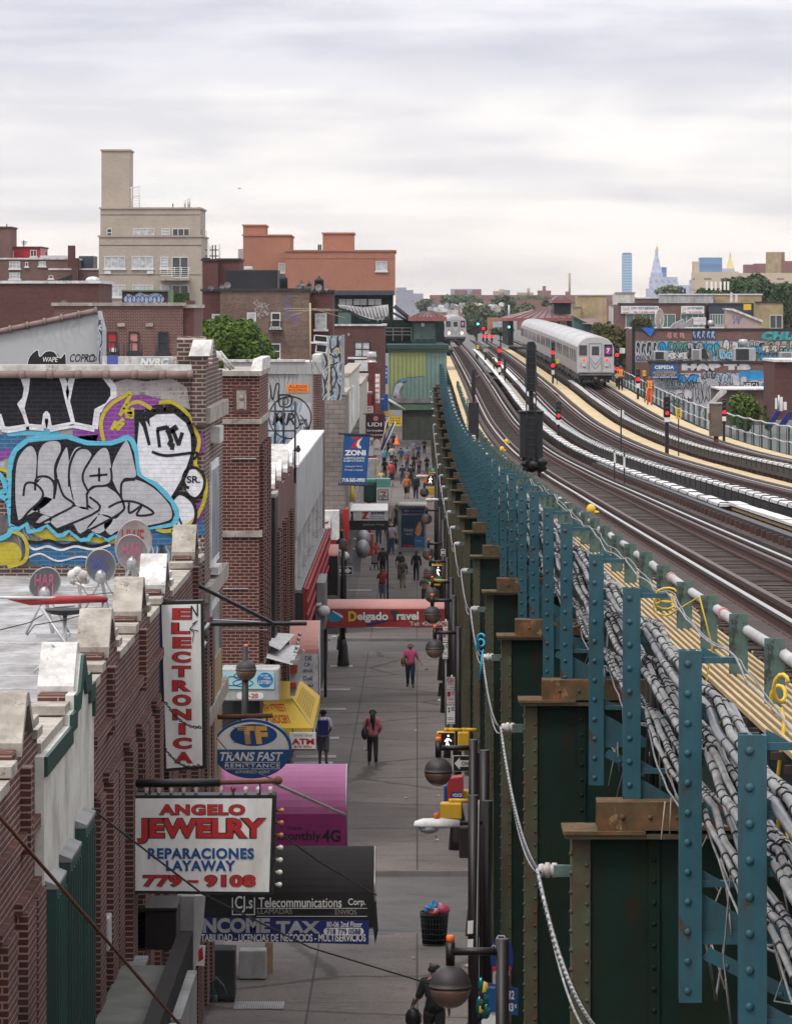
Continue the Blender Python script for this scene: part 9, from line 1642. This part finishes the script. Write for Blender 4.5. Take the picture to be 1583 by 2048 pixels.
def held(o,s,label,cat,build,mat,name='bag'):
 """a bag at a place given in the person's own frame"""
 mb=MB();build(mb,s);mw=Matrix.Translation(o.location)@o.rotation_euler.to_matrix().to_4x4();mb.v=[tuple(mw@Vector(p))for p in mb.v];return tag(mb.build(name,M[mat]if isinstance(mat,str)else mat,bevel=.015),label,cat)
BLK=(.012,.012,.014);DHAIR=(.010,.008,.008);NAVY=(.015,.02,.05);JEAN=(.03,.05,.10)
bend=lambda e,z=1.0,y=-.25:((e*.24,.02,1.15),(e*.18,y,z))
o,s=person(868,1927,2125,'man in a black T-shirt and grey cap behind the largest globe lamp',BLK,BLK,DHAIR,True,'short','long',.4,arms={1:((.27,.0,1.14),(.33,-.22,1.02))},hat=(.06,.058,.055),skin=(.24,.12,.08),fat=1.12)
held(o,s,'black carrier bag held out by the man in the grey cap','bag',lambda mb,s:(mb.ball((.36*s,-.30*s,.72*s),.15*s,10,1,.8,1.3),mb.tube([(.35*s,-.27*s,.90*s),(.36*s,-.30*s,1.06*s),(.40*s,-.32*s,.9*s)],.014,5)),'black')
o,s=person(745,1418,1531,'woman with a long black ponytail and pink jacket walking away',(.42,.13,.15),BLK,DHAIR,True,'long','long',.6,long_hair=.28,shoe=M['pale_grey'],fat=.92,arms={-1:bend(-1,1.0,-.2),1:bend(1,1.0,-.2)})
held(o,s,'black shoulder bag of the woman in the pink jacket','bag',lambda mb,s:(mb.ball((.24*s,.08*s,.98*s),.16*s,10,.7,.8,1.25),mb.tube([(.22*s,.06*s,1.1*s),(.16*s,.13*s,1.42*s),(.12*s,-.02*s,1.47*s)],.02*s,5)),'black')
o,s=person(820,1287,1375,'woman in a bright pink top and dark trousers walking towards the camera',(.46,.07,.17),NAVY,DHAIR,False,'short','long',.35,arms={1:((.29,.0,1.16),(.40,-.05,.98))},fat=1.15)
held(o,s,'brown shoulder bag of the woman in the bright pink top','bag',lambda mb,s:(mb.ball((-.27*s,-.02*s,1.0*s),.14*s,10,.7,.9,1.4),mb.tube([(-.25*s,0,1.15*s),(-.17*s,.02*s,1.46*s)],.02*s,5)),plain('bag_brown',(.13,.06,.03),var=.2))
o,s=person(646,1418,1531,'man in a white T-shirt, shorts and dark backpack walking away',(.50,.50,.54),(.10,.10,.13),DHAIR,True,'short','shorts',.5,skin=(.10,.055,.04),fat=1.05,arms={-1:bend(-1),1:bend(1)})
held(o,s,'dark blue backpack worn over the white T-shirt','backpack',lambda mb,s:(mb.box(-.16*s,.16*s,.13*s,.30*s,.95*s,1.40*s),mb.tube([(-.12*s,.15*s,1.38*s),(-.12*s,0,1.49*s),(-.12*s,-.12*s,1.3*s)],.022*s,5),mb.tube([(.12*s,.15*s,1.38*s),(.12*s,0,1.49*s),(.12*s,-.12*s,1.3*s)],.022*s,5)),'navy','backpack')
person(765,1136,1203,'man in a red polo and denim shorts drinking as he walks towards the camera',(.38,.018,.028),(.13,.18,.26),DHAIR,False,'short','shorts',.4,arms={-1:((-.27,-.08,1.18),(-.10,-.22,1.47))},fat=1.15,shoe=M['black'])
person(805,1118,1177,'man in an olive shirt and khaki trousers walking away',(.085,.085,.06),(.24,.20,.15),(.05,.04,.035),True,'short','long',.7,fat=1.1);person(800,1103,1160,'person in dark top almost hidden behind the olive-shirted man',(.02,.025,.02),BLK,DHAIR,True,'short','long',.3)
person(832,1102,1162,'woman all in black with dark hair walking away right of the olive-shirted man',BLK,NAVY,DHAIR,True,'long','long',.6,long_hair=.08,fat=.95)
person(698,1108,1184,'person in dark clothes standing behind the one-way post',BLK,BLK,DHAIR,True,'short','shorts',.2)
o,s=person(752,1084,1138,'woman in a red patterned dress behind a pushchair',(.42,.05,.06),(.34,.05,.09),DHAIR,False,'none','long',.2,long_hair=.1);person(765,1095,1152,'man in dark brown clothes walking away beside the pushchair',(.030,.012,.012),(.02,.012,.014),DHAIR,True,'long','long',.3,fat=1.1)
Yp=Yground(1140);c=P(749,1140,Yp);t=thing('pushchair','black pushchair in front of the woman in the red dress','pushchair',(c.x,Yp,G0(Yp)));mb=MB();z=G0(Yp);[mb.tube([(c.x+sx*.22,Yp-.3,z+.12),(c.x+sx*.22,Yp+.1,z+.6),(c.x+sx*.22,Yp+.4,z+1.0)],.022,5)for sx in(-1,1)];mb.build('frame',M['galv'],t);mb=MB();mb.hexa([(c.x-.2,Yp-.2,z+.35),(c.x+.2,Yp-.2,z+.35),(c.x+.2,Yp+.15,z+.3),(c.x-.2,Yp+.15,z+.3),(c.x-.2,Yp-.2,z+.42),(c.x+.2,Yp-.2,z+.42),(c.x+.2,Yp+.3,z+.85),(c.x-.2,Yp+.3,z+.85)]);mb.build('seat',M['black'],t)
for sx in(-1,1):
 for dy in(-.3,.3):mb=MB();mb.lathe((c.x+sx*.24,Yp+dy,z+.10),[(.10,-.02),(.10,.02)],12,'x');mb.build('wheel',M['black'],t)
o,s=person(782,1046,1109,'grey-haired man in a pale striped shirt and jeans walking away',(.38,.32,.37),JEAN,(.35,.34,.33),True,'short','long',.4,fat=1.15);held(o,s,'black bag in the hand of the grey-haired man','bag',lambda mb,s:mb.ball((-.29*s,-.05*s,.72*s),.14*s,9,.7,.9,1.3),'black')
person(757,1030,1088,'person in jeans half hidden by the school canopy',NAVY,JEAN,DHAIR,True,'long','long',.3);person(793,1008,1066,'woman in a dark green top beside the bus shelter',(.012,.05,.03),BLK,(.20,.12,.06),True,'none','shorts',.4);person(780,1036,1100,'person in a green cap behind the grey-haired man',BLK,BLK,(.01,.09,.05),True,'long','long',.2)
person(849,1150,1215,'woman in a plaid top and dark green apron beside a globe lamp',(.10,.05,.06),(.012,.03,.03),DHAIR,False,'short','long',.2,arms={-1:bend(-1,1.2),1:bend(1,1.2)})
person(813,951,998,'man in an orange hooded top and dark shorts walking away',(.42,.15,.05),BLK,(.42,.15,.05),True,'long','shorts',.4,fat=1.12);person(831,950,998,'person in black with a hood beside the orange-topped man',BLK,BLK,DHAIR,True,'long','long',.4,fat=1.15)
person(782,923,972,'man in a red shirt and white cap walking away',(.40,.03,.04),BLK,DHAIR,True,'short','shorts',.3,hat=(.6,.6,.6),fat=1.2);person(804,929,969,'person in a navy top and jeans left of centre in the far crowd',NAVY,JEAN,DHAIR,True,'short','long',.5);person(821,928,976,'person in black right of the one in jeans in the far crowd',BLK,BLK,DHAIR,True,'short','long',.4)
for px,y0,y1,sh,pa,aw,lb in((768,897,934,(.03,.32,.42),BLK,True,'person in a turquoise T-shirt in the far crowd'),(783,892,930,(.46,.44,.36),BLK,True,'person in a cream T-shirt in the far crowd'),(801,895,933,(.02,.06,.18),(.18,.16,.14),True,'person in a royal blue T-shirt in the far crowd'),(814,894,930,(.22,.27,.34),JEAN,True,'person in a pale blue shirt in the far crowd'),(826,881,915,(.19,.23,.30),(.17,.14,.10),False,'person in a grey-blue shirt with a strap in the far crowd'),(836,888,922,(.02,.04,.12),BLK,False,'person in a dark blue top at the back of the crowd'),(813,908,940,(.30,.06,.07),JEAN,False,'person in a red and white top in the far crowd'),(827,908,942,(.03,.012,.015),BLK,False,'person in dark red in the far crowd'),(838,915,948,(.12,.11,.12),NAVY,False,'person in a patterned grey top in the far crowd'),(762,940,978,(.50,.38,.22),BLK,False,'person in a pale yellow top at the left of the crowd'),(769,918,956,BLK,BLK,True,'person in black left of the red-shirted man'),(853,913,945,BLK,BLK,False,'person in black at the kerb in the far crowd'),(786,866,898,NAVY,BLK,True,'person in navy beside the orange cone'),(848,878,908,(.04,.03,.03),BLK,True,'farthest person at the kerb behind the crowd'),(790,912,948,(.05,.045,.05),BLK,True,'person in charcoal behind the red-shirted man'),(776,880,912,(.05,.03,.03),BLK,False,'person in dark brown at the left of the far crowd')):person(px,y0,y1,lb,sh,pa,DHAIR,aw,'short','long',random.uniform(.2,.6),fat=1.05)
ORG=plain('hivis',(.80,.13,.03),rough=.7,var=.08);HELM=(.02,.16,.42)
for px,y0,y1,lb,leg in((1240,727,777,'track worker in an orange vest and dark trousers beside the train',BLK),(1298,748,806,'track worker in full orange with a blue helmet, leaning on a tool',ORG)):
 Y=Yrail(y1);o,s=person(px,y0,y1,lb,ORG,leg,None,False,'none','long',.35,Y=Y,zf=RZ(Y)-.14,hat=HELM,arms={-1:((-.25,.0,1.14),(-.22,-.15,.95))})
 g_=MB()
 for e_ in(-1,1):g_.box((e_*.09-.025)*s,(e_*.09+.025)*s,-.175*s,-.165*s,.98*s,1.40*s)
 g_.box(-.14*s,.14*s,-.178*s,-.168*s,1.02*s,1.07*s);q=g_.build('reflective_stripes',M['yellow_bright'],origin=(0,0,0));q.location=(0,0,0);q.parent=o
 if px>1290:mb=MB();mb.tube([P(1293,775,Y-.3),P(1289,806,Y-.35)],.025,5);tag(mb.build('track_tool',M['ply']),'wooden-handled tool held by the orange track worker','tool')
mb=MB();c=P(479,377,300);mb.tube([c+Vector((-.13,0,.04)),c,c+Vector((.13,.02,.05))],[.01,.03,.01],5);mb.tube([c+Vector((0,-.1,0)),c+Vector((0,.1,0))],[.02,.02],5);tag(mb.build('flying_bird',M['char']),'tiny bird flying over the tree','bird')
rl=random.Random(12)
for k in range(34):
 Y=rl.choice([rl.uniform(79,92),rl.uniform(106,150),rl.uniform(110,180)]);x=XO(rl.choice([rl.uniform(-2.6,1.1),rl.uniform(.3,1.2)]),Y);q=Vector((x,Y,G0(Y)+.02));mb=MB();a=rl.uniform(0,6.3);r=rl.uniform(.03,.09)
 p=[q+Vector((r*math.cos(a+j*1.3)*rl.uniform(.6,1.2),r*math.sin(a+j*1.3)*rl.uniform(.6,1.2),rl.uniform(-.012,.03)))for j in range(5)];c=q+Vector((0,0,rl.uniform(.02,.06)))
 for j in range(5):mb.face([p[j],p[(j+1)%5],c]);mb.face([p[j],c-Vector((0,0,.05)),p[(j+1)%5]])
 tag(mb.build('paper_scrap',[M['cover'],M['ply'],M['pale_grey'],M['char']][k%4]),'small crumpled scrap of litter on the pavement','litter','litter scraps on the pavement')
mb=MB();mb.box(-7200,7200,-400,6000,-16.2,160)
hz=mb.build('haze',[])if False else None
m=bpy.data.materials.new('haze_air');m.use_nodes=True;t_=m.node_tree;t_.nodes.clear();o_=t_.nodes.new('ShaderNodeOutputMaterial');v_=t_.nodes.new('ShaderNodeVolumePrincipled')
v_.inputs['Color'].default_value=(.86,.90,.98,1);v_.inputs['Density'].default_value=.000055;v_.inputs['Anisotropy'].default_value=.2;t_.links.new(v_.outputs[0],o_.inputs['Volume'])
hz=mb.build('haze',m);hz['kind']='stuff'
